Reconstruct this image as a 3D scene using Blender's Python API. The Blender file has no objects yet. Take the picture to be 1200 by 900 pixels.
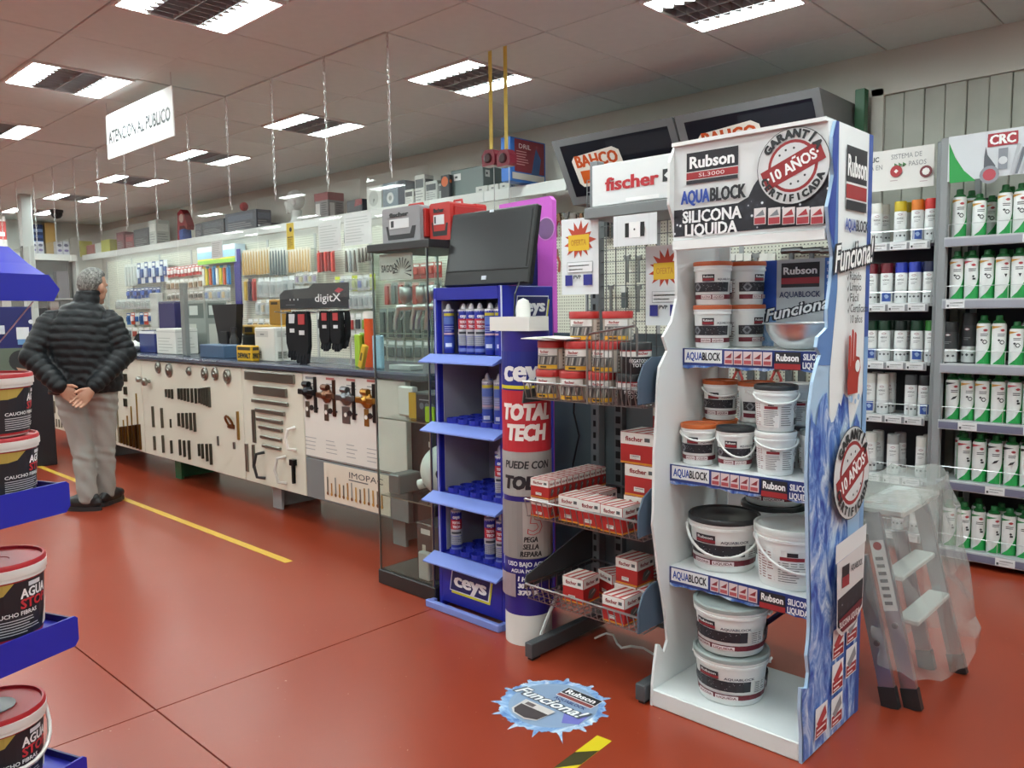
import bpy, bmesh, math, random
from mathutils import Vector, Matrix
random.seed(7)
sc = bpy.context.scene
COL = sc.collection
PI = math.pi

# ---------------------------------------------------------------- camera
EYE = Vector((0, 0, 1.40)); FPX = 939.21
_yaw, _pit, _rol = -0.758665593, -0.0907020509, -0.0131602895
CF = Vector((math.sin(_yaw)*math.cos(_pit), math.cos(_yaw)*math.cos(_pit), math.sin(_pit)))
_r = Vector((math.cos(_yaw), -math.sin(_yaw), 0)); _u = _r.cross(CF)
CR = _r*math.cos(_rol)+_u*math.sin(_rol); CU = -_r*math.sin(_rol)+_u*math.cos(_rol)
cam = bpy.data.objects.new('camera', bpy.data.cameras.new('camera')); COL.objects.link(cam)
cam.data.sensor_width = 36; cam.data.lens = FPX/1200*36; cam.data.clip_start = .05
cam.matrix_world = Matrix(((CR.x, CU.x, -CF.x, EYE.x), (CR.y, CU.y, -CF.y, EYE.y), (CR.z, CU.z, -CF.z, EYE.z), (0, 0, 0, 1)))
sc.camera = cam
# ---------------------------------------------------------------- world and exposure
wd = bpy.data.worlds.new('world'); sc.world = wd; wd.use_nodes = True
wd.node_tree.nodes['Background'].inputs[0].default_value = (.8, .85, .9, 1)
wd.node_tree.nodes['Background'].inputs[1].default_value = .4
sc.view_settings.view_transform = 'Standard'; sc.view_settings.look = 'None'
sc.view_settings.gamma = 1; sc.view_settings.use_curve_mapping = False
sc.view_settings.exposure = 0.08
sc.cycles.transparent_max_bounces = 40; sc.cycles.max_bounces = 10
LAMP_STRENGTH = 42.0      # ceiling tubes
TUBE_STRENGTH = 18.0      # tubes under the fascia behind the counter

# ---------------------------------------------------------------- pixel helpers (direction only; the plane gives the distance)
def ray(px, py): return CR*((px-600)/FPX)-CU*((py-450)/FPX)+CF
def _hit(px, py, ax, c):
    d = ray(px, py); return EYE+d*((c-EYE[ax])/d[ax])
def zp(px, py, z=0.0): return _hit(px, py, 2, z)
def yp(px, py, y): return _hit(px, py, 1, y)
def xp(px, py, x): return _hit(px, py, 0, x)
def project(p):
    v = Vector(p)-EYE; z = v.dot(CF); return (600+FPX*v.dot(CR)/z, 450-FPX*v.dot(CU)/z, z)

# ---------------------------------------------------------------- colours and materials
def lin(h):
    if not isinstance(h, str): return h
    h = h.lstrip('#'); o = []
    if len(h) == 3: h = ''.join(a+a for a in h)
    for i in (0, 2, 4):
        c = int(h[i:i+2], 16)/255; o.append(c/12.92 if c <= .04045 else ((c+.055)/1.055)**2.4)
    return (o[0], o[1], o[2])
MATS = {}
def newmat(name):
    m = bpy.data.materials.new(name); m.use_nodes = True; MATS[name] = m
    nt = m.node_tree; b = nt.nodes['Principled BSDF']; return m, nt, b
def N(nt, t, **k):
    n = nt.nodes.new(t)
    for a, v in k.items():
        if hasattr(n, a): setattr(n, a, v)
    return n
def attr_mat(name, rough, metal=0.0, spec=.5, noise=0.0, bump=0.0, coat=0.0):
    m, nt, b = newmat(name)
    a = N(nt, 'ShaderNodeAttribute'); a.attribute_name = 'Col'
    nt.links.new(a.outputs['Color'], b.inputs['Base Color'])
    b.inputs['Roughness'].default_value = rough; b.inputs['Metallic'].default_value = metal
    b.inputs['Specular IOR Level'].default_value = spec; b.inputs['Coat Weight'].default_value = coat
    if noise or bump:
        tc = N(nt, 'ShaderNodeTexCoord'); n = N(nt, 'ShaderNodeTexNoise'); n.inputs['Scale'].default_value = 35
        nt.links.new(tc.outputs['Object'], n.inputs['Vector'])
        if noise:
            mr = N(nt, 'ShaderNodeMapRange'); mr.inputs['To Min'].default_value = max(0, rough-noise); mr.inputs['To Max'].default_value = rough+noise
            nt.links.new(n.outputs['Fac'], mr.inputs['Value']); nt.links.new(mr.outputs['Result'], b.inputs['Roughness'])
        if bump:
            bp = N(nt, 'ShaderNodeBump'); bp.inputs['Strength'].default_value = bump; bp.inputs['Distance'].default_value = .004
            nt.links.new(n.outputs['Fac'], bp.inputs['Height']); nt.links.new(bp.outputs['Normal'], b.inputs['Normal'])
attr_mat('matt', .6); attr_mat('gloss', .28); attr_mat('metal', .32, metal=1.0, noise=.08)
attr_mat('print', .5); attr_mat('satin', .42); attr_mat('fabric', .85, spec=.25, bump=.35); attr_mat('skin', .55, noise=.05)
attr_mat('shell', .5, spec=.35, bump=.4)
def flat_mat(name, hexc, rough=.6, noise_amt=0.0, scale=3.0, second=None, bump=0.0, metal=0.0):
    m, nt, b = newmat(name); c = lin(hexc)
    b.inputs['Base Color'].default_value = (*c, 1); b.inputs['Roughness'].default_value = rough; b.inputs['Metallic'].default_value = metal
    if second:
        tc = N(nt, 'ShaderNodeTexCoord'); n = N(nt, 'ShaderNodeTexNoise'); n.inputs['Scale'].default_value = scale; n.inputs['Detail'].default_value = 6
        r = N(nt, 'ShaderNodeValToRGB'); r.color_ramp.elements[0].position = .35; r.color_ramp.elements[1].position = .7
        r.color_ramp.elements[0].color = (*c, 1); r.color_ramp.elements[1].color = (*lin(second), 1)
        nt.links.new(tc.outputs['Object'], n.inputs['Vector']); nt.links.new(n.outputs['Fac'], r.inputs['Fac']); nt.links.new(r.outputs['Color'], b.inputs['Base Color'])
        if bump:
            bp = N(nt, 'ShaderNodeBump'); bp.inputs['Strength'].default_value = bump; bp.inputs['Distance'].default_value = .003
            nt.links.new(n.outputs['Fac'], bp.inputs['Height']); nt.links.new(bp.outputs['Normal'], b.inputs['Normal'])
    return m
def emit_mat(name, strength, col=(.93, 1.06, 1.04)):
    m = bpy.data.materials.new(name); m.use_nodes = True; nt = m.node_tree; nt.nodes.clear(); MATS[name] = m
    e = N(nt, 'ShaderNodeEmission'); e.inputs[0].default_value = (*col, 1); e.inputs[1].default_value = strength
    o = N(nt, 'ShaderNodeOutputMaterial'); nt.links.new(e.outputs[0], o.inputs[0])
def glass_mat(name, tint, refl=1.0, rough=.02, body=0.0, bodycol=(1, 1, 1), bump=0.0):
    m = bpy.data.materials.new(name); m.use_nodes = True; nt = m.node_tree; nt.nodes.clear(); MATS[name] = m
    t = N(nt, 'ShaderNodeBsdfTransparent'); t.inputs[0].default_value = (*tint, 1)
    g = N(nt, 'ShaderNodeBsdfGlossy'); g.inputs['Roughness'].default_value = rough
    f = N(nt, 'ShaderNodeLayerWeight'); f.inputs['Blend'].default_value = .5
    pw = N(nt, 'ShaderNodeMath', operation='POWER'); pw.inputs[1].default_value = 5; nt.links.new(f.outputs['Facing'], pw.inputs[0])
    mu = N(nt, 'ShaderNodeMath', operation='MULTIPLY_ADD'); mu.inputs[1].default_value = .8*refl; mu.inputs[2].default_value = .03*refl
    nt.links.new(pw.outputs[0], mu.inputs[0])
    x = N(nt, 'ShaderNodeMixShader'); nt.links.new(mu.outputs[0], x.inputs[0])
    last = t
    if body:
        d = N(nt, 'ShaderNodeBsdfDiffuse'); d.inputs[0].default_value = (*bodycol, 1)
        y = N(nt, 'ShaderNodeMixShader'); y.inputs[0].default_value = body; nt.links.new(t.outputs[0], y.inputs[1]); nt.links.new(d.outputs[0], y.inputs[2]); last = y
    nt.links.new(last.outputs[0], x.inputs[1]); nt.links.new(g.outputs[0], x.inputs[2])
    if bump:
        tc = N(nt, 'ShaderNodeTexCoord'); n = N(nt, 'ShaderNodeTexNoise'); n.inputs['Scale'].default_value = 9; n.inputs['Detail'].default_value = 4
        mp = N(nt, 'ShaderNodeMapping'); mp.inputs['Scale'].default_value = (1, 1, .35)
        nt.links.new(tc.outputs['Object'], mp.inputs['Vector']); nt.links.new(mp.outputs[0], n.inputs['Vector'])
        bp = N(nt, 'ShaderNodeBump'); bp.inputs['Strength'].default_value = bump; bp.inputs['Distance'].default_value = .03
        nt.links.new(n.outputs['Fac'], bp.inputs['Height']); nt.links.new(bp.outputs[0], g.inputs['Normal']); nt.links.new(bp.outputs[0], f.inputs['Normal'])
    o = N(nt, 'ShaderNodeOutputMaterial'); nt.links.new(x.outputs[0], o.inputs[0])
emit_mat('lamp', LAMP_STRENGTH); emit_mat('tube', TUBE_STRENGTH)
glass_mat('glass', (.93, .965, .95), 1.0); glass_mat('acrylic', (.97, .975, .97), .75, body=.02, bodycol=(.8, .82, .82))
glass_mat('film', (.95, .96, .95), .9, rough=.12, body=.24, bodycol=(.8, .83, .81), bump=.8)
glass_mat('blister', (.95, .96, .96), 1.2, rough=.15, body=.3, bodycol=(.75, .78, .78))
def pattern_mat(name, kind, c1, c2, c3=None, scale=8.0, rough=.5, stretch=(1, 1, 1), p=(.4, .5, .62)):
    m, nt, b = newmat(name); b.inputs['Roughness'].default_value = rough
    tc = N(nt, 'ShaderNodeTexCoord'); mp = N(nt, 'ShaderNodeMapping'); mp.inputs['Scale'].default_value = stretch
    nt.links.new(tc.outputs['Object'], mp.inputs['Vector'])
    r = N(nt, 'ShaderNodeValToRGB'); cr = r.color_ramp
    cr.elements[0].color = (*lin(c1), 1); cr.elements[0].position = p[0]; cr.elements[1].color = (*lin(c2), 1); cr.elements[1].position = p[1]
    if c3: e = cr.elements.new(p[2]); e.color = (*lin(c3), 1)
    if kind == 'noise':
        t = N(nt, 'ShaderNodeTexNoise'); t.inputs['Scale'].default_value = scale; t.inputs['Detail'].default_value = 8; t.inputs['Roughness'].default_value = .65; t.inputs['Distortion'].default_value = 1.2
        nt.links.new(mp.outputs[0], t.inputs['Vector']); nt.links.new(t.outputs['Fac'], r.inputs['Fac'])
    else:
        t = N(nt, 'ShaderNodeTexVoronoi'); t.inputs['Scale'].default_value = scale
        nt.links.new(mp.outputs[0], t.inputs['Vector']); nt.links.new(t.outputs['Distance'], r.inputs['Fac'])
    nt.links.new(r.outputs['Color'], b.inputs['Base Color'])
pattern_mat('water', 'noise', '#22409f', '#5f86cc', '#d5e4f4', scale=16, stretch=(1, 1, .45), p=(.36, .49, .66))
pattern_mat('waterflat', 'noise', '#4a76bd', '#8fb4da', '#e4eef6', scale=11, p=(.34, .5, .66))
pattern_mat('hair', 'noise', '#3b3a38', '#6f6e6a', '#a3a29d', scale=85, rough=.8, p=(.38, .5, .64))
pattern_mat('drops', 'voronoi', '#e8eaee', '#30313c', '#23242c', scale=34, p=(.1, .17, .5))
def pegboard_mat(name, base, hole, pitch=.025):
    m, nt, b = newmat(name); b.inputs['Roughness'].default_value = .55
    tc = N(nt, 'ShaderNodeTexCoord'); s = N(nt, 'ShaderNodeSeparateXYZ'); nt.links.new(tc.outputs['Object'], s.inputs[0])
    def cell(out):
        d = N(nt, 'ShaderNodeMath', operation='DIVIDE'); d.inputs[1].default_value = pitch; nt.links.new(out, d.inputs[0])
        f = N(nt, 'ShaderNodeMath', operation='FRACT'); nt.links.new(d.outputs[0], f.inputs[0])
        q = N(nt, 'ShaderNodeMath', operation='SUBTRACT'); q.inputs[1].default_value = .5; nt.links.new(f.outputs[0], q.inputs[0])
        w = N(nt, 'ShaderNodeMath', operation='POWER'); w.inputs[1].default_value = 2; nt.links.new(q.outputs[0], w.inputs[0]); return w
    a, c = cell(s.outputs['X']), cell(s.outputs['Z'])
    ad = N(nt, 'ShaderNodeMath', operation='ADD'); nt.links.new(a.outputs[0], ad.inputs[0]); nt.links.new(c.outputs[0], ad.inputs[1])
    lt = N(nt, 'ShaderNodeMath', operation='LESS_THAN'); lt.inputs[1].default_value = .035; nt.links.new(ad.outputs[0], lt.inputs[0])
    mx = N(nt, 'ShaderNodeMixRGB'); mx.inputs[1].default_value = (*lin(base), 1); mx.inputs[2].default_value = (*lin(hole), 1)
    nt.links.new(lt.outputs[0], mx.inputs[0]); nt.links.new(mx.outputs[0], b.inputs['Base Color'])
pegboard_mat('pegboard', '#d6d7c8', '#4d4c45')

# ---------------------------------------------------------------- text outlines
_TX = {}
def text_shape(s, bold=0.0, shear=0.0):
    k = (s, bold, shear)
    if k in _TX: return _TX[k]
    cu = bpy.data.curves.new('t', 'FONT'); cu.body = s; cu.resolution_u = 2; cu.offset = bold; cu.shear = shear
    ob = bpy.data.objects.new('t', cu); COL.objects.link(ob)
    dg = bpy.context.evaluated_depsgraph_get(); me = ob.evaluated_get(dg).to_mesh()
    vs = [(v.co.x, v.co.y) for v in me.vertices]; fs = [tuple(p.vertices) for p in me.polygons]
    ob.evaluated_get(dg).to_mesh_clear(); bpy.data.objects.remove(ob); bpy.data.curves.remove(cu)
    _TX[k] = (vs, fs); return vs, fs
CAP = max(v[1] for v in text_shape('H')[0])

# ---------------------------------------------------------------- mesh builder
class MB:
    def __init__(s, mat='matt', col='#ffffff'):
        s.v = []; s.f = []; s.fc = []; s.fm = []; s.mats = []; s.T = None; s.c(col); s.m(mat)
    def c(s, col): s.col = lin(col); return s
    def m(s, mat):
        if mat not in s.mats: s.mats.append(mat)
        s.mi = s.mats.index(mat); return s
    def add(s, vs, fs):
        b = len(s.v)
        s.v += [tuple(s.T @ Vector(p)) for p in vs] if s.T is not None else [tuple(p) for p in vs]
        for f in fs: s.f.append(tuple(i+b for i in f)); s.fc.append(s.col); s.fm.append(s.mi)
        return s
    def box(s, x0, x1, y0, y1, z0, z1):
        return s.add([(x0, y0, z0), (x1, y0, z0), (x1, y1, z0), (x0, y1, z0), (x0, y0, z1), (x1, y0, z1), (x1, y1, z1), (x0, y1, z1)],
                     [(0, 3, 2, 1), (4, 5, 6, 7), (0, 1, 5, 4), (1, 2, 6, 5), (2, 3, 7, 6), (3, 0, 4, 7)])
    def bbox(s, x0, x1, y0, y1, z0, z1, b=.005):
        X, Y, Z = (x0, x1), (y0, y1), (z0, z1); vs = []; idx = {}
        for i in (0, 1):
            for j in (0, 1):
                for k in (0, 1):
                    sx, sy, sz = 1-2*i, 1-2*j, 1-2*k
                    for a in range(3):
                        idx[i, j, k, a] = len(vs)
                        vs.append((X[i]+(0 if a == 0 else sx*b), Y[j]+(0 if a == 1 else sy*b), Z[k]+(0 if a == 2 else sz*b)))
        fs = []
        q = ((0, 0), (1, 0), (1, 1), (0, 1))
        for i in (0, 1):
            fs += [tuple(idx[i, j, k, 0] for j, k in q), tuple(idx[j, i, k, 1] for j, k in q), tuple(idx[j, k, i, 2] for j, k in q)]
        for i in (0, 1):
            for j in (0, 1):
                fs += [(idx[i, j, 0, 0], idx[i, j, 0, 1], idx[i, j, 1, 1], idx[i, j, 1, 0]), (idx[i, 0, j, 0], idx[i, 0, j, 2], idx[i, 1, j, 2], idx[i, 1, j, 0]),
                       (idx[0, i, j, 1], idx[0, i, j, 2], idx[1, i, j, 2], idx[1, i, j, 1])]
                for k in (0, 1): fs.append((idx[i, j, k, 0], idx[i, j, k, 1], idx[i, j, k, 2]))
        return s.add(vs, fs)
    def cyl(s, p0, p1, r0, r1=None, n=12, caps=True):
        p0, p1 = Vector(p0), Vector(p1); r1 = r0 if r1 is None else r1; d = (p1-p0).normalized()
        a = d.orthogonal().normalized(); b = d.cross(a); vs = []
        for p, r in ((p0, r0), (p1, r1)):
            vs += [p+(a*math.cos(2*PI*i/n)+b*math.sin(2*PI*i/n))*r for i in range(n)]
        fs = [(i, (i+1) % n, n+(i+1) % n, n+i) for i in range(n)]
        if caps: fs += [tuple(range(n-1, -1, -1)), tuple(range(n, 2*n))]
        return s.add(vs, fs)
    def tube(s, pts, r, n=6, closed=False):
        pts = [Vector(p) for p in pts]; m = len(pts); vs = []; a = None
        for i, p in enumerate(pts):
            if closed: d = pts[(i+1) % m]-pts[i-1]
            else: d = pts[min(i+1, m-1)]-pts[max(i-1, 0)]
            d.normalize()
            a = d.orthogonal().normalized() if a is None else (a-d*a.dot(d)).normalized()
            b = d.cross(a); rr = r[i] if isinstance(r, (list, tuple)) else r
            vs += [p+(a*math.cos(2*PI*k/n)+b*math.sin(2*PI*k/n))*rr for k in range(n)]
        fs = []
        for i in range(m if closed else m-1):
            j = (i+1) % m
            fs += [(i*n+k, i*n+(k+1) % n, j*n+(k+1) % n, j*n+k) for k in range(n)]
        if not closed: fs += [tuple(range(n-1, -1, -1)), tuple((m-1)*n+k for k in range(n))]
        return s.add(vs, fs)
    def lathe(s, prof, n=20, center=(0, 0, 0), axis='z', cols=None):
        cx, cy, cz = center; vs = []
        for r, z in prof:
            for i in range(n):
                a = 2*PI*i/n; x, y = r*math.cos(a), r*math.sin(a)
                vs.append((cx+x, cy+y, cz+z) if axis == 'z' else ((cx+x, cy-z, cz+y) if axis == 'y' else (cx+z, cy+x, cz+y)))
        k = len(prof); b = len(s.v); s.add(vs, [])
        for j in range(k-1):
            if cols: s.c(cols[j])
            for i in range(n): s.f.append((b+j*n+i, b+j*n+(i+1) % n, b+(j+1)*n+(i+1) % n, b+(j+1)*n+i)); s.fc.append(s.col); s.fm.append(s.mi)
        if prof[0][0] > 1e-5: s.f.append(tuple(b+i for i in range(n-1, -1, -1))); s.fc.append(lin(cols[0]) if cols else s.col); s.fm.append(s.mi)
        if prof[-1][0] > 1e-5: s.f.append(tuple(b+(k-1)*n+i for i in range(n))); s.fc.append(s.col); s.fm.append(s.mi)
        return s
    def ell(s, c, rx, ry, rz, n=14, m=9):
        return s.add(*ell_data(c, rx, ry, rz, n, m))
    def face(s, pts): return s.add(pts, [tuple(range(len(pts)))])
    def prism(s, pts, fn, d0, d1):
        """extrude a 2-D outline: fn(u, v, d) -> 3-D"""
        n = len(pts); vs = [fn(u, v, d0) for u, v in pts]+[fn(u, v, d1) for u, v in pts]
        return s.add(vs, [tuple(range(n-1, -1, -1)), tuple(range(n, 2*n))]+[(i, (i+1) % n, n+(i+1) % n, n+i) for i in range(n)])
    def build(s, name, parent=None, smooth=0, loc=None, rz=None):
        me = bpy.data.meshes.new(name); me.from_pydata(s.v, [], s.f)
        for n in s.mats: me.materials.append(MATS[n])
        me.polygons.foreach_set('material_index', s.fm)
        at = me.attributes.new('Col', 'FLOAT_COLOR', 'FACE')
        flat = []
        for c in s.fc: flat += (c[0], c[1], c[2], 1.0)
        at.data.foreach_set('color', flat)
        if smooth:
            me.polygons.foreach_set('use_smooth', [True]*len(s.f)); me.update(); me.set_sharp_from_angle(angle=math.radians(smooth))
        me.update()
        o = bpy.data.objects.new(name, me); COL.objects.link(o)
        if parent is not None: o.parent = parent
        if loc is not None: o.location = loc
        if rz is not None: o.rotation_euler = (0, 0, rz)
        return o
def ell_data(c, rx, ry, rz, n=14, m=9):
    vs = [(c[0], c[1], c[2]-rz)]
    for j in range(1, m):
        t = -PI/2+PI*j/m
        vs += [(c[0]+rx*math.cos(t)*math.cos(2*PI*i/n), c[1]+ry*math.cos(t)*math.sin(2*PI*i/n), c[2]+rz*math.sin(t)) for i in range(n)]
    vs.append((c[0], c[1], c[2]+rz)); L = len(vs)-1
    fs = [(0, 1+(i+1) % n, 1+i) for i in range(n)]
    for j in range(m-2): fs += [(1+j*n+i, 1+j*n+(i+1) % n, 1+(j+1)*n+(i+1) % n, 1+(j+1)*n+i) for i in range(n)]
    fs += [(1+(m-2)*n+i, 1+(m-2)*n+(i+1) % n, L) for i in range(n)]
    return vs, fs

class Pr:
    """flat print laid on a surface; fn(u, v, off) maps print metres to the surface"""
    def __init__(s, mb, fn, step=None, gap=.0005): s.mb = mb; s.fn = fn; s.step = step; s.k = 1; s.gap = gap
    def _o(s): s.k += 1; return s.k*s.gap
    def rect(s, u0, v0, u1, v1, col, mat=None):
        o = s._o(); s.mb.c(col)
        if mat: s.mb.m(mat)
        n = max(1, math.ceil(abs(u1-u0)/s.step)) if s.step else 1
        vs = []
        for i in range(n+1):
            u = u0+(u1-u0)*i/n; vs += [s.fn(u, v0, o), s.fn(u, v1, o)]
        s.mb.add(vs, [(2*i, 2*i+2, 2*i+3, 2*i+1) for i in range(n)])
        if mat: s.mb.m('print')
        return s
    def poly(s, pts, col, mat=None):
        o = s._o(); s.mb.c(col)
        if mat: s.mb.m(mat)
        if s.step:   # strips so that the outline follows a curved surface
            us = [p[0] for p in pts]; a, b = min(us), max(us); n = max(2, math.ceil((b-a)/s.step))
            def cut(u):
                ys = []
                for (x0, y0), (x1, y1) in zip(pts, pts[1:]+pts[:1]):
                    if (x0 <= u <= x1 or x1 <= u <= x0) and abs(x1-x0) > 1e-9: ys.append(y0+(y1-y0)*(u-x0)/(x1-x0))
                return (min(ys), max(ys)) if ys else (0, 0)
            e = (b-a)*1e-4; q = [(u, *cut(u)) for u in [a+e+(b-a-2*e)*i/n for i in range(n+1)]]
            vs = []
            for u, l, h in q: vs += [s.fn(u, l, o), s.fn(u, h, o)]
            s.mb.add(vs, [(2*i, 2*i+2, 2*i+3, 2*i+1) for i in range(n)])
        else: s.mb.face([s.fn(u, v, o) for u, v in pts])
        if mat: s.mb.m('print')
        return s
    def circ(s, u, v, r, col, n=20, ry=None): return s.poly([(u+r*math.cos(2*PI*i/n+.01), v+(ry or r)*math.sin(2*PI*i/n+.01)) for i in range(n)], col)
    def text(s, t, u, v, h, col, w=None, bold=0.0, shear=0.0, rot=0.0, align='c'):
        ex = max(0.0, bold-.02)*1.7; vs, fs = text_shape(t, min(bold, .02), shear)
        if not vs: return s
        x0 = min(p[0] for p in vs); x1 = max(p[0] for p in vs); k = h/CAP; kx = k if w is None else w/max(x1-x0, 1e-6)
        if s.step:      # split long triangles so that letters follow the curve
            lim = s.step*.9/kx; vs = list(vs); work = [tuple(f) for f in fs]; fs = []
            while work:
                f = work.pop()
                if len(f) > 3: work += [(f[0], f[i], f[i+1]) for i in range(1, len(f)-1)]; continue
                e = max(range(3), key=lambda i: abs(vs[f[i]][0]-vs[f[(i+1) % 3]][0])); p, q = vs[f[e]], vs[f[(e+1) % 3]]
                if abs(p[0]-q[0]) <= lim: fs.append(f); continue
                vs.append(((p[0]+q[0])/2, (p[1]+q[1])/2)); m = len(vs)-1; work += [(f[e], m, f[(e+2) % 3]), (m, f[(e+1) % 3], f[(e+2) % 3])]
        o = s._o(); s.mb.c(col); ca, sa = math.cos(rot), math.sin(rot)
        xm = (x0+x1)/2 if align == 'c' else (x0 if align == 'l' else x1)
        for dx, dy in ([(0, 0)] if ex == 0 else [(-ex, 0), (ex, 0)] if ex < .045 else [(-ex, -ex*.6), (ex, -ex*.6), (-ex, ex*.6), (ex, ex*.6), (0, 0)]):
            out = []
            for x, y in vs:
                a, b = (x-xm+dx)*kx, (y-CAP/2+dy)*k
                out.append(s.fn(u+a*ca-b*sa, v+a*sa+b*ca, o))
            s.mb.add(out, fs); o += s.gap*.18
        return s
    def fine(s, u0, v0, u1, v1, col, n=4, fill=.45, seed=1):
        """rows of unreadably small print"""
        rd = random.Random(seed); dv = (v1-v0)/n
        for i in range(n): s.k -= 1; s.rect(u0, v0+dv*(i+.25), u0+(u1-u0)*rd.uniform(.6, 1), v0+dv*(i+.25+fill), col)
        s.k += 1; return s
def plane_map(o, ux, uy):
    o, ux, uy = Vector(o), Vector(ux).normalized(), Vector(uy).normalized(); n = ux.cross(uy)
    return lambda u, v, d: o+ux*u+uy*v+n*d
def front_map(x, y, z): return plane_map((x, y, z), (1, 0, 0), (0, 0, 1))      # faces -Y
def side_map(x, y, z): return plane_map((x, y, z), (0, 1, 0), (0, 0, 1))       # faces +X
def top_map(x, y, z): return plane_map((x, y, z), (1, 0, 0), (0, 1, 0))
def cyl_map(r, z0=0.0, th=-PI/2, cone=0.0, cx=0.0, cy=0.0):
    def f(u, v, d):
        rr = r+cone*v+d; a = th+u/r; return Vector((cx+rr*math.cos(a), cy+rr*math.sin(a), z0+v))
    return f

# ---------------------------------------------------------------- things
LABELS = {}
def tag(o, label, cat, group=None):
    o['label'] = label; o['category'] = cat
    if group: o['group'] = group
    return o
def thing(name, label, cat, loc=(0, 0, 0), rz=0.0, group=None):
    o = bpy.data.objects.new(name, None); COL.objects.link(o); o.empty_display_size = .05
    o.location = loc; o.rotation_euler = (0, 0, rz); return tag(o, label, cat, group)
def struct(o): o['kind'] = 'structure'; return o
def copy_tree(o, parent=None):
    c = o.copy(); COL.objects.link(c)
    if parent is not None: c.parent = parent
    for ch in KIDS.get(o.name, ()): copy_tree(ch, c)
    return c
KIDS = {}
class Proto:
    """a thing built once and copied with its parts"""
    def __init__(s, root):
        s.root = root; s.used = False
        for o in list(root.children_recursive): KIDS.setdefault(o.parent.name, []).append(o)
    def put(s, label, cat, loc, rz=0.0, group=None, tilt=None, scale=None):
        o = s.root if not s.used else copy_tree(s.root)
        s.used = True; o.location = loc; o.rotation_euler = (tilt[0], tilt[1], rz) if tilt else (0, 0, rz)
        o.scale = scale or (1, 1, 1)
        for k in ('group',):
            if k in o.keys(): del o[k]
        return tag(o, label, cat, group)
ORD = ['first', 'second', 'third', 'fourth', 'fifth', 'sixth', 'seventh', 'eighth', 'ninth', 'tenth', 'eleventh', 'twelfth', 'thirteenth', 'fourteenth', 'fifteenth', 'sixteenth', 'seventeenth', 'eighteenth', 'nineteenth', 'twentieth']
# ================================================================ the room
m, nt, b = newmat('floor_paint')
tc = N(nt, 'ShaderNodeTexCoord'); n1 = N(nt, 'ShaderNodeTexNoise'); n1.inputs['Scale'].default_value = 1.3; n1.inputs['Detail'].default_value = 2
r1 = N(nt, 'ShaderNodeValToRGB'); r1.color_ramp.elements[0].color = (*lin('#90361f'), 1); r1.color_ramp.elements[1].color = (*lin('#963c25'), 1)
nt.links.new(tc.outputs['Object'], n1.inputs['Vector']); nt.links.new(n1.outputs['Fac'], r1.inputs['Fac'])
n2 = N(nt, 'ShaderNodeTexNoise'); n2.inputs['Scale'].default_value = 60; n2.inputs['Detail'].default_value = 3
r2 = N(nt, 'ShaderNodeValToRGB'); r2.color_ramp.elements[0].position = .735; r2.color_ramp.elements[1].position = .76; r2.color_ramp.elements[0].color = (0, 0, 0, 1)
nt.links.new(tc.outputs['Object'], n2.inputs['Vector']); nt.links.new(n2.outputs['Fac'], r2.inputs['Fac'])
mx = N(nt, 'ShaderNodeMixRGB'); mx.inputs[2].default_value = (*lin('#c39a86'), 1)
nt.links.new(r2.outputs['Color'], mx.inputs[0]); nt.links.new(r1.outputs['Color'], mx.inputs[1]); nt.links.new(mx.outputs[0], b.inputs['Base Color'])
n3 = N(nt, 'ShaderNodeTexNoise'); n3.inputs['Scale'].default_value = 2.2; n3.inputs['Detail'].default_value = 1
mr = N(nt, 'ShaderNodeMapRange'); mr.inputs['To Min'].default_value = .27; mr.inputs['To Max'].default_value = .33
nt.links.new(tc.outputs['Object'], n3.inputs['Vector']); nt.links.new(n3.outputs['Fac'], mr.inputs['Value']); nt.links.new(mr.outputs['Result'], b.inputs['Roughness'])
b.inputs['Specular IOR Level'].default_value = .6
flat_mat('joint', '#3a1c14', .8); flat_mat('ceiling_tile', '#d5e2df', .85, second='#d9e5e2', scale=14, bump=.15)
flat_mat('ceiling_grid', '#5a5350', .8); flat_mat('wall_paint', '#cbcac2', .8, second='#d0cfc7', scale=2)
flat_mat('wall_clad', '#b4b6ac', .6, second='#abada3', scale=5); flat_mat('white_wall', '#cfcfca', .8)
XL, XR, YF, YB, ZC = -14.6, 3.2, -4.2, 5.25, 2.95
JX, JY = -2.82, 1.107
f = MB('joint').box(XL, XR, YF, YB, -.12, -.012).build('floor'); struct(f)
for (x0, x1) in ((XL, JX-.003), (JX+.003, XR)):
    for (y0, y1) in ((YF, JY-.003), (JY+.003, YB)):
        MB('floor_paint').box(x0, x1, y0, y1, -.012, 0).build('floor_slab', f)
TS = .622
SX = [-3.66+TS*k for k in range(-18, 12)]; SY = [1.645+TS*k for k in range(-10, 6)]
FIX = [(-3.66-TS+TS*3*k, y) for k in range(-5, 4) for y in (1.645-6*TS, 1.645-3*TS, 1.645, 1.645+3*TS)]
def is_fix(x, y): return any(abs(x-a) < .05 and abs(y-c) < .05 for a, c in FIX)
ce = MB('ceiling_grid').box(XL, XR, YF, YB+.05, ZC+.03, ZC+.1).build('ceiling'); struct(ce)
g = .004
tmesh = None; rest = MB('ceiling_tile')
loose = {(-4.282, 2.267), (-4.904, 2.267), (-5.526, 2.267), (-8.014, 2.267)}
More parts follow.
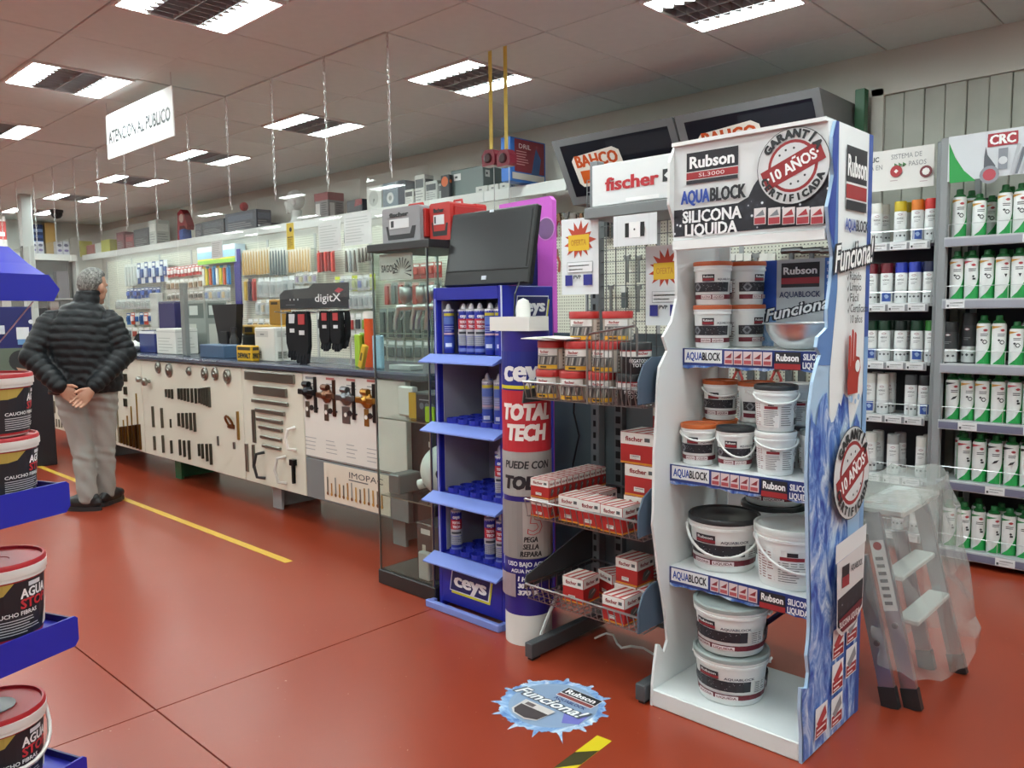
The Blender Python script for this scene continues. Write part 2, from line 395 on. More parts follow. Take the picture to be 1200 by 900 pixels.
for x in SX:
    for y in SY:
        if is_fix(x, y): continue
        x1, y1 = min(x+TS, XR), min(y+TS, YB)
        if x1 <= XL or x >= XR-.02 or y < YF-.3 or y >= YB-.02: continue
        x0, y0 = max(x, XL), max(y, YF)
        full = x0 == x and y0 == y and x1 == x+TS and y1 == y+TS
        vis = False
        for a in (x0, (x0+x1)/2, x1):
            for c in (y0, (y0+y1)/2, y1):
                u, v, d = project((a, c, ZC))
                if d > .3 and -10 < u < 1210 and -10 < v < 910: vis = True
        if not vis: rest.box(x0+g, x1-g, y0+g, y1-g, ZC, ZC+.015); continue
        if full and tmesh is not None:
            o = bpy.data.objects.new('ceiling_tile', tmesh); COL.objects.link(o); o.parent = ce
        else:
            o = MB('ceiling_tile').bbox(g-(TS/2 if full else (x1-x0)/2), (TS/2 if full else (x1-x0)/2)-g, g-(y1-y0)/2, (y1-y0)/2-g, 0, .015, .003).build('ceiling_tile', ce)
            if full: tmesh = o.data
        dz = random.uniform(-.0008, .0008)
        if any(abs(x-a) < .05 and abs(y-c) < .05 for a, c in loose): dz = .007
        o.location = ((x0+x1)/2, (y0+y1)/2, ZC+dz)
rest.build('ceiling_tile_field', ce)['kind'] = 'stuff'
W = lambda name, *a: struct(MB('wall_paint').box(*a).build(name))
wb = W('wall_back', XL, XR, YB, YB+.15, 0, ZC+.1); W('wall_left', XL-.15, XL, YF, YB, 0, ZC+.1)
W('wall_right', XR, XR+.15, YF, YB, 0, ZC+.1); W('wall_front', XL, XR, YF-.15, YF, 0, ZC+.1)
# vertical cladding boards on the back wall beside the can shelves
x = -1.79; i = 0
while x < 1.0:
    MB('wall_clad').bbox(x+.002, x+.111, YB-.02-(.008 if i % 2 else 0), YB+.01, 0, 2.68, .004).build('cladding_board', wb); x += .113; i += 1
MB('wall_paint').box(-1.86, -1.79, YB-.045, YB, 0, 2.72).build('cladding_edge_trim', wb)
MB('wall_paint').box(-1.86, 1.2, YB-.045, YB, 2.68, 2.72).build('cladding_top_trim', wb)
# slim post near the far end
p = zp(28, 228, ZC); post = MB('satin', '#c3cac6').bbox(-.065, .065, -.065, .065, 0, ZC, .01).build('pillar', None, loc=(p.x, p.y, 0)); struct(post)
MB('gloss', '#2e3236').box(-.05, .05, -.075, -.066, 1.95, 2.3).build('notice_plate', post)

# ---------------------------------------------------------------- ceiling lights
flat_mat('louver', '#c4c5c7', .35, metal=.6)
def make_light():
    t = thing('ceiling_light', 'x', 'ceiling light')
    S = TS
    MB('matt', '#e9e9e6').box(.004, S-.004, .004, .02, -.012, .05).box(.004, S-.004, S-.02, S-.004, -.012, .05).box(.004, .02, .02, S-.02, -.012, .05).box(S-.02, S-.004, .02, S-.02, -.012, .05).build('frame', t)
    MB('gloss', '#a5a7a9').box(.02, S-.02, .02, S-.02, .05, .056).build('housing', t)
    for y0 in (.022, S-.172):
        MB('lamp').box(.022, S-.022, y0, y0+.15, -.004, .004).build('lamp_panel', t)
    lv = MB('louver'); n = 9
    lv.box(.022, S-.022, .176, .182, -.008, .045).box(.022, S-.022, S-.182, S-.176, -.008, .045).box(.022, S-.022, S/2-.003, S/2+.003, -.008, .045)
    for i in range(n+1):
        x = .03+(S-.06)*i/n; lv.box(x-.002, x+.002, .182, S-.182, -.006, .045)
    lv.build('louver', t)
    for k in (0, 1):      # saw-tooth reflector edge beside each lamp panel
        sw = MB('louver'); y = .176 if k == 0 else S-.176; s = 1 if k == 0 else -1
        for i in range(n):
            a = .03+(S-.06)*i/n; c = .03+(S-.06)*(i+1)/n
            sw.face([(a, y+s*.004, -.009), ((a+c)/2, y-s*.045, -.009), (c, y+s*.004, -.009)])
        sw.build('reflector_edge', t)
    return Proto(t)
lp = make_light()
names = {}
fixv = []
for (x, y) in FIX:
    if x < XL or x+TS > XR or y < YF: continue
    u, v, d = project((x+TS/2, y+TS/2, ZC)); fixv.append((y, x, d > .3 and -90 < u < 1290 and -60 < v < 900))
row = {SY[0]: 0}
for y in sorted({f[0] for f in fixv}):
    xs = sorted([f for f in fixv if f[0] == y], key=lambda f: -f[1]); iv = 0
    for kk, (_, x, vis) in enumerate(xs):
        if vis:
            rn = 'row over the counter aisle' if y > 3 else 'row over the red floor'
            lab = '%s twin-panel ceiling light from the camera in the %s' % (ORD[iv].capitalize(), rn); iv += 1
        else: lab = 'Twin-panel ceiling light out of view, %s row from the front wall, %s along' % (ORD[int(round((y-YF)/(3*TS)))], ORD[kk])
        lp.put(lab, 'ceiling light', (x, y, ZC), group='ceiling lights' if vis else 'ceiling lights out of view')
# dome camera under the ceiling, far end
p = zp(66, 246, ZC)
t = thing('dome_camera', 'black dome security camera on the far end of the ceiling', 'camera', (p.x, p.y, ZC))
MB('satin', '#2a2a2c').lathe([(.09, 0), (.09, -.03), (.085, -.04)], 18).build('base', t, 40); MB('gloss', '#18181a').lathe([(.08, -.04), (.075, -.08), (.05, -.115), (0, -.13)], 18).build('dome', t, 60)

# ---------------------------------------------------------------- hanging sign
Y = 2.35; a = yp(124, 133, Y); c = yp(202, 103, Y); x0, x1, z1, z0 = a.x, c.x, (a.z+c.z)/2, yp(126, 188, Y).z
t = thing('hanging_sign', 'white hanging sign reading ATENCION AL PUBLICO above the aisle', 'sign', ((x0+x1)/2, Y, z0)); w = x1-x0; h = z1-z0
MB('matt', '#eef1f0').bbox(-w/2, w/2, -.004, .004, 0, h, .002).build('board', t)
pm = MB('print'); pr = Pr(pm, front_map(0, -.004, 0)); pr.text('ATENCIÓN AL PÚBLICO', 0, h*.47, h*.27, '#1c1f22', w=w*.93, bold=.03); pm.build('lettering', t)
for s in (-1, 1): MB('metal', '#c9c9c9').tube([(s*w*.485, 0, h), (s*(w*.485), 0, ZC-z0)], .0022, 5).build('wire', t)

# ---------------------------------------------------------------- yellow tape measures hung by their blades
for i, px in enumerate((575, 592)):
    Yt = 3.52; tp = zp(px, 60-6*i, ZC); zb = yp(px+2, 180, Yt).z
    t = thing('tape_measure', ['red tape measure hanging by its yellow blade, nearer the counter', 'red tape measure hanging by its yellow blade, nearer the blue book'][i], 'tape measure', (tp.x, Yt, zb-.03), group='hanging tape measures')
    MB('gloss', '#d9c35a').box(-.014, .014, -.001, .001, .04, ZC-zb+.03).build('blade', t)
    q = MB('gloss', '#7d2033'); q.prism([(-.05, -.045), (.045, -.045), (.055, -.03), (.055, .02), (.03, .05), (-.03, .05), (-.055, .02)], lambda u, v, d: Vector((u, d, v)), -.03, .03); q.build('case', t)
    q = MB('gloss', '#3b1820').lathe([(.03, 0), (.03, .006), (.022, .01)], 16, (0, -.03, 0), 'y'); q.build('case_disc', t)
    MB('metal', '#aaaaaa').tube([(.02, 0, -.045), (.02, 0, -.30)], .003, 5).build('hook_wire', t)
# ================================================================ buckets
MAROON, INK = '#6d1f2c', '#26262d'
def bucket(name, r, h, lid, body='#e6e9e8', handle='front', style='aqua', lid_name='lid'):
    t = thing(name, 'x', 'bucket'); rb = r*.89; hb = h*.9
    rz = lambda z: rb+(r-rb)*z/hb
    mb = MB('satin', body).lathe([(rb*.97, 0), (rb, .004), (rz(h*.78), h*.78), (r*1.045, h*.785), (r*1.045, h*.83), (r*1.02, h*.835), (r*1.02, h*.87), (r*1.055, h*.875), (r*1.055, hb)], 32)
    mb.build('tub', t, 35)
    lm = MB('satin', lid).lathe([(r*1.06, hb), (r*1.065, hb+h*.02), (r*1.065, h*.975), (r*1.04, h), (r*.99, h), (r*.965, h*.965), (r*.3, h*.963), (r*.28, h*.955), (0, h*.955)], 32)
    lo = lm.build(lid_name, t, 35)
    if style == 'agua': MB('gloss', body).lathe([(r*1.07, hb-h*.07), (r*1.075, hb-h*.06), (r*1.075, hb+h*.035), (r*1.05, hb+h*.04)], 32).build('lid_band', lo, 35)
    # carrying handle
    if handle:
        for s in (-1, 1): MB('satin', body).cyl((s*r*1.03, 0, h*.8), (s*r*1.09, 0, h*.8), h*.05, n=10).build('handle_ear', t, 40)
        pts = []
        for i in range(15):
            a = PI*i/14; q = {'front': (-.62, -.78), 'up': (-.35, .55), 'side': (-.98, -.3), 'back': (.9, -.45)}[handle]
            sa = math.sin(a); x = math.cos(a)*r*1.085; d = r*1.13*sa
            y = -math.sqrt(max(0, (r*1.1)**2-x*x))*(1 if q[0] < 0 else -1) if handle != 'up' else -d*.45
            z = h*.8+sa*h*(q[1]*.62)
            pts.append((x, y, z))
        MB('satin', body).tube(pts, h*.028, 6).build('handle', t, 60)
    pm = MB('print'); P = Pr(pm, cyl_map(rb+.0006, 0, -PI/2, (r-rb)/hb), step=r*.22, gap=.0004)
    if style == 'aqua':
        W_ = r*1.55
        P.rect(-W_, h*.3, W_*.42, h*.52, INK); P.rect(-W_, h*.13, r*2.6, h*.235, MAROON)
        for i in range(26):
            rd = random.Random(i*7+int(r*1000)); u = rd.uniform(-W_, W_*.35); v = rd.uniform(h*.32, h*.5); e = h*.007; P.k = 3; P.rect(u, v, u+e*1.4, v+e, '#d9dce0')
        P.k = 5
        P.circ(-W_*.72, h*.41, h*.1, '#7d7f86', 16); P.circ(-W_*.72, h*.41, h*.06, '#3a3a42', 12)
        P.rect(-W_*.5, h*.54, -W_*.12, h*.7, INK); P.rect(-W_*.5, h*.555, -W_*.12, h*.61, '#8e2a33'); P.text('Rubson', -W_*.31, h*.65, h*.05, '#f2f2f2', w=W_*.3, bold=.02)
        P.text('AQUABLOCK', W_*.22, h*.585, h*.045, '#1d2440', w=W_*.5, bold=.02)
        for k, (a, c) in enumerate(((-.55, -.22), (-.18, .2))): P.rect(W_*a, h*.14, W_*c, h*.225, '#e9dfe0'); P.text(('SILICONA', 'LIQUIDA')[k], W_*(a+c)/2, h*.182, h*.045, MAROON, w=W_*(c-a)*.86, bold=.02)
        P.rect(W_*.46, h*.28, W_*.72, h*.54, '#cfd1d0'); P.fine(W_*.48, h*.29, W_*.7, h*.53, '#6e6f70', 6)
        P.rect(W_*.8, h*.26, W_*1.45, h*.54, INK); P.fine(W_*.83, h*.3, W_*1.4, h*.52, '#c8c8c8', 7, .25)
        P.rect(r*2.3, h*.12, r*4.0, h*.62, '#dcdedd'); P.fine(r*2.35, h*.14, r*3.1, h*.6, '#7b7c7c', 12, .4, 3); P.fine(r*3.2, h*.14, r*3.95, h*.6, '#6b5a5c', 11, .4, 5)
    elif style == 'aquaback':
        P.rect(-r*1.4, h*.1, r*1.5, h*.66, '#dfe0df'); P.fine(-r*1.35, h*.13, -r*.75, h*.62, '#8a5a5e', 11, .4, 2)
        P.fine(-r*.65, h*.13, r*.05, h*.48, '#7e7f80', 9, .4, 4); P.rect(-r*.6, h*.5, r*.0, h*.56, '#8e2a33'); P.rect(-r*.42, h*.57, -r*.16, h*.64, INK)
        P.fine(r*.15, h*.13, r*.7, h*.62, '#777777', 10, .35, 6); P.poly([(r*.8, h*.5), (r*.98, h*.62), (r*1.16, h*.5), (r*.98, h*.38)], '#222222'); P.poly([(r*.84, h*.5), (r*.98, h*.595), (r*1.12, h*.5), (r*.98, h*.405)], '#efefef'); P.text('!', r*.98, h*.5, h*.09, '#222222', bold=.03)
        P.rect(r*.85, h*.15, r*1.05, h*.3, '#444444'); P.rect(r*1.1, h*.15, r*1.3, h*.3, '#666666')
    elif style == 'agua':      # red and black waterproofing paint
        pm.c('#a8232b'); P.rect(-r*2.9, .004, r*2.9, h*.78, '#ab242b')
        P.rect(-r*1.35, h*.06, r*.95, h*.76, '#212026'); P.poly([(-r*1.35, h*.6), (-r*.35, h*.6), (-r*.1, h*.76), (-r*1.35, h*.76)], '#b39a4a')
        P.text('AGUA', r*.38, h*.6, h*.115, '#f3f3f3', w=r*.72, bold=.03); P.text('STOP', r*.38, h*.47, h*.115, '#c3303a', w=r*.72, bold=.03)
        P.rect(r*.2, h*.68, r*.52, h*.735, '#d9dbe0'); P.text('CAUCHO FIBRAS', -r*.1, h*.36, h*.05, '#eeeeee', w=r*1.0, bold=.02)
        P.fine(-r*.6, h*.1, r*.55, h*.31, '#d5d5d8', 6, .3); P.poly([(r*.62, h*.1), (r*.95, h*.1), (r*.95, h*.42), (r*.82, h*.42)], '#d8cfc4')
        P.rect(-r*2.3, h*.25, -r*1.6, h*.6, '#e8e6e2'); P.fine(-r*2.2, h*.28, -r*1.7, h*.57, '#555555', 6)
    pm.build('label_print', t); return Proto(t)

# ================================================================ white cardboard floor display (silicone)
RX0, RX1, RYB, RH = -1.53, -.985, 2.76, 2.44
t = thing('cardboard_display_stand', 'white and blue cardboard display stand with printed header and water-splash side panel', 'display stand', (RX0, 2.31, 0)); RO = Vector((RX0, 2.31, 0))
left_px = [(790, 172), (784, 190), (783, 240), (789, 262), (791, 290), (792, 320), (792, 350), (786, 377), (776, 395), (781, 411), (772, 430), (770, 450), (768, 500), (766, 530), (765, 600), (764, 615), (768, 645), (770, 667), (772, 680), (775, 695), (779, 725), (781, 750), (777, 765), (772, 755), (769, 755), (766, 780), (764, 800), (763, 827)]
right_px = [(978, 143), (974, 160), (973, 185), (975, 205), (971, 228), (968, 242), (970, 270), (974, 300), (972, 330), (968, 362), (968, 384), (957, 395), (955, 407), (960, 416), (956, 428), (951, 448), (947, 480), (945, 520), (944, 560), (945, 600), (946, 660), (947, 700), (947, 735), (946, 752), (944, 768), (946, 788), (944, 806), (937, 806), (936, 830), (938, 860), (938, 892)]
def outline(pxs, X, back=None):
    pts = [(q.y, q.z) for q in (xp(a, c, X) for a, c in pxs)]
    pts = [(max(min(y, RYB-.05), 2.28), max(z, 0)) for y, z in pts]
    return pts
lo = outline(left_px, RX0); ro = outline(right_px, RX1)
ztop = 1.955
pan = lambda u, v, d: Vector((d, u, v))-RO
for nm, o_, X, s in (('side_panel', lo, RX0, 1), ('side_panel', ro, RX1, -1)):
    pl = [(o_[0][0], ztop)]+o_[1:-1]+[(o_[-1][0], 0), (RYB, 0), (RYB, ztop)]
    mb = MB('satin', '#e4e7e7' if s == 1 else '#a9c6e2'); mb.prism(pl, pan, X-.005, X+.005); so = mb.build(nm, t)
    if s == 1: continue
    so['label'] = 'side panel printed with water, logo, badge and bucket picture'
    pm = MB('print'); P = Pr(pm, side_map(RX1+.005-RO.x, -RO.y, 0), gap=.0006)
    S = lambda a, c: ((lambda q: (q.y, q.z))(xp(a, c, RX1+.006)))
    up = [p for p in ro if p[1] > 1.22]; e0 = S(983, 150)[0]
    P.poly([(up[0][0], ztop)]+up[1:]+[(e0-.01, 1.22), (e0+.02, 1.5), (e0, ztop)], '#5d83bd')
    u2 = [p for p in ro if p[1] > 1.58]; P.poly([(u2[0][0], ztop)]+u2[1:]+[(e0-.015, 1.58), (e0, ztop)], '#2f479c')
    P.poly([(e0, ztop), (2.725, ztop), (2.725, 1.12), (2.62, 1.0), (2.56, 1.07), (2.5, .98), (2.45, 1.06), (e0-.03, 1.2), (e0+.015, 1.45)], '#e6eaec')
    P.rect(2.725, .0, RYB, ztop, '#3c569f'); P.rect(2.725, .5, RYB, 1.3, '#7fa5d2')
    lowp = [p for p in ro if p[1] < 1.13]; rd = random.Random(4); crest = []
    for i in range(22): crest.append((2.71-(2.71-lowp[0][0])*i/21, 1.08+.02*math.sin(i*.9)+rd.uniform(-.03, .05)-(.0 if i > 5 else .05)))
    P.poly([(p[0], max(p[1], .006)) for p in lowp][1:]+[(2.72, .006), (2.72, .9)]+crest, '#5577bb', mat='water')
    P.poly([(2.63, .97), (2.72, .98), (2.72, .62), (2.66, .5), (2.62, .62), (2.61, .8)], '#a8c4e3')
    # logo block
    a0 = S(988, 172); a1 = S(1016, 235); cx = (a0[0]+a1[0])/2; w = .17; z1, z0 = 1.895, 1.70
    P.rect(cx-w/2, z0, cx+w/2, z1, '#efefef'); P.rect(cx-w/2, z0+.085, cx+w/2, z1, INK); P.rect(cx-w/2, z0+.035, cx+w/2, z0+.078, '#9c2a2e'); P.rect(cx-w/2, z0, cx+w/2, z0+.03, INK)
    P.text('Rubson', cx, (z0+.085+z1)/2-.005, .062, '#f4f4f4', w=w*.92, bold=.03)
    P.text('AQUA', cx-.046, 1.655, .034, '#2b4aa3', w=.085, bold=.03); P.text('BLOCK', cx+.047, 1.655, .034, '#20222b', w=.1, bold=.03)
    P.text('Funciona!', cx-.01, 1.565, .075, '#22262e', w=.34, bold=.075, shear=.4, rot=.14); P.text('Funciona!', cx-.01, 1.565, .075, '#f6f7f7', w=.33, bold=.02, shear=.4, rot=.14)
    for i, s_ in enumerate(('Rápido', 'Limpio', 'Fácil', 'Certificado', '10 años')):
        z = 1.497-.034*i; P.text(s_, cx-.05, z, .025, '#26282c', align='l', w=(.095, .095, .07, .15, .1)[i], bold=.01)
        if i < 4: P.poly([(cx-.075, z), (cx-.068, z-.008), (cx-.052, z+.018), (cx-.068, z-.018)], '#2b2d33')
    # ok-hand sign
    H = lambda pts: [(cx-.015+x*.08, 1.19+y*.062) for x, y in pts]
    P.poly(H([(-.55, -1.1), (.5, -1.1), (.55, -.3), (.75, .2), (.62, .75), (.2, .85), (-.1, .55), (-.5, .2), (-.62, -.4)]), '#a8352b')
    for a, l in ((-.5, 1.95), (-.24, 2.25), (.02, 2.1)): P.poly(H([(a-.12, .2), (a+.14, .25), (a+.16, l-.15), (a+.06, l), (a-.06, l-.05)]), '#b03a2e')
    P.circ(cx-.015+.028, 1.19+.02, .02, '#e8ecee', 14)
    for k, (a, c, e) in enumerate(((-.3, -1.35, .012), (.2, -1.5, .009), (.6, -1.3, .011), (-.7, -1.25, .008))): P.circ(cx-.015+a*.062, 1.19+c*.062, e, '#9cc0e2', 8)
    # round guarantee badge
    def badge(P, bx, bz, R, txt=True, top='GARANTÍA', bot='CERTIFICADA'):
        P.circ(bx, bz, R, '#3d3f44', 36); P.circ(bx, bz, R*.98, '#d6d8da', 36); P.circ(bx, bz, R*.68, '#97292d', 30); P.circ(bx, bz, R*.6, '#d6d8da', 30)
        c_, s_ = math.cos(.4), math.sin(.4); Q = lambda x, y: (bx+R*(x*c_-y*s_), bz+R*(x*s_+y*c_))
        P.poly([Q(-.86, -.26), (Q(.86, -.26)), Q(.86, .26), Q(-.86, .26)], '#97292d'); P.text('·10 AÑOS·', bx, bz, R*.27, '#f5f5f5', w=R*1.5, bold=.03, rot=.4)
        for i, ch in enumerate(top):
            a = PI/2+.95-1.9*i/(len(top)-1); P.k -= 1 if i else 0; P.text(ch, bx+R*.83*math.cos(a), bz+R*.83*math.sin(a), R*.2, '#26282c', bold=.05, rot=a-PI/2)
        for i, ch in enumerate(bot):
            a = -PI/2-1.15+2.3*i/(len(bot)-1); P.k -= 1 if i else 0; P.text(ch, bx+R*.83*math.cos(a), bz+R*.83*math.sin(a), R*.17, '#26282c', bold=.05, rot=a+PI/2)
        for x, y in ((-.2, .42), (0, .46), (.22, .4), (-.2, -.42), (0, -.46), (.22, -.4)): P.circ(bx+R*(x*c_-y*s_), bz+R*(x*s_+y*c_), R*.035, '#33353a', 5)
    q = S(991, 553); badge(P, q[0], q[1], .152)
    # bucket picture
    z0, z1 = S(985, 732)[1], S(985, 622)[1]; a, c = 2.46, 2.715
    P.poly([(a, z1-.02), (c, z1+.0), (c, z1-.06), (a, z1-.08)], '#e2e4e6'); P.poly([(a+.01, z1-.08), (c-.01, z1-.06), (c-.02, z0+.04), (c-.08, z0), (a+.06, z0-.01), (a+.02, z0+.02)], '#d5d2d3')
    P.poly([(a+.02, z1-.2), (c-.02, z1-.18), (c-.025, z0+.05), (c-.09, z0+.008), (a+.06, z0+.005), (a+.025, z0+.03)], '#3a2228', mat='drops'); P.rect(a+.05, z1-.16, a+.11, z1-.1, INK); P.rect(a+.05, z1-.17, a+.11, z1-.135, '#8e2a33')
    P.text('AQUABLOCK', a+.17, z1-.12, .02, '#1f2430', w=.1, bold=.02); P.poly([(a+.025, z0+.05), (c-.025, z0+.075), (c-.08, z0+.012), (a+.06, z0+.004)], MAROON)
    P.text('SILICONA LIQUIDA', (a+c)/2-.01, z0+.035, .02, '#e9dfe0', w=.17, bold=.02, rot=.06)
    # six application pictures
    for i, (u, v) in enumerate(((2.55, .315), (2.665, .33), (2.55, .2), (2.665, .215), (2.425, .1), (2.55, .085))):
        P.k = 16; P.rect(u-.046, v-.05, u+.046, v+.05, '#e9ebee'); P.rect(u-.042, v-.046, u+.042, v-.01, '#a43136'); P.poly([(u-.038, v-.0), (u+.026, v+.042), (u+.038, v+.01), (u-.018, v-.02)], '#8f9298' if i % 2 else '#b4464a'); P.fine(u-.036, v-.044, u+.036, v-.014, '#efe3e4', 2, .35)
    pm.build('panel_print', so)
# back flanges, base tray, shelves
x1 = yp(856, 350, RYB).x
MB('satin', '#e2e5e5').box(0, x1-RX0, RYB-RO.y-.008, RYB-RO.y, 0, ztop-.02).build('back_flange', t)
MB('satin', '#e2e5e5').box(RX1-RX0-.06, RX1-RX0-.005, RYB-RO.y-.008, RYB-RO.y, 0, ztop-.02).build('back_flange', t)
MB('satin', '#dde2e2').bbox(.005, RX1-RX0-.005, 0, RYB-RO.y-.01, 0, .062, .004).build('base_tray', t)
def shelf(front, z):
    o = MB('satin', '#e4e7e7').box(.006, RX1-RX0-.006, front-RO.y, RYB-RO.y-.01, z-.02, z).build('shelf', t)
    pm = MB('print'); P = Pr(pm, front_map(.006, front-RO.y-.002, z), gap=.0006); w = RX1-RX0-.012
    low = [(i*w/24, -.066-.004*math.sin(i*.55+1)-.003*math.sin(i*1.9)) for i in range(25)]
    P.poly([(0, .0), (0, -.05)]+low+[(w, 0)], '#3f62b5', mat='water'); P.rect(0, -.06, w, 0, '#2a3a7d'); P.rect(.008, -.05, .155, -.004, '#e9ecee')
    P.text('AQUA', .047, -.027, .026, '#2b4aa3', w=.065, bold=.03); P.text('BLOCK', .115, -.027, .026, '#20222b', w=.07, bold=.03)
    for i in range(5):
        u = .165+i*.036; P.rect(u, -.052, u+.032, -.006, '#d9c9cc'); P.poly([(u+.003, -.03), (u+.028, -.012), (u+.025, -.03)], '#8b3038'); P.rect(u+.003, -.048, u+.029, -.036, '#b5545a')
    P.rect(.35, -.062, .438, -.004, INK); P.rect(.35, -.06, .438, -.042, '#9c2a2e'); P.text('Rubson', .394, -.022, .022, '#f2f2f2', w=.075, bold=.03)
    P.text('SILICONA', .487, -.018, .019, '#eef0f4', w=.08, bold=.03); P.text('LIQUIDA', .48, -.045, .019, '#eef0f4', w=.068, bold=.03)
    pm.build('shelf_print', o); return z+.0015
SA = shelf(2.5, yp(805, 408, 2.5).z); SB = shelf(2.42, yp(783, 543, 2.42).z); SC = shelf(2.42, yp(782, 662, 2.42).z); S0 = .0635
# header board
z1, z0 = yp(790, 172, RH).z, yp(790, 283, RH).z; w = RX1-RX0
ho = MB('satin', '#dfe2e3').bbox(0, w-.006, RH-RO.y-.004, RH-RO.y+.02, z0, z1, .003).build('header', t); ho['label'] = 'header board with silicone brand lettering and guarantee badge'
MB('satin', '#eceeee').box(.004, w-.01, RH-RO.y-.02, RH-RO.y+.15, z1-.004, z1+.008).build('header_top', t)
MB('satin', '#eceeee').box(.004, w-.01, RH-RO.y-.012, RH-RO.y+.03, z0-.03, z0).build('header_bottom_rail', t)
pm = MB('print'); P = Pr(pm, front_map(-RO.x, RH-RO.y-.0045, 0), gap=.0006)
S = lambda a, c: ((lambda q: (q.x, q.z))(yp(a, c, RH)))
dk = [S(791, 278), S(791, 247), S(845, 241), S(866, 238), S(878, 231), S(884, 218), S(892, 206), S(972, 196), S(971, 262)]
P.poly(dk, '#2b2b33', mat='drops')
q = S(806, 179); r_ = S(866, 217); lx0, lx1 = q[0], r_[0]; lz1, lz0 = S(806, 182)[1]+.004, S(806, 217)[1]
P.rect(lx0, lz0, lx1, lz1, '#e8e8e8'); hh = lz1-lz0
P.rect(lx0, lz0+hh*.4, lx1, lz1, INK); P.rect(lx0, lz0+hh*.15, lx1, lz0+hh*.37, '#a12d31'); P.rect(lx0, lz0, lx1, lz0+hh*.12, INK)
P.text('Rubson', (lx0+lx1)/2, lz0+hh*.68, hh*.36, '#f5f5f5', w=(lx1-lx0)*.86, bold=.03); P.text('SL3000', (lx0+lx1)/2, lz0+hh*.26, hh*.12, '#f0dcdc', w=(lx1-lx0)*.5)
za = S(830, 229)[1]; xa = S(800, 230)[0]; xb = S(833, 230)[0]; xc = S(875, 230)[0]
P.text('AQUA', (xa+xb)/2, za, .042, '#2c4ba6', w=xb-xa, bold=.045); P.text('BLOCK', (xb+xc)/2+.003, za, .042, '#1d1e24', w=xc-xb-.002, bold=.045)
P.text('SILICONA', (S(802, 258)[0]+S(871, 250)[0])/2, S(836, 252)[1], .038, '#f2f3f4', w=S(871, 250)[0]-S(802, 258)[0], bold=.03); P.text('LIQUIDA', (S(805, 270)[0]+S(866, 270)[0])/2, S(836, 268)[1], .038, '#f2f3f4', w=S(866, 270)[0]-S(805, 270)[0], bold=.03)
bq = S(931, 195); badge(P, bq[0], bq[1], .117)
for i, px in enumerate((894, 911, 928, 945, 962)):
    u, v = S(px, 254-i*.2); P.rect(u-.02, v-.026, u+.02, v+.026, '#dfd9da'); P.rect(u-.018, v-.024, u+.018, v-.004, '#a83a42'); P.poly([(u-.016, v+.0), (u+.01, v+.02), (u+.016, v+.002)], '#80838a' if i < 2 else '#a8383f')
pm.build('header_print', ho)

# buckets on the display
sm_or = bucket('sealant_bucket', .061, .142, '#c4622b', handle='side'); sm_bk = bucket('sealant_bucket', .061, .142, '#2a2d30', handle='front'); sm_wh = bucket('sealant_bucket', .063, .142, '#e3e5e3', handle='side', style='aquaback')
sm_bb = bucket('sealant_bucket', .066, .15, '#2a2d30', handle='side', style='aquaback'); sm_gr = bucket('sealant_bucket', .06, .142, '#8e9694', handle=None)
sq_or = bucket('sealant_bucket', .0635, .15, '#bb5a30', handle=None)
bg_gr = bucket('sealant_bucket', .122, .168, '#9aa5a3', handle='back'); bg_bk = bucket('sealant_bucket', .119, .188, '#2b2e31', handle='front'); bg_wh = bucket('sealant_bucket', .119, .2, '#d5d9d6', handle='front', style='aquaback')
G = 'buckets on the cardboard display'
def on(px, py, z): q = zp(px, py, z); return (q.x, q.y, z)
def view_rz(loc, extra=0.0): return math.atan2(loc[1], loc[0])-PI/2+extra      # label turned to face the camera position
pl = (-1.31, 2.475, S0); bg_gr.put('large grey-lidded bucket on the base tray, lower of its stack', 'bucket', pl, .35, G); bg_gr.put('large grey-lidded bucket stacked on top of another on the base tray', 'bucket', (pl[0]-.004, pl[1]+.004, S0+.169), .25, G)
bg_bk.put('large white bucket with black lid at the front of the third shelf', 'bucket', (-1.388, 2.56, SC), .45, G); bg_wh.put('large white bucket with white lid and hazard diamond on the third shelf', 'bucket', (-1.128, 2.545, SC), .75, G)
# dark blue stock trolley behind the display, with two buckets and a green tray on it
tz_ = SC-.03; t = thing('stock_trolley', 'dark blue steel trolley frame standing behind the cardboard display', 'trolley', (-1.53, 2.79, 0))
MB('satin', '#1d2052').bbox(0, .42, 0, .34, tz_-.025, tz_, .004).build('platform', t)
for x in (.02, .4):
    for y in (.02, .32): MB('satin', '#1d2052').box(x-.015, x+.015, y-.015, y+.015, 0, tz_-.025).build('leg', t)
MB('satin', '#1d2052').tube([(.02, .3, .05), (.4, .3, tz_-.04)], .012, 6).build('diagonal_brace', t)
bg_bk.put('black-lidded bucket on the blue trolley behind the third shelf, under another', 'bucket', (-1.385, 2.95, tz_+.001), .6, G)
bg_gr.put('large bucket standing on the black-lidded one behind the third shelf', 'bucket', (-1.385, 2.95, tz_+.1895), .4, G)
t = thing('green_tray', 'curved green plastic scoop behind the white hazard-diamond bucket', 'scoop', (-1.165, 2.98, tz_+.001))
q = MB('gloss', '#1f7a2e'); pr = [(-.1, 0), (-.1, .1), (-.07, .17), (0, .21), (.09, .215), (.09, .205), (0, .198), (-.06, .16), (-.088, .1), (-.088, 0)]
q.prism(pr, lambda u, v, d: Vector((u*.72, d, v*1.4)), -.1, .1); q.build('scoop', t); MB('satin', '#2a2c2e').box(-.07, .07, -.1, .1, 0, .004).build('foot', t)
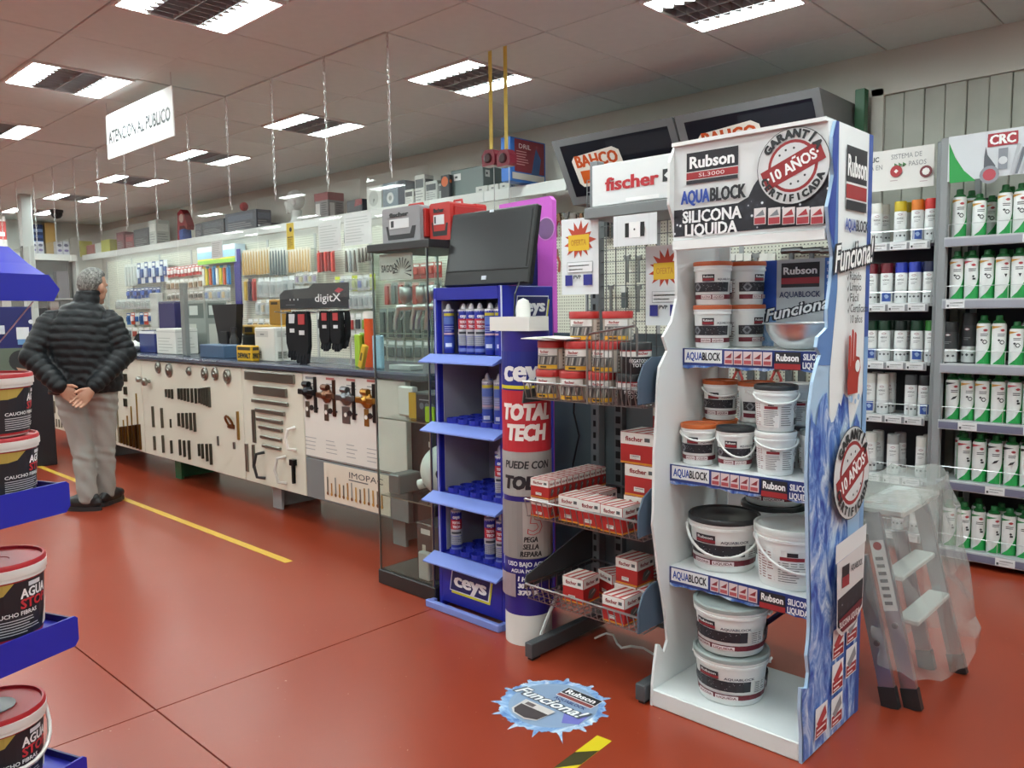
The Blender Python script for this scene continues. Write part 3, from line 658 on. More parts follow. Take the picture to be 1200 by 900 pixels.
for x, y, pr_, lab, e in ((-1.455, 2.495, sm_or, 'small bucket with orange lid at the outer front corner of the second shelf', .15), (-1.318, 2.5, sm_bk, 'small bucket with black lid and hanging handle at the front of the second shelf', .3), (-1.172, 2.5, sm_wh, 'small bucket with white lid under the black-lidded bucket, second shelf', .2), (-1.06, 2.585, sm_gr, 'small bucket with grey lid beside the blue side panel, second shelf', .9)):
    loc = (x, y, SB); pr_.put(lab, 'bucket', loc, view_rz(loc, e), G)
    if pr_ is sm_wh: wl = loc
sm_bb.put('small bucket with black lid stacked on the white-lidded one, second shelf', 'bucket', (wl[0]-.002, wl[1], SB+.1435), view_rz(wl, .1), G)
ob = (-1.455, 2.645, SB); sm_or.put('orange-lidded bucket at the back of the second shelf beneath its twin', 'bucket', ob, view_rz(ob), G); sm_or.put('orange-lidded bucket raised on its twin at the back of the second shelf', 'bucket', (ob[0], ob[1], SB+.1435), view_rz(ob, .1), G)
ob = (-1.318, 2.65, SB); sm_gr.put('bucket hidden low behind the black-lidded one, second shelf back', 'bucket', ob, view_rz(ob, .6), G); sm_or.put('orange-lidded bucket at the back of the second shelf, nearer its middle', 'bucket', (ob[0], ob[1], SB+.1435), view_rz(ob, .9), G)
ob = (-1.178, 2.665, SB); sm_bk.put('white bucket at the back of the second shelf near the blue panel', 'bucket', ob, view_rz(ob, 1.9), G); sm_wh.put('white bucket with white lid stacked near the blue panel, second shelf back', 'bucket', (ob[0], ob[1], SB+.1435), view_rz(ob, .5), G)
for k in (0, 1):
    wv = ('lower', 'upper')[k]; a = (-1.445, 2.562, SA+k*.151); sq_or.put('orange-lidded bucket at the front of the top shelf, %s of its stack' % wv, 'bucket', a, view_rz(a, .3), G)
    a = (-1.378, 2.684, SA+k*.151); sq_or.put('orange-lidded bucket behind the front stack on the top shelf, %s one' % wv, 'bucket', a, view_rz(a, 1.3), G)
# counter-top display box on the top shelf and the wrapped pouch
a = yp(893, 365, 2.742); bx = thing('counter_display_box', 'blue and silver cardboard display card with brand logo on the top shelf', 'display card', (a.x, 2.742, SA)); w = RX1-.07-a.x; zt = yp(893, 306, 2.742).z-SA
MB('satin', '#2f55b0').box(0, w, 0, .006, 0, zt).build('back_card', bx)
pm = MB('print'); P = Pr(pm, front_map(0, 0, 0), gap=.0006); m1, m2 = w*.19, w*.78
P.rect(0, 0, w, zt, '#2f56ad', mat='waterflat'); P.rect(0, zt*.4, m1, zt, '#2850b0'); P.rect(m2, zt*.3, w, zt, '#3e70bf'); P.rect(m1, 0, m2, zt, '#b9bec3'); mm = (m1+m2)/2; ww = (m2-m1)
P.rect(mm-ww*.4, zt*.68, mm+ww*.4, zt*.96, INK); P.rect(mm-ww*.4, zt*.72, mm+ww*.4, zt*.79, '#99303a'); P.text('Rubson', mm, zt*.87, .024, '#f4f4f4', w=ww*.7, bold=.03); P.text('AQUABLOCK', mm, zt*.6, .019, '#22305c', w=ww*.86, bold=.02)
P.text('Funciona!', mm, zt*.44, .04, '#1e2430', w=w*.92, bold=.07, shear=.35, rot=.2); P.text('Funciona!', mm, zt*.44, .04, '#f3f5f6', w=w*.9, bold=.02, shear=.35, rot=.2)
for i, s_ in enumerate(('Rápido', 'Limpio', 'Fácil', 'Certificado')): P.text(s_, m2+.01, zt*(.94-.075*i), .011, '#d8e4f4', align='l', w=w*.15)
pm.build('box_print', bx)
bw = thing('steel_bowl', 'shiny stainless steel bowl in front of the blue display box', 'bowl', (-1.13, 2.603, SA))
MB('metal', '#d9dcdd').lathe([(.06, .0), (.07, .004), (.1, .03), (.118, .062), (.122, .082), (.132, .085), (.132, .088), (.119, .088), (.114, .062), (.096, .034), (.066, .009), (0, .008)], 36).build('bowl', bw, 60)
q = (-1.27, 2.735, SA)
t2 = thing('small_carton', 'small pale carton with yellow top between the buckets and display box', 'box', q); MB('matt', '#c9ccce').bbox(-.02, .02, -.015, .01, 0, .05, .003).build('carton', t2); MB('gloss', '#e3cf2c').bbox(-.012, .014, -.012, .008, .05, .075, .003).build('bottle_cap', t2)

# ================================================================ wall shelving with spray cans
GREY = '#8d9193'
def spray_can(cap, style, r=.0335, h=.235, body='#e9eceb', txt='', mark=None, top='#e3e5e5'):
    t = thing('spray_can', 'x', 'spray can')
    hb = h*(.78 if style != 'crc' else .84)
    MB('satin', body).lathe([(r*.94, 0), (r, .004), (r, hb-.012), (r*.92, hb-.002), (r*.8, hb)], 20).build('can', t, 40)
    if style == 'crc':
        MB('satin', cap).lathe([(r*.82, hb-.001), (r*.82, hb+.008), (r*.5, hb+.016), (r*.48, h-.004), (r*.4, h), (0, h)], 16).build('cap', t, 40)
    else:
        MB('satin' if style != 'clear' else 'blister', cap).lathe([(r*.99, hb-.006), (r*.99, h-.006), (r*.93, h), (0, h)], 20).build('cap', t, 40)
    pm = MB('print'); P = Pr(pm, cyl_map(r, 0), step=r*.3, gap=.0003)
    if style == 'crc':
        P.rect(-r*3.0, .003, -r*1.35, hb-.016, '#23994a'); P.rect(r*1.15, .003, r*1.9, hb-.016, '#1f8f45'); P.poly([(-r*.95, .003), (r*1.15, .003), (r*1.15, h*.44), (r*.75, h*.3), (0, h*.13)], '#23994a')
        if top: P.poly([(-r*1.2, hb-.03), (r*.3, hb-.016), (-r*1.2, hb-.014)], top)
        P.circ(r*.3, h*.7, r*.34, '#b3424a', 12, ry=r*.2); P.fine(-r*.35, h*.57, r*.75, h*.64, '#42464a', 2, .4, 5)
        if mark == 'ring': P.circ(r*.25, h*.46, r*.36, '#45484b', 14); P.circ(r*.25, h*.46, r*.24, '#e4e7e6', 14); P.circ(-r*.15, h*.5, r*.2, '#45484b', 10)
        elif mark == 'drop': P.poly([(r*.05, h*.5), (r*.45, h*.5), (r*.25, h*.43)], '#33363a')
        elif mark == 'bar': P.poly([(-r*.35, h*.42), (r*.5, h*.46), (r*.55, h*.51), (-r*.3, h*.47)], '#33363a')
        else: P.circ(r*.3, h*.47, r*.2, '#33363a', 8); P.rect(r*.2, h*.4, r*.6, h*.44, '#33363a')
    else:
        P.circ(-r*.15, h*.68, r*.42, '#a5747a', 12, ry=r*.2); P.circ(-r*.15, h*.68, r*.32, '#e6e8e8', 12, ry=r*.12); P.text('ACRYLIC', -r*.15, h*.585, .009, '#4a4d52', w=r*1.1, bold=.02)
        P.fine(-r*.6, h*.46, r*.4, h*.53, '#9a9da0', 2, .35); P.rect(-r*1.25, h*.02, r*1.2, h*.34, '#dadddd')
        if mark == 'blue': P.rect(-r*.75, h*.06, r*.75, h*.3, '#3b58a6'); P.circ(0, h*.18, r*.4, '#9db4d8', 9)
        else:
            for i in range(3): P.circ(-r*.7+i*r*.65, h*.17, r*.22, '#4a4c50', 8)
        P.rect(r*2.0, h*.03, r*4.0, h*.72, '#d5d8d8'); P.fine(r*2.1, h*.05, r*3.0, h*.7, '#8a8d8f', 10, .35); P.fine(r*3.1, h*.05, r*3.9, h*.7, '#8a8d8f', 9, .35, 8)
    pm.build('can_print', t); return Proto(t)
YS = 4.72
def strip_print(o, w, slots, col='#8c8f9c', h=.05):
    pm = MB('print'); P = Pr(pm, front_map(0, -.0012, 0), gap=.0005); P.rect(.004, .006, w-.004, h-.008, col)
    for u in slots: P.rect(u, .004, u+.09, h-.004, '#e2e4e5'); P.fine(u+.02, .012, u+.085, h-.012, '#8f9294', 2, .35); P.rect(u+.006, .01, u+.016, .022, '#44474a')
    pm.build('price_label_print', o)
# -- green-and-white can bay (right)
bay = thing('can_shelving_bay', 'grey metal shelving bay of green and white spray cans', 'shelving', (-1.29, YS, 0)); B0 = Vector((-1.29, YS, 0))
BW = 1.25
MB('satin', '#2c2e31').box(0, BW, .45, .46, 0, 2.0).build('back_panel', bay)
for xx in (-.012, BW): MB('satin', GREY).bbox(xx-.02, xx+.02, .0, .045, 0, 2.28, .004).build('upright', bay)
MB('satin', GREY).bbox(.03, .06, .42, .45, 0, 2.28, .003).build('rear_upright', bay)
zs = [yp(1108, y, YS).z for y in (290, 362, 437, 503, 573, 652)]; CRZ = []
sl = [(.36, .55, .73, .92), (.02, .50, .85), (.42, .66, .9), (.1, .4, .68, .95), (.24, .5, .62, .9), (.3, .8, 1.0)]
for i, z in enumerate(zs):
    z = max(z, .03); o = MB('satin', '#a7abad').box(.01, BW-.01, 0.0, .45, z+.03, z+.048).build('shelf', bay)
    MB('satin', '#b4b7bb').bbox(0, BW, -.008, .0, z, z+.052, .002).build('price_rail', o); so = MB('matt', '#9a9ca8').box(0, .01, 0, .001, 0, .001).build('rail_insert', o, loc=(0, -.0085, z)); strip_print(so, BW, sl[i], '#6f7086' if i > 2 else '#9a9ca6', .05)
    wr = MB('metal', '#d5d8d8').tube([(.012, .02, z+.12), (BW-.012, .02, z+.12)], .0022, 5)
    for x in (.012, .3, .6, .9, BW-.012): wr.tube([(x, .02, z+.05), (x, .02, z+.12)], .002, 5)
    wr.build('wire_guard', o); CRZ.append(z+.0485)
# header of the bay
z0, z1 = yp(1113, 213, YS).z, yp(1113, 163, YS).z
ho = MB('satin', '#d3d7dc').box(.005, BW, -.006, 0, z0, z1+.01).build('header_card', bay); pm = MB('print'); P = Pr(pm, front_map(-B0.x, -.0065, 0), gap=.0006)
S = lambda a, c: ((lambda q: (q.x, q.z))(yp(a, c, YS)))
P.poly([S(1113, 215), S(1113, 168), S(1120, 185), S(1130, 200), S(1144, 212)], '#2b9a4a'); a, c = S(1158, 170), S(1194, 152)
P.poly([S(1158, 162), S(1194, 154), S(1194, 166), S(1158, 170)], '#a23a44'); P.rect(a[0], z1-.07, c[0], z1-.005, '#a83842'); P.text('CRC', (a[0]+c[0])/2, z1-.037, .045, '#f4f4f4', w=(c[0]-a[0])*.85, bold=.04)
P.poly([S(1153, 205), S(1154, 184), S(1156, 172), S(1158, 182), S(1167, 194), S(1167, 204)], '#5b5e66'); P.rect(*S(1154, 200), S(1166, 196)[0], S(1166, 197)[1]+.004, '#d9dbde'); P.rect(*S(1170, 199), S(1181, 199)[0], S(1181, 173)[1], '#8a8f98'); P.circ(*S(1176, 188), .02, '#d5d8dc', 10); P.circ(*S(1160, 205), .045, '#8f939b', 14); P.circ(*S(1160, 205), .03, '#b64c57', 12)
for i in range(5): u, v = S(1184+i*6, 204); P.poly([(u, v), (u+.012, v), (u+.045, v+.14-.02*i), (u+.03, v+.15-.02*i)], '#6d727b' if i % 2 else '#b9bcc2')
pm.build('header_print', ho)
cg = '#1c6b35'
c_or = spray_can(cg, 'crc', h=.258, mark='ring', top='#d8a24a', r=.0345); c_rd = spray_can(cg, 'crc', h=.258, mark='hex', top='#c04a52', r=.0345); c_dr = spray_can(cg, 'crc', h=.258, mark='drop', top='#d8a24a', r=.0345); c_br = spray_can(cg, 'crc', h=.258, mark='bar', top='#33363a', r=.0345); c_pl = spray_can(cg, 'crc', h=.25, mark='hex', top='#2a8a4a', r=.0345); c_sm = spray_can(cg, 'crc', h=.225, mark='ring', top='#d8a24a', r=.034)
rows = [[(1121, c_or), (1147, c_sm), (1177, c_or), (1193, c_or), (1212, c_or)], [(1118, c_or), (1137, c_rd), (1155, c_or), (1174, c_dr), (1193, c_dr), (1212, c_dr)], [(1152, c_or), (1170, c_or), (1191, c_sm), (1212, c_or)], [(1114, c_br), (1133, c_or), (1150, c_or), (1169, c_or), (1188, c_rd), (1207, c_rd)], [(1129, c_rd), (1147, c_rd), (1166, c_br), (1185, c_br), (1203, c_br)], [(1112, c_pl), (1129, c_pl), (1143, c_pl), (1162, c_pl), (1182, c_pl), (1200, c_pl)]]
what = {id(c_or): 'orange-topped', id(c_rd): 'red-topped', id(c_dr): 'drop-marked', id(c_br): 'dark-topped', id(c_pl): 'green-topped', id(c_sm): 'shorter'}
for i, rw in enumerate(rows):
    lx = -9
    for j, (px, pr_) in enumerate(rw):
        q = yp(px, (260, 335, 410, 480, 550, 625)[i], 4.80); lx = max(q.x, -1.244, lx+.0715); loc = (lx, 4.80+random.uniform(-.004, .004), CRZ[i])
        pr_.put('%s green and white spray can, %s from the upright on the %s shelf' % (what[id(pr_)], ORD[j], ORD[i]), 'spray can', loc, view_rz(loc, random.uniform(-.15, .2)), 'green and white spray cans')
    for j in range(5 if i != 2 else 3):
        loc = (-1.22+j*.1+(.3 if i == 2 else 0)+random.uniform(-.01, .01), 4.9+.03*(j % 2), CRZ[i]); pr_ = rw[j % len(rw)][1]
        pr_.put('green and white spray can in the back row, %s along the %s shelf' % (ORD[j], ORD[i]), 'spray can', loc, view_rz(loc, random.uniform(-.8, .8)), 'green and white spray cans')
blk = Proto(spray_can('#3b3d3f', 'cap', body='#4a4d50').root)
for j, px in enumerate((1113, 1135)):
    q = yp(px, 430, 4.86); blk.put(['dark grey spray can standing by the upright on the third shelf', 'dark grey spray can behind the wire on the third shelf'][j], 'spray can', (q.x, 4.86, CRZ[2]), 0, 'dark spray cans', scale=(1.1, 1.1, .95+.2*j))
# -- paint can bay (middle), partly behind the display
YA = 4.80; bx0 = -1.87
bay = thing('paint_shelving_bay', 'grey shelving bay of white spray paints with coloured caps', 'shelving', (bx0, YA, 0)); BW = -1.345-bx0
MB('satin', '#2c2e31').box(0, BW, .26, .27, 0, 1.75).build('back_panel', bay)
for xx in (.0, BW): MB('satin', GREY).bbox(xx-.018, xx+.018, .0, .04, 0, 2.28, .004).build('upright', bay)
zs = [yp(1095, y, YA).z for y in (291, 365, 435, 500, 573)]+[.06]; ACZ = []
for i, z in enumerate(zs):
    o = MB('satin', '#a7abad').box(.01, BW-.02, 0.0, .26, z+.03, z+.045).build('shelf', bay)
    MB('satin', '#c3c6c8').bbox(.0, BW-.035, -.008, 0, z, z+.05, .002).build('price_rail', o); so = MB('matt', '#9a9ca8').box(0, .01, 0, .001, 0, .001).build('rail_insert', o, loc=(0, -.0085, z)); strip_print(so, BW-.035, [BW-.14-.105*k for k in range(4)], '#8a8d92', .048)
    wr = MB('metal', '#d5d8d8').tube([(.012, .02, z+.11), (BW-.03, .02, z+.11)], .0022, 5)
    for k in range(6): wr.tube([(.012+k*(BW-.045)/5, .02, z+.05), (.012+k*(BW-.045)/5, .02, z+.115)], .002, 5)
    wr.build('wire_guard', o); ACZ.append(z+.0455)
z0, z1 = yp(1100, 217, YA).z, yp(1100, 168, YA).z; ho = MB('satin', '#dddbd7').box(-.02, BW-.03, -.006, 0, z0, z1).build('header_card', bay); pm = MB('print'); P = Pr(pm, front_map(-bx0, -.0065, 0), gap=.0006)
S = lambda a, c: ((lambda q: (q.x, q.z))(yp(a, c, YA)))
ua = S(1017, 180)[0]
P.text('ACRYLIC', ua, z1-.045, .026, '#4e5052', w=.13, bold=.03); P.text('SISTEMA DE', S(1063, 178)[0], z1-.042, .026, '#8a8b8c', w=.16); P.text('PINTURA EN', ua-.0, z1-.09, .026, '#8a8b8c', w=.17); P.text('PASOS', S(1076, 187)[0], z1-.088, .026, '#8a8b8c', w=.09)
for k in range(3): u, v = S(1049+k*5, 185)[0], z1-.09; P.poly([(u, v-.014), (u, v+.014), (u+.02, v)], '#4e7a4e')
for k, px in enumerate((1051, 1086)): u, v = S(px, 201); P.circ(u, v, .032, '#a83238' if k == 0 else '#74333a', 18); P.circ(u, v, .02 if k else .012, '#eceae6', 8 if k else 4); P.fine(u-.03, v-.055, u+.03, v-.045, '#b8a2a2', 1)
pm.build('header_print', ho)
caps = {'white': '#e4e5df', 'yellow': '#c3ac1c', 'orange': '#db7a22', 'red': '#cc2f2a', 'dark red': '#6f1a28', 'blue': '#2337a6', 'navy': '#1b2248', 'dark green': '#173f2a', 'black green': '#17241f', 'green': '#2c7a2a', 'silver': '#a6a8a8', 'grey': '#54575a', 'black': '#2c2c2e', 'clear': '#c9cdcd'}
cans = {}
def acan(c, mk):
    k = (c, mk)
    if k not in cans: cans[k] = spray_can(caps[c], 'clear' if c == 'clear' else 'acr', r=.0325, h=.232, mark=mk)
    return cans[k]
arow = [[(1027, 'white', 0), (1055, 'yellow', 0), (1075, 'orange', 'blue'), (1091, 'red', 0)], [(1021, 'dark red', 0), (1039, 'dark red', 'blue'), (1056, 'blue', 0), (1072, 'blue', 0), (1089, 'navy', 0)], [(1021, 'dark green', 'blue'), (1036, 'dark green', 0), (1055, 'black green', 0), (1074, 'dark green', 'blue'), (1091, 'green', 0)], [(1019, 'white', 'blue'), (1034, 'white', 0), (1067, 'grey', 0), (1083, 'black', 'blue')], [(1020, 'white', 0), (1046, 'silver', 0), (1080, 'white', 0)], [(1052, 'white', 0), (1073, 'clear', 0)]]
for i, rw in enumerate(arow):
    lx = -9
    for j, (px, c, mk) in enumerate(rw):
        q = yp(px, (265, 338, 408, 475, 545, 610)[i], 4.87); lx = max(q.x, lx+.067); loc = (lx, 4.87, ACZ[i])
        acan(c, mk).put('white spray paint with %s cap%s, %s shelf, %s along' % (c, ' and blue print' if mk else '', ORD[i], ORD[j]), 'spray can', loc, view_rz(loc, random.uniform(-.1, .25)), 'white spray paints')
        if i not in (3, 5) or j < 2:
            loc = (lx+.012, 4.955, ACZ[i]); acan(c, mk).put('white spray paint with %s cap in the back row, %s shelf, %s along' % (c, ORD[i], ORD[j]), 'spray can', loc, view_rz(loc, random.uniform(-1.5, 1.5)), 'white spray paints')
# green upright between the bays
a = yp(1010, 105, 5.12); tag(MB('satin', '#1f5a36').bbox(-.03, .03, -.03, .03, 0, a.z, .004).build('shelving_upright', None, loc=(a.x, 5.12, 0)), 'dark green slotted shelving post above the display header', 'post')

# ================================================================ wrapped step ladder
t_lad = t = thing('step_ladder', 'folded grey aluminium step ladder in clear plastic wrap', 'ladder', (-.87, 2.87, 0)); LO = Vector((-.87, 2.87, 0))
ALU = '#b9b9c0'
tb = yp(1022, 600, 2.9); ta = yp(1008, 650, 2.86)
def rail(p0, p1, nm, w=.026, d=.011):
    p0, p1 = Vector(p0)-LO, Vector(p1)-LO; ax = (p1-p0).normalized(); u = Vector((0, 1, 0)).cross(ax).normalized(); v = Vector((0, 1, 0))
    q = MB('metal', ALU); vs = [p+u*(a*w)+v*(b_*d) for p in (p0, p1) for a, b_ in ((-1, -1), (1, -1), (1, 1), (-1, 1))]
    q.add(vs, [(0, 3, 2, 1), (4, 5, 6, 7), (0, 1, 5, 4), (1, 2, 6, 5), (2, 3, 7, 6), (3, 0, 4, 7)]); o = q.build(nm, t)
    f_ = MB('satin', '#2b2b2d'); e = p0+ax*.07; vs = [p+u*(a*(w+.003))+v*(b_*(d+.003)) for p in (p0-ax*.004, e) for a, b_ in ((-1, -1), (1, -1), (1, 1), (-1, 1))]
    f_.add(vs, [(0, 3, 2, 1), (4, 5, 6, 7), (0, 1, 5, 4), (1, 2, 6, 5), (2, 3, 7, 6), (3, 0, 4, 7)]); f_.build('rubber_foot', o)
    MB('metal', '#8f8f92').lathe([(.011, 0), (.011, .004), (.006, .006)], 10, tuple(p0+(p1-p0)*.42+Vector((0, -d, 0))), 'y').build('rivet', o)
rail((-.9, 2.86, .003), (ta.x, 2.86, ta.z), 'rear_rail'); rail((-.838, 2.9, .003), (tb.x, 2.9, tb.z), 'front_rail')
rail((-.9, 3.27, .003), (ta.x, 3.27, ta.z), 'rear_rail'); rail((-.80, 3.31, .003), (tb.x+.03, 3.31, tb.z), 'front_rail')
for i, (px, py) in enumerate(((1056, 727), (1038, 675))):
    q = yp(px, py, 2.91)-LO; MB('satin', '#c3cbc8').bbox(q.x-.02, q.x+.055, .05, .42, q.z-.012, q.z+.008, .004).build('tread', t)
q = yp(1017, 602, 2.9)-LO; MB('satin', '#c9cfce').bbox(q.x-.05, q.x+.12, .03, .44, q.z, q.z+.03, .008).build('top_platform', t)
pm = MB('print'); P = Pr(pm, top_map(q.x-.05, .03, q.z+.031), gap=.0005); P.rect(.01, .02, .09, .16, '#e6e8e8'); P.rect(.02, .03, .05, .06, '#b24a4e'); P.fine(.055, .03, .085, .15, '#777777', 4); pm.build('platform_sticker', t)
# sticker along the front rail
u0 = Vector((-.838, 2.886, 0))-LO; u1 = Vector((tb.x, 2.886, tb.z))-LO; ax = (u1-u0).normalized(); vx = Vector((0, 1, 0)).cross(ax).normalized()
pm = MB('print'); P = Pr(pm, lambda a, c, d: u0+ax*c+vx*a+Vector((0, -1, 0))*(d+.002), gap=.0006); L_ = (u1-u0).length
P.rect(-.024, L_*.5, .024, L_*.86, '#eceeee'); P.circ(0, L_*.83, .015, '#b5423f', 12)
for k in range(7):
    P.k = 5; z = L_*(.53+.038*k); P.rect(-.015, z, .012, z+.012, '#5f6264')
pm.build('rail_sticker', t)
# loose film bag
rd = random.Random(3); fb = MB('film'); rings = []
levels = [(.0, None)]+[(f_, .8*(1-f_)+.02) for f_ in (.06, .14, .22, .3, .38, .46, .54, .62, .7, .78, .86)]
sq = [(math.copysign(min(1, 1.25*abs(math.cos(a))), math.cos(a)), math.copysign(min(1, 1.25*abs(math.sin(a))), math.sin(a))) for a in [2*PI*i/22 for i in range(22)]]; n = len(sq)
for f_, z in levels:
    cx = tb.x+.035+(-.86-tb.x)*f_; hw = .096+.02*f_+(.012 if .2 < f_ < .8 else 0)
    rings.append([Vector((cx+hw*a*(1+rd.uniform(-.06, .1)), 3.1+.262*c*(1+rd.uniform(-.02, .035)), (tb.z+.04 if z is None else z)+rd.uniform(-.015, .015))) - LO for a, c in sq])
vs = [p for r_ in rings for p in r_]; fb.add(vs, [(j*n+i, j*n+(i+1) % n, (j+1)*n+(i+1) % n, (j+1)*n+i) for j in range(len(levels)-1) for i in range(n)]+[tuple(range(n))])
fb.build('plastic_wrap', t_lad)
# ================================================================ wall lightboxes and tool pegboard (right half of back wall)
pegA0, pegA1 = -4.75, -2.03
pb = thing('tool_pegboard', 'cream pegboard wall of hanging hand tools behind the display racks', 'pegboard', (pegA0, 5.2, 0))
MB('pegboard').box(0, pegA1-pegA0, 0, .02, .35, 2.2).build('perforated_panel', pb)
for x in (0, .68, 1.36, 2.04, 2.7): MB('satin', '#9a9d9e').box(x-.018, x+.018, -.003, .0, 0, 2.2).build('upright', pb)
MB('satin', '#8f9192').box(0, 2.7, -.35, 0, 0, .35).build('base_shelf', pb)
def lightbox(x0, x1, lab):
    t = thing('lightbox_header', lab, 'header sign', (x0, 4.6, 0)); w = x1-x0
    prof = [(0, 2.64), (.25, 2.2), (.6, 2.2), (.6, 2.64)]
    MB('satin', '#77797b').prism(prof, lambda u, v, d: Vector((d, u, v)), 0, w).build('cabinet', t)
    o = Vector((0, 0, 2.64)); uy = Vector((0, .25, -.44)).normalized(); L_ = math.hypot(.25, .44)
    pm = MB('print'); P = Pr(pm, lambda u, v, d: o+Vector((1, 0, 0))*u+uy*(L_-v)+Vector((0, -.44, -.25)).normalized()*d, gap=.0012)
    P.rect(.06, .06, w-.05, L_-.05, '#12161f', mat='gloss'); P.rect(w*.45, L_*.62, w*.95, L_*.86, '#20262e')
    bo = pm.build('dark_panel', t)
    lg = MB('print'); Q = Pr(lg, lambda u, v, d: o+Vector((1, 0, 0))*u+uy*(L_-v)+Vector((0, -.44, -.25)).normalized()*(d+.006), gap=.0012)
    a, c = .14, .58; R_ = [(a, L_*.32), (a+.03, L_*.26), (c-.05, L_*.26), (c, L_*.34), (c-.02, L_*.72), (c-.07, L_*.78), (a+.02, L_*.72), (a-.01, L_*.66)]
    Q.poly(R_, '#ebe6dc'); Q.text('BAHCO', (a+c)/2-.01, L_*.64, .085, '#cb5420', w=.37, bold=.04); Q.rect(a+.04, L_*.31, c-.1, L_*.5, '#d2601f')
    Q.poly([(c-.22, L_*.42), (c-.16, L_*.47), (c-.06, L_*.5), (c-.06, L_*.33), (c-.18, L_*.34)], '#ebe6dc'); lg.build('logo_plate', t)
lightbox(-3.93, -2.9, 'dark tilted lightbox header with orange logo above the white price posters'); lightbox(-2.885, -1.935, 'dark tilted lightbox header with orange logo above the cardboard display')

def wrench(l, col, kind):
    t = thing('hand_tool', 'x', 'tool'); q = MB('metal', col)
    if kind == 'spanner': q.box(-.01, .01, -.006, .006, -l, -.02).prism([(-.022, -.03), (-.026, .01), (-.01, .0), (.01, .0), (.026, .01), (.022, -.03)], lambda u, v, d: Vector((u, d, v)), -.007, .007); q.build('shaft', t)
    elif kind == 'hammer':
        q.cyl((-.06, 0, -.02), (.06, 0, -.02), .022, n=10); q.build('head', t); MB('satin', '#4a4d4f').cyl((0, 0, -.02), (0, 0, -l), .016, n=8).build('handle', t)
    elif kind == 'plier':
        q.prism([(-.012, 0), (.012, 0), (.018, -.06), (-.018, -.06)], lambda u, v, d: Vector((u, d, v)), -.008, .008); q.build('jaw', t)
        for s in (-1, 1): MB('satin', '#a23b35').tube([(s*.01, 0, -.06), (s*.03, 0, -.11), (s*.024, 0, -l)], .009, 6).build('handle', t)
    elif kind == 'clamp':
        q.box(-.006, .006, -.004, .004, -l, 0); q.build('bar', t); MB('satin', '#2b2c2e').lathe([(.055, -.006), (.055, .006), (.04, .006)], 14, (0, 0, -.04), 'y').build('jaw', t)
    else:
        MB('satin', '#4d5456').box(-.02, .02, -.012, .012, -l, -.01).build('blister', t); MB('print', '#d8d9d2').box(-.024, .024, -.014, -.012, -.05, 0).build('card', t)
    MB('metal', '#c8c8c8').tube([(0, .0, .0), (0, .05, .01)], .003, 5).build('hook', t); return Proto(t)
hw = {'s': wrench(.2, '#8d9090', 'spanner'), 'h': wrench(.26, '#6c6f70', 'hammer'), 'p': wrench(.19, '#8b6a55', 'plier'), 'c': wrench(.22, '#3a3c3e', 'clamp'), 'b': wrench(.17, '#6f7678', 'blister')}
hn = {'s': ('grey spanner', 'spanner'), 'h': ('grey-headed hammer', 'hammer'), 'p': ('red-handled pliers', 'pliers'), 'c': ('black ring clamp', 'clamp'), 'b': ('packed drill set', 'tool pack')}
def peg_row(px0, px1, py, n, kinds, where, Y=5.14):
    for j in range(n):
        q = yp(px0+(px1-px0)*j/max(1, n-1), py, Y); k = kinds[j % len(kinds)]
        hw[k].put('%s hanging %s of %d %s' % (hn[k][0], ORD[j], n, where), hn[k][1], (q.x, Y, q.z), 0, 'tools on the pegboard', scale=(1.15, 1, 1))
peg_row(655, 690, 250, 5, 'psb', 'in the row beside the pink board'); peg_row(652, 688, 292, 4, 'psp', 'under the pliers row beside the pink board'); peg_row(830, 905, 297, 9, 'bbsb', 'behind the orange-lidded buckets'); peg_row(928, 975, 290, 3, 'h', 'behind the blue display box')
peg_row(878, 879, 330, 1, 'c', 'left of the blue display box'); peg_row(735, 775, 300, 4, 'ss', 'behind the wire grid panel'); peg_row(700, 760, 252, 7, 'sbb', 'under the white header board'); peg_row(850, 940, 425, 7, 'bpb', 'seen under the top display shelf')
peg_row(700, 780, 335, 6, 'bs', 'low behind the wire grid panel')
# boxes on the wall base shelf
for j in range(4):
    tag(MB('satin', ('#3c3f42', '#b5402f', '#c9b338', '#3a4a7a')[j]).bbox(-.09, .09, -.12, .12, 0, .16, .006).build('tool_case', None, loc=(-3.6+j*.42, 5.0, .352)), '%s tool case on the low shelf under the pegboard' % ('grey', 'red', 'yellow', 'blue')[j], 'tool case', 'tool cases under the pegboard')
# blue boxed drill set on top of the fascia
a = yp(601, 222, 4.7); t = thing('drill_box', 'blue and red boxed drill with white print standing beside the tilted lightbox', 'box', (a.x+.05, 4.62, 2.412)); 
MB('satin', '#2f66b0').bbox(-.1, .0, 0, .42, 0, .34, .004).build('carton', t); pm = MB('print'); P = Pr(pm, side_map(.0005, 0, 0)); P.rect(.05, .08, .4, .33, '#7a2a34'); P.text('DRIL', .17, .28, .035, '#e9dede', w=.14); P.fine(.07, .13, .22, .25, '#c99', 6, .3); P.poly([(.24, .06), (.33, .06), (.36, .2), (.3, .28), (.27, .18)], '#35517e'); P.rect(.02, .02, .4, .07, '#b9b4ac'); pm.build('cover_print', t)

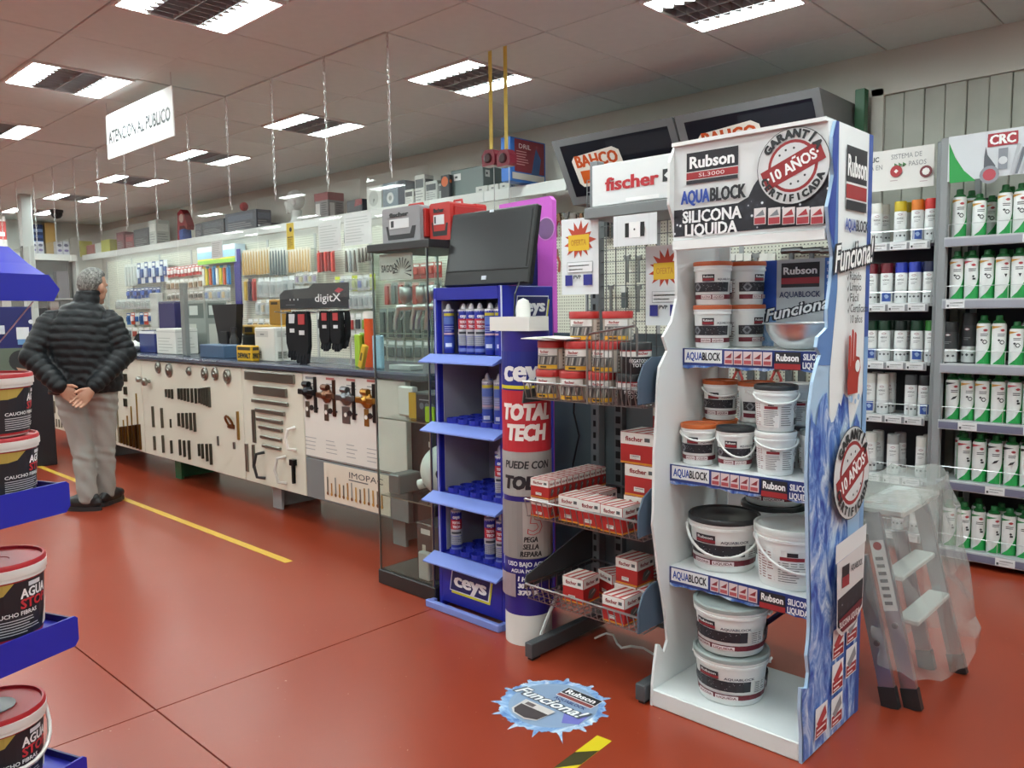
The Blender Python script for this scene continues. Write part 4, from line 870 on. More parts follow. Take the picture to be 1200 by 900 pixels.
# ================================================================ fixings rack
FX0, FX1, FY0, FYB = -2.1, -1.565, 2.29, 2.76
FO = Vector((FX0, FY0, 0))
t = thing('fixings_rack', 'grey metal rack with wire baskets, grid panel and white header board', 'rack', FO)
STEEL = '#4b4f52'
for x in (0, FX1-FX0):
    o = MB('satin', STEEL).bbox(x-.02, x+.02, 0, .5, .012, .072, .003).build('base_foot', t); MB('satin', '#1d1e20').box(x-.012, x+.012, .01, .06, 0, .012).build('glide', o)
    o = MB('satin', '#7c8184').bbox(x-.022, x+.022, .44, .485, .07, 2.02, .003).build('upright', t)
    sl_ = MB('matt', '#1b1c1e')
    for k in range(36): sl_.box(x-.007, x+.007, .4385, .4396, .15+k*.05, .175+k*.05)
    sl_.build('slot_column', o)['kind'] = 'stuff'
MB('satin', '#5e6b70').box(-.27, .54, .49, .5, .07, 1.3).build('back_panel', t)
x = yp(726, 520, FYB).x-FX0; o = MB('satin', '#6a7174').box(x-.02, x+.02, .46, .489, .07, 1.28).build('middle_upright', t); sl_ = MB('matt', '#151617')
for k in range(24): sl_.box(x-.012, x+.012, .4585, .4596, .12+k*.05, .15+k*.05)
sl_.build('slot_column', o)['kind'] = 'stuff'
W_ = FX1-FX0
def basket(zt, zb, x0, x1, d=.43):
    o = MB('metal', '#a9abab').tube([(x0, 0, zt), (x1, 0, zt), (x1, d, zt), (x0, d, zt)], .0045, 6, closed=True).build('basket', t)
    q = MB('metal', '#9b9d9d'); n = 19
    for k in range(n+1):
        x = x0+(x1-x0)*k/n; q.tube([(x, 0, zt), (x+.006, .012, zb), (x, d, zb)], .0022, 4)
    for k in range(9): q.tube([(x0, .012+d*k/9, zb), (x1, .012+d*k/9, zb)], .0022, 4)
    for k in range(1, 9): q.tube([(x0, d*k/9, zt), (x0, d*k/9, zb)], .002, 4); q.tube([(x1, d*k/9, zt), (x1, d*k/9, zb)], .002, 4)
    q.build('wire_mesh', o); return zb+.003
BA = basket(1.125, 1.06, -.01, W_+.0); BB = basket(.66, .59, -.01, W_+.0); BC = basket(.315, .255, -.01, W_+.0)
# curved end plates on the right of the baskets, slanted arms on the left
for zt, y in ((1.125, .0), (.66, .0), (.315, 0)):
    MB('satin', '#4a5a6c').prism([(y-.02, zt-.05), (y-.02, zt+.03), (y+.01, zt+.085), (y+.06, zt+.11), (y+.3, zt+.11), (y+.3, zt-.05)], lambda u, v, d: Vector((d, u, v)), W_+.002, W_+.008).build('end_plate', t)
for zt in (.315, 1.06):
    MB('satin', '#46484b').prism([(.0, zt-.02), (.01, zt+.03), (.44, zt+.16 if zt < 1 else zt+.06), (.44, zt-.02)], lambda u, v, d: Vector((d, u, v)), -.02, -.014).build('slanted_arm', t)
MB('metal', '#b3b5b6').tube([(-.0, .2, .255), (-.02, .1, .07)], .008, 6).build('strut', t)
# tall wire divider on the top basket
q = MB('metal', '#9c9e9e'); xa = .31
fr = [(xa, -.006, 1.06), (xa, -.006, 1.30), (xa+.01, -.006, 1.315), (xa+.205, -.004, 1.345), (xa+.215, -.004, 1.335), (xa+.215, -.004, 1.24)]; q.tube(fr, .0042, 6)
for k in range(1, 11):
    u = k/11*.22; q.tube([(xa+u*.95, -.005, 1.31+.03*k/11), (xa+u*.95, -.006, 1.06)], .0018, 4)
q.build('wire_divider', t)
# wire grid panel and header
gx0, gx1 = yp(690, 300, FYB).x-FX0, W_+.02; q = MB('metal', '#7d8082')
k = gx0
while k < gx1: q.tube([(k, .46, 1.2), (k, .46, 1.95)], .0022, 4); k += .05
for k in range(16): q.tube([(gx0, .463, 1.2+.05*k), (gx1, .463, 1.2+.05*k)], .0022, 4)
q.build('grid_panel', t)
YH = 2.5; S = lambda a, c: ((lambda q: (q.x-FX0, q.z))(yp(a, c, YH)))
h0 = S(695, 243); h1 = S(695, 195); hx1 = W_+.01
o = MB('satin', '#e2e6e7').bbox(h0[0], hx1, YH-FY0-.006, YH-FY0+.006, h0[1], h1[1], .002).build('header_board', t); MB('satin', '#7b7f81').bbox(h0[0]-.03, hx1+.01, YH-FY0-.02, YH-FY0+.25, h0[1]-.045, h0[1]-.004, .003).build('header_rail', t)
pm = MB('print'); P = Pr(pm, front_map(0, YH-FY0-.0065, 0), gap=.0006); a, c = S(711, 218), S(773, 210); hm = h1[1]-h0[1]
P.text('fischer', (a[0]+c[0])/2, h0[1]+hm*.5, .046, '#b3262f', w=c[0]-a[0], bold=.035); u = S(778, 209)[0]; P.rect(u, h0[1]+hm*.38, u+.045, h0[1]+hm*.66, '#23262a'); P.poly([(u+.006, h0[1]+hm*.52), (u+.022, h0[1]+hm*.6), (u+.04, h0[1]+hm*.52), (u+.022, h0[1]+hm*.44)], '#e2e6e7')
P.rect(S(735, 240)[0], h0[1]+.004, S(774, 236)[0], h0[1]+.018, '#f4f6f6'); pm.build('header_print', o)
# price posters
def poster(nm, lab, px, w, h, Y, kind, tilt=0.0):
    q = yp(px[0], px[1], Y); t_ = thing(nm, lab, 'poster', (q.x, Y, q.z), 0, 'posters on the fixings rack'); t_.rotation_euler = (0, tilt, 0)
    MB('matt', '#e0e5e8').box(0, w, -.001, .001, -h, 0).build('sheet', t_); pm = MB('print'); P = Pr(pm, front_map(0, -.0012, 0), gap=.0006)
    if kind == 'star':
        cx, cz = w*.5, -h*.29; rd = random.Random(2); pts = []
        for i in range(26): a = 2*PI*i/26; R_ = (w*.42 if i % 2 == 0 else w*.25)*rd.uniform(.85, 1.1); pts.append((cx+R_*math.cos(a), cz+R_*math.sin(a)))
        P.poly(pts, '#b8432c'); P.rect(cx-w*.3, cz-.04, cx+w*.26, cz+.022, '#e0b92c'); P.text('OFERTA', cx-w*.02, cz-.008, .022, '#c8902a', w=w*.42, bold=.02)
        P.rect(w*.17, -h*.71, w*.86, -h*.57, '#7f888c'); P.rect(w*.18, -h*.705, w*.85, -h*.575, '#e6eaec'); P.fine(w*.21, -h*.69, w*.8, -h*.59, '#7a8084', 2, .3)
        P.rect(w*.12, -h*.88, w*.32, -h*.74, '#2b2f86'); P.rect(w*.62, -h*.88, w*.86, -h*.74, '#2b2f86'); P.text('PVP', w*.46, -h*.77, .014, '#3a3e42', w=w*.2, bold=.03)
    else:
        P.rect(w*.28, -h*.72, w*.37, -h*.26, '#1c1d1f'); P.rect(w*.64, -h*.72, w*.73, -h*.26, '#1c1d1f'); P.rect(w*.38, -h*.74, w*.63, -h*.24, '#f6f8f8'); P.circ(w*.505, -h*.48, .004, '#555555', 8); P.rect(w*.1, -h, w*.105, 0, '#c5cacc'); P.rect(w*.84, -h, w*.845, 0, '#c5cacc')
    pm.build('poster_print', t_)
poster('offer_poster', 'white offer poster with red starburst hanging beside the pink board', (658, 258), .186, .30, 2.52, 'star'); poster('offer_poster', 'white offer poster with red starburst beside the cardboard display', (757, 289), .18, .3, 2.6, 'star'); poster('white_card', 'white card with two black bars under the header board', (719, 254), .19, .112, 2.46, 'bars')
# paper tags on the front of the top basket
for j, (x, y, z, r_) in enumerate(((-2.06, 2.34, 1.293, .1), (-1.985, 2.345, 1.298, -.12))):
    o = MB('matt', '#e6e3dd').box(-.06, .1, -.05, .05, -.0015, .0015).build('paper_leaflet', None, loc=(x, y, z), rz=r_); o.rotation_euler = (.02, .03, r_)
    tag(o, ['loose white leaflet lying on the tubs, nearer the tube standee', 'loose white leaflet lying on the tubs, beside the red-lidded tub'][j], 'leaflet', 'leaflets on the tubs')

# tubs and boxes of fixings
RED, YEL = '#b02a28', '#d8a62c'
def tub(black=False):
    t_ = thing('fixings_tub', 'x', 'tub'); r, h = .058, .11
    MB('satin', '#b5b0a4' if not black else '#26272a').lathe([(r*.92, 0), (r*.95, .004), (r*.95, h*.8)], 24).build('jar', t_, 40)
    MB('satin', RED if not black else '#242527').lathe([(r*.99, h*.76), (r, h*.97), (r*.96, h), (0, h)], 24).build('lid', t_, 40)
    pm = MB('print'); P = Pr(pm, cyl_map(r*.955, 0), step=r*.25, gap=.0004)
    if not black:
        P.rect(-r*1.3, h*.5, r*.3, h*.72, '#e5e3df'); P.text('fischer', -r*.6, h*.63, .01, '#a02a2c', w=.04, bold=.03); P.fine(-r*1.1, h*.51, r*.1, h*.57, '#777', 1); P.rect(-r*1.3, h*.17, r*.3, h*.5, '#6b6a68')
        for i in range(9):
            rd = random.Random(i); u = -r*1.2+i*r*.16; P.k = 5; P.poly([(u, h*.2), (u+r*.1, h*.2), (u+r*.2, h*.46), (u+r*.08, h*.46)], ('#b9b6b0', '#3f4042', '#8d8a86')[i % 3])
        P.rect(-r*1.3, h*.04, r*.3, h*.17, YEL); P.rect(-r*.9, h*.07, -r*.4, h*.13, '#3a3326'); P.rect(r*.4, h*.04, r*1.9, h*.72, '#ddd8ce'); P.fine(r*.7, h*.1, r*1.7, h*.66, '#6d6558', 5, .35); P.rect(r*2.0, h*.04, r*3.0, h*.72, '#c9c4ba')
    else:
        P.rect(-r*1.4, h*.55, r*1.4, h*.72, '#dcdad6'); P.text('fischer', r*.4, h*.66, .01, '#a02a2c', w=.045, bold=.03); P.rect(-r*1.4, h*.72, r*1.4, h*.77, '#9c2a30'); P.text('PEGATODO', r*.2, h*.42, .012, '#d9dadc', w=.07, bold=.03); P.text('TOTAL', r*.2, h*.28, .012, '#d9dadc', w=.05, bold=.03)
    pm.build('tub_print', t_); return Proto(t_)
tr, tk = tub(), tub(True); ti = 0
for lay, (z, items) in enumerate(((BA, [(-2.035, 2.365, 0), (-1.91, 2.36, 0), (-1.785, 2.36, 0), (-1.655, 2.37, 1), (-1.97, 2.5, 0), (-1.84, 2.5, 0)]), (BA+.111, [(-2.03, 2.372, 0), (-1.895, 2.37, 0), (-1.765, 2.375, 0), (-1.645, 2.38, 1), (-1.97, 2.51, 0), (-1.84, 2.51, 0)]), (BA+.222, [(-1.905, 2.415, 0), (-1.775, 2.45, 0)]))):
    for j, (x, y, b_) in enumerate(items):
        (tk if b_ else tr).put('%s fixings tub in the top basket, %s layer, %s along' % ('black' if b_ else 'red-lidded', ('bottom', 'middle', 'top')[lay], ORD[j]), 'tub', (x, y, z), view_rz((x, y), random.uniform(-.5, .5)), 'tubs in the top basket')
def fbox(w, d, h):
    t_ = thing('fixings_box', 'x', 'box'); MB('print', RED).bbox(0, w, 0, d, 0, h, .0015).build('carton', t_)
    pm = MB('print')
    for mp, L_ in ((front_map(0, 0, 0), w), (side_map(w, 0, 0), d)):
        P = Pr(pm, mp, gap=.0004); P.rect(.001, h*.62, L_-.001, h-.001, '#e6e3dd'); P.rect(.001, .001, L_-.001, h*.07, '#d9912c'); P.text('fischer', L_*.42, h*.8, h*.14, '#8f2226', w=L_*.52, bold=.03); P.rect(L_*.74, h*.74, L_*.9, h*.86, '#55585a')
        if mp is not None and L_ == w: P.rect(L_*.3, h*.16, L_*.62, h*.3, '#ded9d4'); P.fine(L_*.33, h*.17, L_*.6, h*.29, '#555', 2)
        else: P.poly([(L_*.25, h*.2), (L_*.5, h*.14), (L_*.8, h*.4), (L_*.6, h*.56), (L_*.35, h*.5)], '#5d5a58'); P.poly([(L_*.4, h*.3), (L_*.7, h*.42), (L_*.65, h*.5)], '#a8a4a0')
    P = Pr(pm, top_map(0, 0, h), gap=.0004); P.rect(.001, .001, w-.001, d-.001, '#e4e0d8')
    for k in range(3): P.k = 3; P.poly([(w*(.1+.3*k), .001), (w*(.22+.3*k), .001), (min(w*(.4+.3*k), w-.001), d-.001), (w*(.28+.3*k), d-.001)], '#b4352f')
    pm.build('box_print', t_); return Proto(t_)
bb = fbox(.145, .14, .118); bm_ = fbox(.1, .11, .1); bt = fbox(.095, .034, .075)
G = 'boxes in the wire baskets'
for lay in (0, 1):
    for j in range(10): bt.put('thin red and white box, %s layer of the row, %s from the front' % (('lower', 'upper')[lay], ORD[j]), 'box', (-2.095, 2.309+j*.037, BB+lay*.0765), 0, G)
for k, (pr_, x, y, z, lab) in enumerate(((bb, -1.73, 2.425, BB, 'bottom of the tall stack'), (bb, -1.727, 2.427, BB+.119, 'second of the tall stack'), (bb, -1.745, 2.426, BB+.238, 'on top of the tall stack'), (bm_, -1.965, 2.325, BB, 'front, next to the thin boxes'), (bm_, -1.86, 2.318, BB, 'front, middle of three'), (bm_, -1.752, 2.31, BB, 'front, beside the curved end plate'), (bm_, -1.96, 2.45, BB, 'behind the front three'), (bm_, -1.755, 2.572, BB+.239, 'raised at the back, nearer the post'), (bm_, -1.648, 2.572, BB+.239, 'raised at the back, nearer the display'), (bb, -1.72, 2.57, BB, 'at the very back, low'), (bb, -1.72, 2.57, BB+.12, 'at the very back, middle'), (bm_, -1.7, 2.572, BB+.34, 'highest at the back'))):
    pr_.put('red and white fixings box in the middle basket, %s' % lab, 'box', (x, y, z), random.uniform(-.03, .03), G)
for k, (pr_, x, y, lab) in enumerate(((bm_, -1.985, 2.37, 'alone at the front'), (bm_, -1.93, 2.53, 'turned, behind the lone front box'), (bm_, -1.745, 2.31, 'front, beside the curved end plate'), (bm_, -1.785, 2.44, 'second row, middle'), (bm_, -1.678, 2.44, 'second row, nearer the display'), (bm_, -1.79, 2.58, 'back row, middle'), (bm_, -1.684, 2.58, 'back row, nearer the display'))):
    pr_.put('red and white fixings box in the lowest basket, %s' % lab, 'box', (x, y, BC), (.05, -.35)[k == 1] if k < 2 else 0.0, G)
bm_.put('red and white fixings box in the lowest basket, stacked on the second row', 'box', (-1.78, 2.442, BC+.101), 0, G)
# loose black cable down the back panel
tag(MB('satin', '#1e1f20').tube([(-2.2, 2.72, 1.06), (-2.215, 2.73, .95), (-2.19, 2.735, .85), (-2.225, 2.735, .72), (-2.22, 2.73, .62)], .004, 6).build('cable', None), 'thin black cable hanging down the grey back panel', 'cable')

# ================================================================ big tube-shaped standee
TC = Vector((-2.258, 2.468, 0)); tr_ = .1
t = thing('tube_standee', 'tall cardboard standee shaped like a sealant cartridge, red, silver and purple', 'standee', TC)
hd = math.hypot(-2.19, 2.395)
def tz(py): d = ray(622, py); return 1.4+d.z*hd/math.hypot(d.x, d.y)
ztop = tz(388)
MB('satin', '#dfe1de').lathe([(tr_, 0), (tr_, tz(722)), (tr_, ztop)], 40, cols=('#e3e4df', '#2b2380')).build('tube_body', t, 40)
MB('satin', '#e6e6e1').box(-.11, .11, -.1, .02, ztop+.001, tz(371)).build('plunger_flange', t)
MB('satin', '#e6e6e1').lathe([(.03, tz(371)), (.03, tz(360)), (.022, tz(352)), (0, tz(349))], 14, (0.035, -.05, 0)).build('nozzle', t, 40)
pm = MB('print'); P = Pr(pm, cyl_map(tr_, 0, math.atan2(-2.395, 2.19)), step=.022, gap=.0005)
e = tr_*1.75
P.rect(-e, tz(452), e, tz(412), '#1e2a86'); P.text('ceys', -.005, tz(434), .085, '#f2f2f2', w=.2, bold=.04, shear=.1); P.rect(-e, tz(456), e, tz(452), '#d9cc2e')
P.rect(-e, tz(530), e, tz(458), '#c02a35'); P.text('TOTAL', .0, tz(483), .06, '#f3ece8', w=.215, bold=.05, shear=.15); P.text('TECH', .0, tz(507), .06, '#f3ece8', w=.17, bold=.05, shear=.15)
P.rect(-e, tz(582), e, tz(530), '#a5a3a0'); P.text('PUEDE CON', .0, tz(545), .03, '#26242a', w=.2, bold=.03, shear=.15); P.text('TODO', .0, tz(566), .05, '#26242a', w=.2, bold=.05, shear=.15)
P.rect(-e, tz(655), e, tz(588), '#8d8886'); P.rect(-.02, tz(654), e, tz(589), '#b3aca7'); P.text('5', .03, tz(612), .1, '#b5303a', w=.065, bold=.02, shear=.1); P.text('5', .03, tz(612), .1, '#b3aca7', w=.057, shear=.1)
for i, s_ in enumerate(('PEGA', 'SELLA', 'REPARA')): P.text(s_, .012, tz(632+i*8.5), .021, '#2a272b', w=(.055, .062, .085)[i], bold=.04, shear=.15, align='c')
P.text('USO BAJO AGUA', .0, tz(661), .018, '#e6e6ea', w=.17, bold=.03); P.text('AGUA POTABLE', .0, tz(669), .015, '#e6e6ea', w=.14, bold=.03)
P.rect(-e, tz(700), -.05, tz(673), '#a08f95')
for i, s_ in enumerate(('1 HORA', '300 KG', '370 %')): P.text(s_, .0, tz(678+i*8), .018, '#e9e9ee', w=.08, bold=.05, shear=.15)
pm.build('tube_print', t)

# ================================================================ blue cartridge stand with monitor
CX0, CX1, CY0, CY1 = -2.835, -2.39, 2.465, 2.8
BL, BLD, BLL = '#20289c', '#191d6b', '#7b8fd8'
CO = Vector((CX0, CY0, 0)); t = thing('cartridge_stand', 'tall blue metal stand with sloped shelf lips holding sealant cartridges', 'display stand', CO); w = CX1-CX0; d = CY1-CY0
MB('satin', BL).bbox(0, .025, 0, d, 0, 1.51, .003).build('side_panel', t); so = MB('satin', BL).bbox(w-.025, w, 0, d, 0, 1.51, .003).build('side_panel', t)
MB('matt', '#8f8f9d').box(.025, w-.025, d-.012, d, .25, 1.5).build('back_panel', t); MB('satin', BL).box(.025, w-.025, 0, d, 1.455, 1.51).build('top_beam', t); MB('matt', '#a3a4ad').box(.0255, .028, .03, d-.013, .27, 1.45).build('inner_liner', t)
bo = MB('satin', BL).box(.025, w-.025, 0, .02, .03, .25).build('bottom_panel', t); MB('satin', BLL).bbox(-.035, w+.01, -.06, -.035, .0, .035, .004).box(-.035, -.01, -.035, -.006, 0, .03).box(w-.015, w+.01, -.035, -.002, 0, .03).build('base_bar', t)
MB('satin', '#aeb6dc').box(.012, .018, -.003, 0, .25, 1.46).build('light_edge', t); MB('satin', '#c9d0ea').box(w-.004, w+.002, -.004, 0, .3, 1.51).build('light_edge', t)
def cey_logo(P, u, v, w_, h_, off=True):
    sk = h_*.2
    if off: P.poly([(u-w_/2+.006, v-h_/2-.016), (u+w_/2+.012, v-h_/2-.016), (u+w_/2+.012+sk, v+h_/2-.012), (u-w_/2+.006+sk, v+h_/2-.012)], '#d7d638')
    P.poly([(u-w_/2-.005, v-h_/2-.005), (u+w_/2+.005, v-h_/2-.005), (u+w_/2+.005+sk, v+h_/2+.005), (u-w_/2-.005+sk, v+h_/2+.005)], '#dfe3ee'); P.poly([(u-w_/2, v-h_/2), (u+w_/2, v-h_/2), (u+w_/2+sk, v+h_/2), (u-w_/2+sk, v+h_/2)], '#181f5e')
    P.text('ceys', u+sk*.5, v+.004, h_*.62, '#f2f3f6', w=w_*.84, bold=.04)
pm = MB('print'); P = Pr(pm, front_map(0, -.001, 0), gap=.0007); cey_logo(P, w*.47, .15, .25, .1); pm.build('logo_print', bo)
pm = MB('print'); P = Pr(pm, side_map(w+.001, 0, 0), gap=.0007); cey_logo(P, .18, 1.42, .2, .085); pm.build('logo_print', so)
CZ = [1.205, .885, .555, .262]
for i, z in enumerate(CZ):
    o = MB('satin', BL).box(.025, w-.025, 0, d-.012, z-.02, z).build('shelf', t)
    q = MB('satin', BLL).prism([(0, z+.002), (-.075, z-.03), (-.075, z-.036), (0, z-.022)], lambda u, v, dd: Vector((dd, u, v)), -.028, w+.012); q.build('sloped_lip', o)
    if i:
        q = MB('satin', '#2b37b0')
        for a in range(5):
            for b_ in range(4): q.lathe([(.035, z), (.035, z+.022), (.032, z+.022), (.032, z+.002)], 12, (.075+a*.075, .05+b_*.075, 0))
        q = q.build('cup_tray', o); q['kind'] = 'stuff'
def cartridge(style):
    t_ = thing('sealant_cartridge', 'x', 'cartridge'); r, h = .0255, .215
    MB('satin', '#2336a4' if style != 'clear' else '#8f93b5').lathe([(r*.96, 0), (r, .003), (r, h*.9), (r*.7, h*.92), (r*.3, h*.93), (r*.28, h*.98)], 18).build('barrel', t_, 40)
    MB('satin', '#e6e8ea').lathe([(r*1.0, h*.88), (r*1.0, h*.93), (r*.5, h*.95), (r*.45, h), (r*.2, h*1.06), (0, h*1.06)], 14).build('nozzle_cap', t_, 40)
    pm = MB('print'); P = Pr(pm, cyl_map(r, 0), step=r*.3, gap=.0004)
    if style == 'total': P.text('ceys', 0, h*.8, .015, '#e9ecf4', w=.032, bold=.05); P.rect(-r*1.3, h*.52, r*1.3, h*.74, '#b52c38'); P.text('TOTAL', 0, h*.67, .011, '#f2e8e8', w=.038, bold=.05); P.text('TECH', 0, h*.58, .011, '#f2e8e8', w=.034, bold=.05); P.rect(-r*1.3, h*.38, r*1.3, h*.52, '#b4b6ba'); P.rect(-r*.9, h*.42, r*.9, h*.47, '#3d3f45'); P.rect(-r*1.1, h*.18, r*1.1, h*.37, '#9fa3ae'); P.fine(-r, h*.19, r, h*.36, '#53576a', 4, .4); P.rect(-r*1.1, h*.05, r*1.1, h*.12, '#6f82c9')
    else: P.rect(-r*1.2, h*.8, r*1.2, h*.86, '#cbbd3a'); P.rect(-r*1.2, h*.62, r*1.2, h*.78, '#5771bd'); P.rect(-r*1.2, h*.4, r*1.2, h*.44, '#c9a9b6'); P.rect(-r*1.2, h*.1, r*1.2, h*.36, '#3951ad'); P.rect(-r*.8, h*.14, r*.3, h*.22, '#d2dbef'); P.fine(-r, h*.46, r, h*.6, '#a8b4dc', 3, .35)
    pm.build('cartridge_print', t_); return Proto(t_)
ct, cb, cc = cartridge('total'), cartridge('blue'), cartridge('clear')
G = 'cartridges in the blue stand'
for sh, items in ((0, [(.062, .04, cb), (.125, .11, ct), (.16, .045, ct), (.215, .04, ct), (.27, .04, ct), (.335, .04, cb), (.39, .045, cb), (.062, .125, cb), (.3, .12, ct)]), (1, [(.225, .125, ct), (.3, .05, cc), (.375, .05, cc), (.3, .125, cc), (.375, .125, ct)]), (2, [(.3, .125, ct), (.375, .05, ct), (.375, .2, ct)]), (3, [(.075, .05, ct), (.225, .2, ct), (.3, .125, ct), (.3, .05, ct), (.375, .05, ct), (.375, .2, ct), (.15, .2, ct)])):
    for j, (x, y, pr_) in enumerate(items):
        nm = {id(ct): 'blue cartridge with red band', id(cb): 'blue cartridge with yellow stripe', id(cc): 'pale grey cartridge'}[id(pr_)]
        loc = (CX0+x, CY0+y, CZ[sh]+.0045); pr_.put('%s on the %s shelf of the blue stand, %s placed' % (nm, ORD[sh], ORD[j]), 'cartridge', loc, view_rz(loc, random.uniform(-.15, .25)), G)
# monitor leaning back on top of the stand
t = thing('monitor', 'black flat computer monitor tilted back on top of the blue stand', 'monitor', (-2.8, 2.5, 1.5125)); t.rotation_euler = (-.19, 0, 0)
MB('satin', '#0d0f11').bbox(0, .53, 0, .035, .004, .345, .006).build('housing', t); MB('gloss', '#12161a').box(.022, .508, -.002, 0, .075, .325).build('screen', t)
MB('satin', '#15171a').box(.012, .518, -.0035, -.001, .07, .075).build('bezel_line', t); MB('print', '#c6ccd4').box(.248, .276, -.003, 0, .028, .045).box(.25, .274, -.003, 0, .331, .342).build('logo_badge', t); MB('satin', '#1b1d1f').bbox(.1, .43, .036, .075, .03, .28, .012).build('rear_shell', t)
tag(MB('satin', '#202122').tube([(-2.3, 2.56, 1.53), (-2.3, 2.48, 1.52), (-2.29, 2.44, 1.47), (-2.285, 2.43, 1.37)], .004, 6).build('monitor_cable', None), 'black monitor cable drooping over the stand corner', 'cable')
# pink board behind
Y = 2.95; S = lambda a, c: yp(a, c, Y)
p0, p1, p2, p3 = S(585, 240), S(647, 229), S(649, 335), S(583, 335)
t = thing('pink_board', 'pink advertising board with a round grey cut-out behind the monitor', 'board', (p3.x, Y, 0))
MB('satin', '#d262cf').prism([(0, 0), (p2.x-p3.x, 0), (p1.x-p3.x, p1.z-.02), (p1.x-p3.x-.02, p1.z), (p0.x-p3.x, p0.z)], lambda u, v, d: Vector((u, d, v)), 0, .03).build('board_panel', t)
q = S(640, 268); pm = MB('print'); P = Pr(pm, front_map(-p3.x, -.001, 0)); P.circ(q.x, q.z, .056, '#d88cd8', 26); P.circ(q.x, q.z, .05, '#7f5f8c', 26); pm.build('round_print', t)
q = S(628, 300); MB('satin', BLD).box(q.x-p3.x-.12, q.x-p3.x+.012, -.012, -.002, 1.0, S(628, 246).z).build('blue_flap', t)

# ================================================================ glass display cabinet
VX0, VX1, VY0, VY1 = -3.3, -2.875, 2.475, 2.9
VO = Vector((VX0, VY0, 0)); t = thing('glass_cabinet', 'tall glass display cabinet with dark base at the end of the counter', 'display cabinet', VO); w, d = VX1-VX0, VY1-VY0
MB('satin', '#232222').bbox(-.012, w+.012, -.012, d+.012, 0, .075, .004).build('base', t); MB('satin', '#2a2a2b').bbox(-.02, w+.03, -.02, d+.02, 1.7, 1.738, .003).build('top_board', t)
MB('matt', '#5c5650').box(.01, w-.01, .01, d-.01, .0755, .08).build('base_floor', t)
for nm, a in (('front_pane', (0, w, 0, .005)), ('side_pane', (0, .005, .006, d-.006)), ('side_pane', (w-.005, w, .006, d-.006)), ('rear_pane', (0, w, d-.005, d))): MB('glass').box(a[0], a[1], a[2], a[3], .08, 1.7).build(nm, t)
for x, y in ((.004, -.004), (w-.004, -.004), (.004, d+.004), (w-.004, d+.004)): MB('metal', '#8e9894').box(x-.004, x+.004, y-.004, y+.004, .075, 1.7).build('corner_strip', t)
VZ = [.0805]
for z in (.47, .87, 1.3):
    MB('glass').box(.008, w-.008, .008, d-.008, z-.006, z).build('glass_shelf', t); MB('metal', '#9db3a8').box(.008, w-.008, .005, .008, z-.006, z).build('shelf_edge', t); VZ.append(z+.0005)
def carton(name, lab, cat, x0, x1, y0, y1, z, h, col, mat='satin', pr_=None, group=None):
    t_ = thing(name, lab, cat, (x0, y0, z), 0, group); MB(mat, col).bbox(0, x1-x0, 0, y1-y0, 0, h, min(.006, h*.1)).build('carton', t_)
    if pr_:
        pm = MB('print'); P = Pr(pm, front_map(0, 0, 0)); pr_(P, x1-x0, h); pm.build('carton_print', t_)
        pm = MB('print'); P = Pr(pm, side_map(x1-x0, 0, 0)); pr_(P, y1-y0, h); pm.build('carton_print', t_)
    return t_
carton('dark_box', 'tall dark brown box standing in the bottom of the glass cabinet', 'box', VX0+.06, VX0+.21, VY0+.2, VY1-.03, VZ[0], .37, '#3a2a28')
def pp(P, W_, h): P.rect(W_*.2, h*.8, W_*.6, h*.9, '#d8d6d0'); P.rect(W_*.25, h*.45, W_*.4, h*.6, '#c9c1b4')
carton('boxed_machine', 'brown-grey machine with pale label low in the glass cabinet', 'machine', VX0+.22, VX1-.03, VY0+.06, VY0+.3, VZ[0], .27, '#5a4a46', pr_=pp)
carton('white_carton', 'small white carton at the front of the glass cabinet floor', 'box', VX0+.28, VX0+.36, VY0+.015, VY0+.05, VZ[0], .14, '#b5b5ae')
t2 = thing('air_tank', 'round white pressure tank with end cap on the lower glass shelf', 'tank', (VX0+.3, VY0+.19, VZ[1]))
MB('gloss', '#dfe6e1').ell((0, 0, .135), .12, .13, .13, 22, 14).build('tank', t2, 80); MB('satin', '#e8ebe6').cyl((-.105, -.045, .06), (-.135, -.06, .05), .026, n=14).build('end_cap', t2, 40); MB('satin', '#d8dcd8').box(-.06, .06, -.06, .06, 0, .02).build('foot_plate', t2); MB('gloss', '#2c2f32').lathe([(.02, 0), (.02, .012), (.012, .016)], 14, (.085, -.11, .14), 'y').build('gauge', t2)
carton('dark_carton', 'dark green box with small white label behind the white tank', 'box', VX0+.03, VX0+.21, VY0+.27, VY1-.04, VZ[1], .3, '#27312f', pr_=lambda P, W_, h: P.rect(W_*.3, h*.72, W_*.42, h*.82, '#d5d8d4'))
carton('grey_case', 'grey plastic case on the lower shelf of the glass cabinet', 'case', VX0+.012, VX0+.1, VY0+.05, VY0+.2, VZ[1], .1, '#6d6f6e')
def ybox(P, W_, h): P.rect(0, 0, W_*.24, h, '#c09a32'); P.rect(W_*.3, h*.2, W_*.95, h*.85, '#30343b'); [P.circ(W_*(.42+.17*k), h*.52, h*.13, '#6b7480', 12) for k in range(3)]; P.fine(W_*.35, h*.72, W_*.9, h*.8, '#9aa2aa', 1)
carton('tool_carton', 'black and yellow box on the middle shelf of the glass cabinet', 'box', VX0+.16, VX0+.4, VY0+.08, VY0+.25, VZ[2], .13, '#2d3138', pr_=ybox)
carton('neon_card', 'neon green price card in front of the black and yellow box', 'card', VX0+.33, VX0+.4, VY0+.04, VY0+.046, VZ[2], .075, '#a8d32a')
carton('white_manual', 'white booklet leaning on the middle shelf of the glass cabinet', 'booklet', VX0+.02, VX0+.14, VY0+.12, VY0+.16, VZ[2], .15, '#d9dad4')
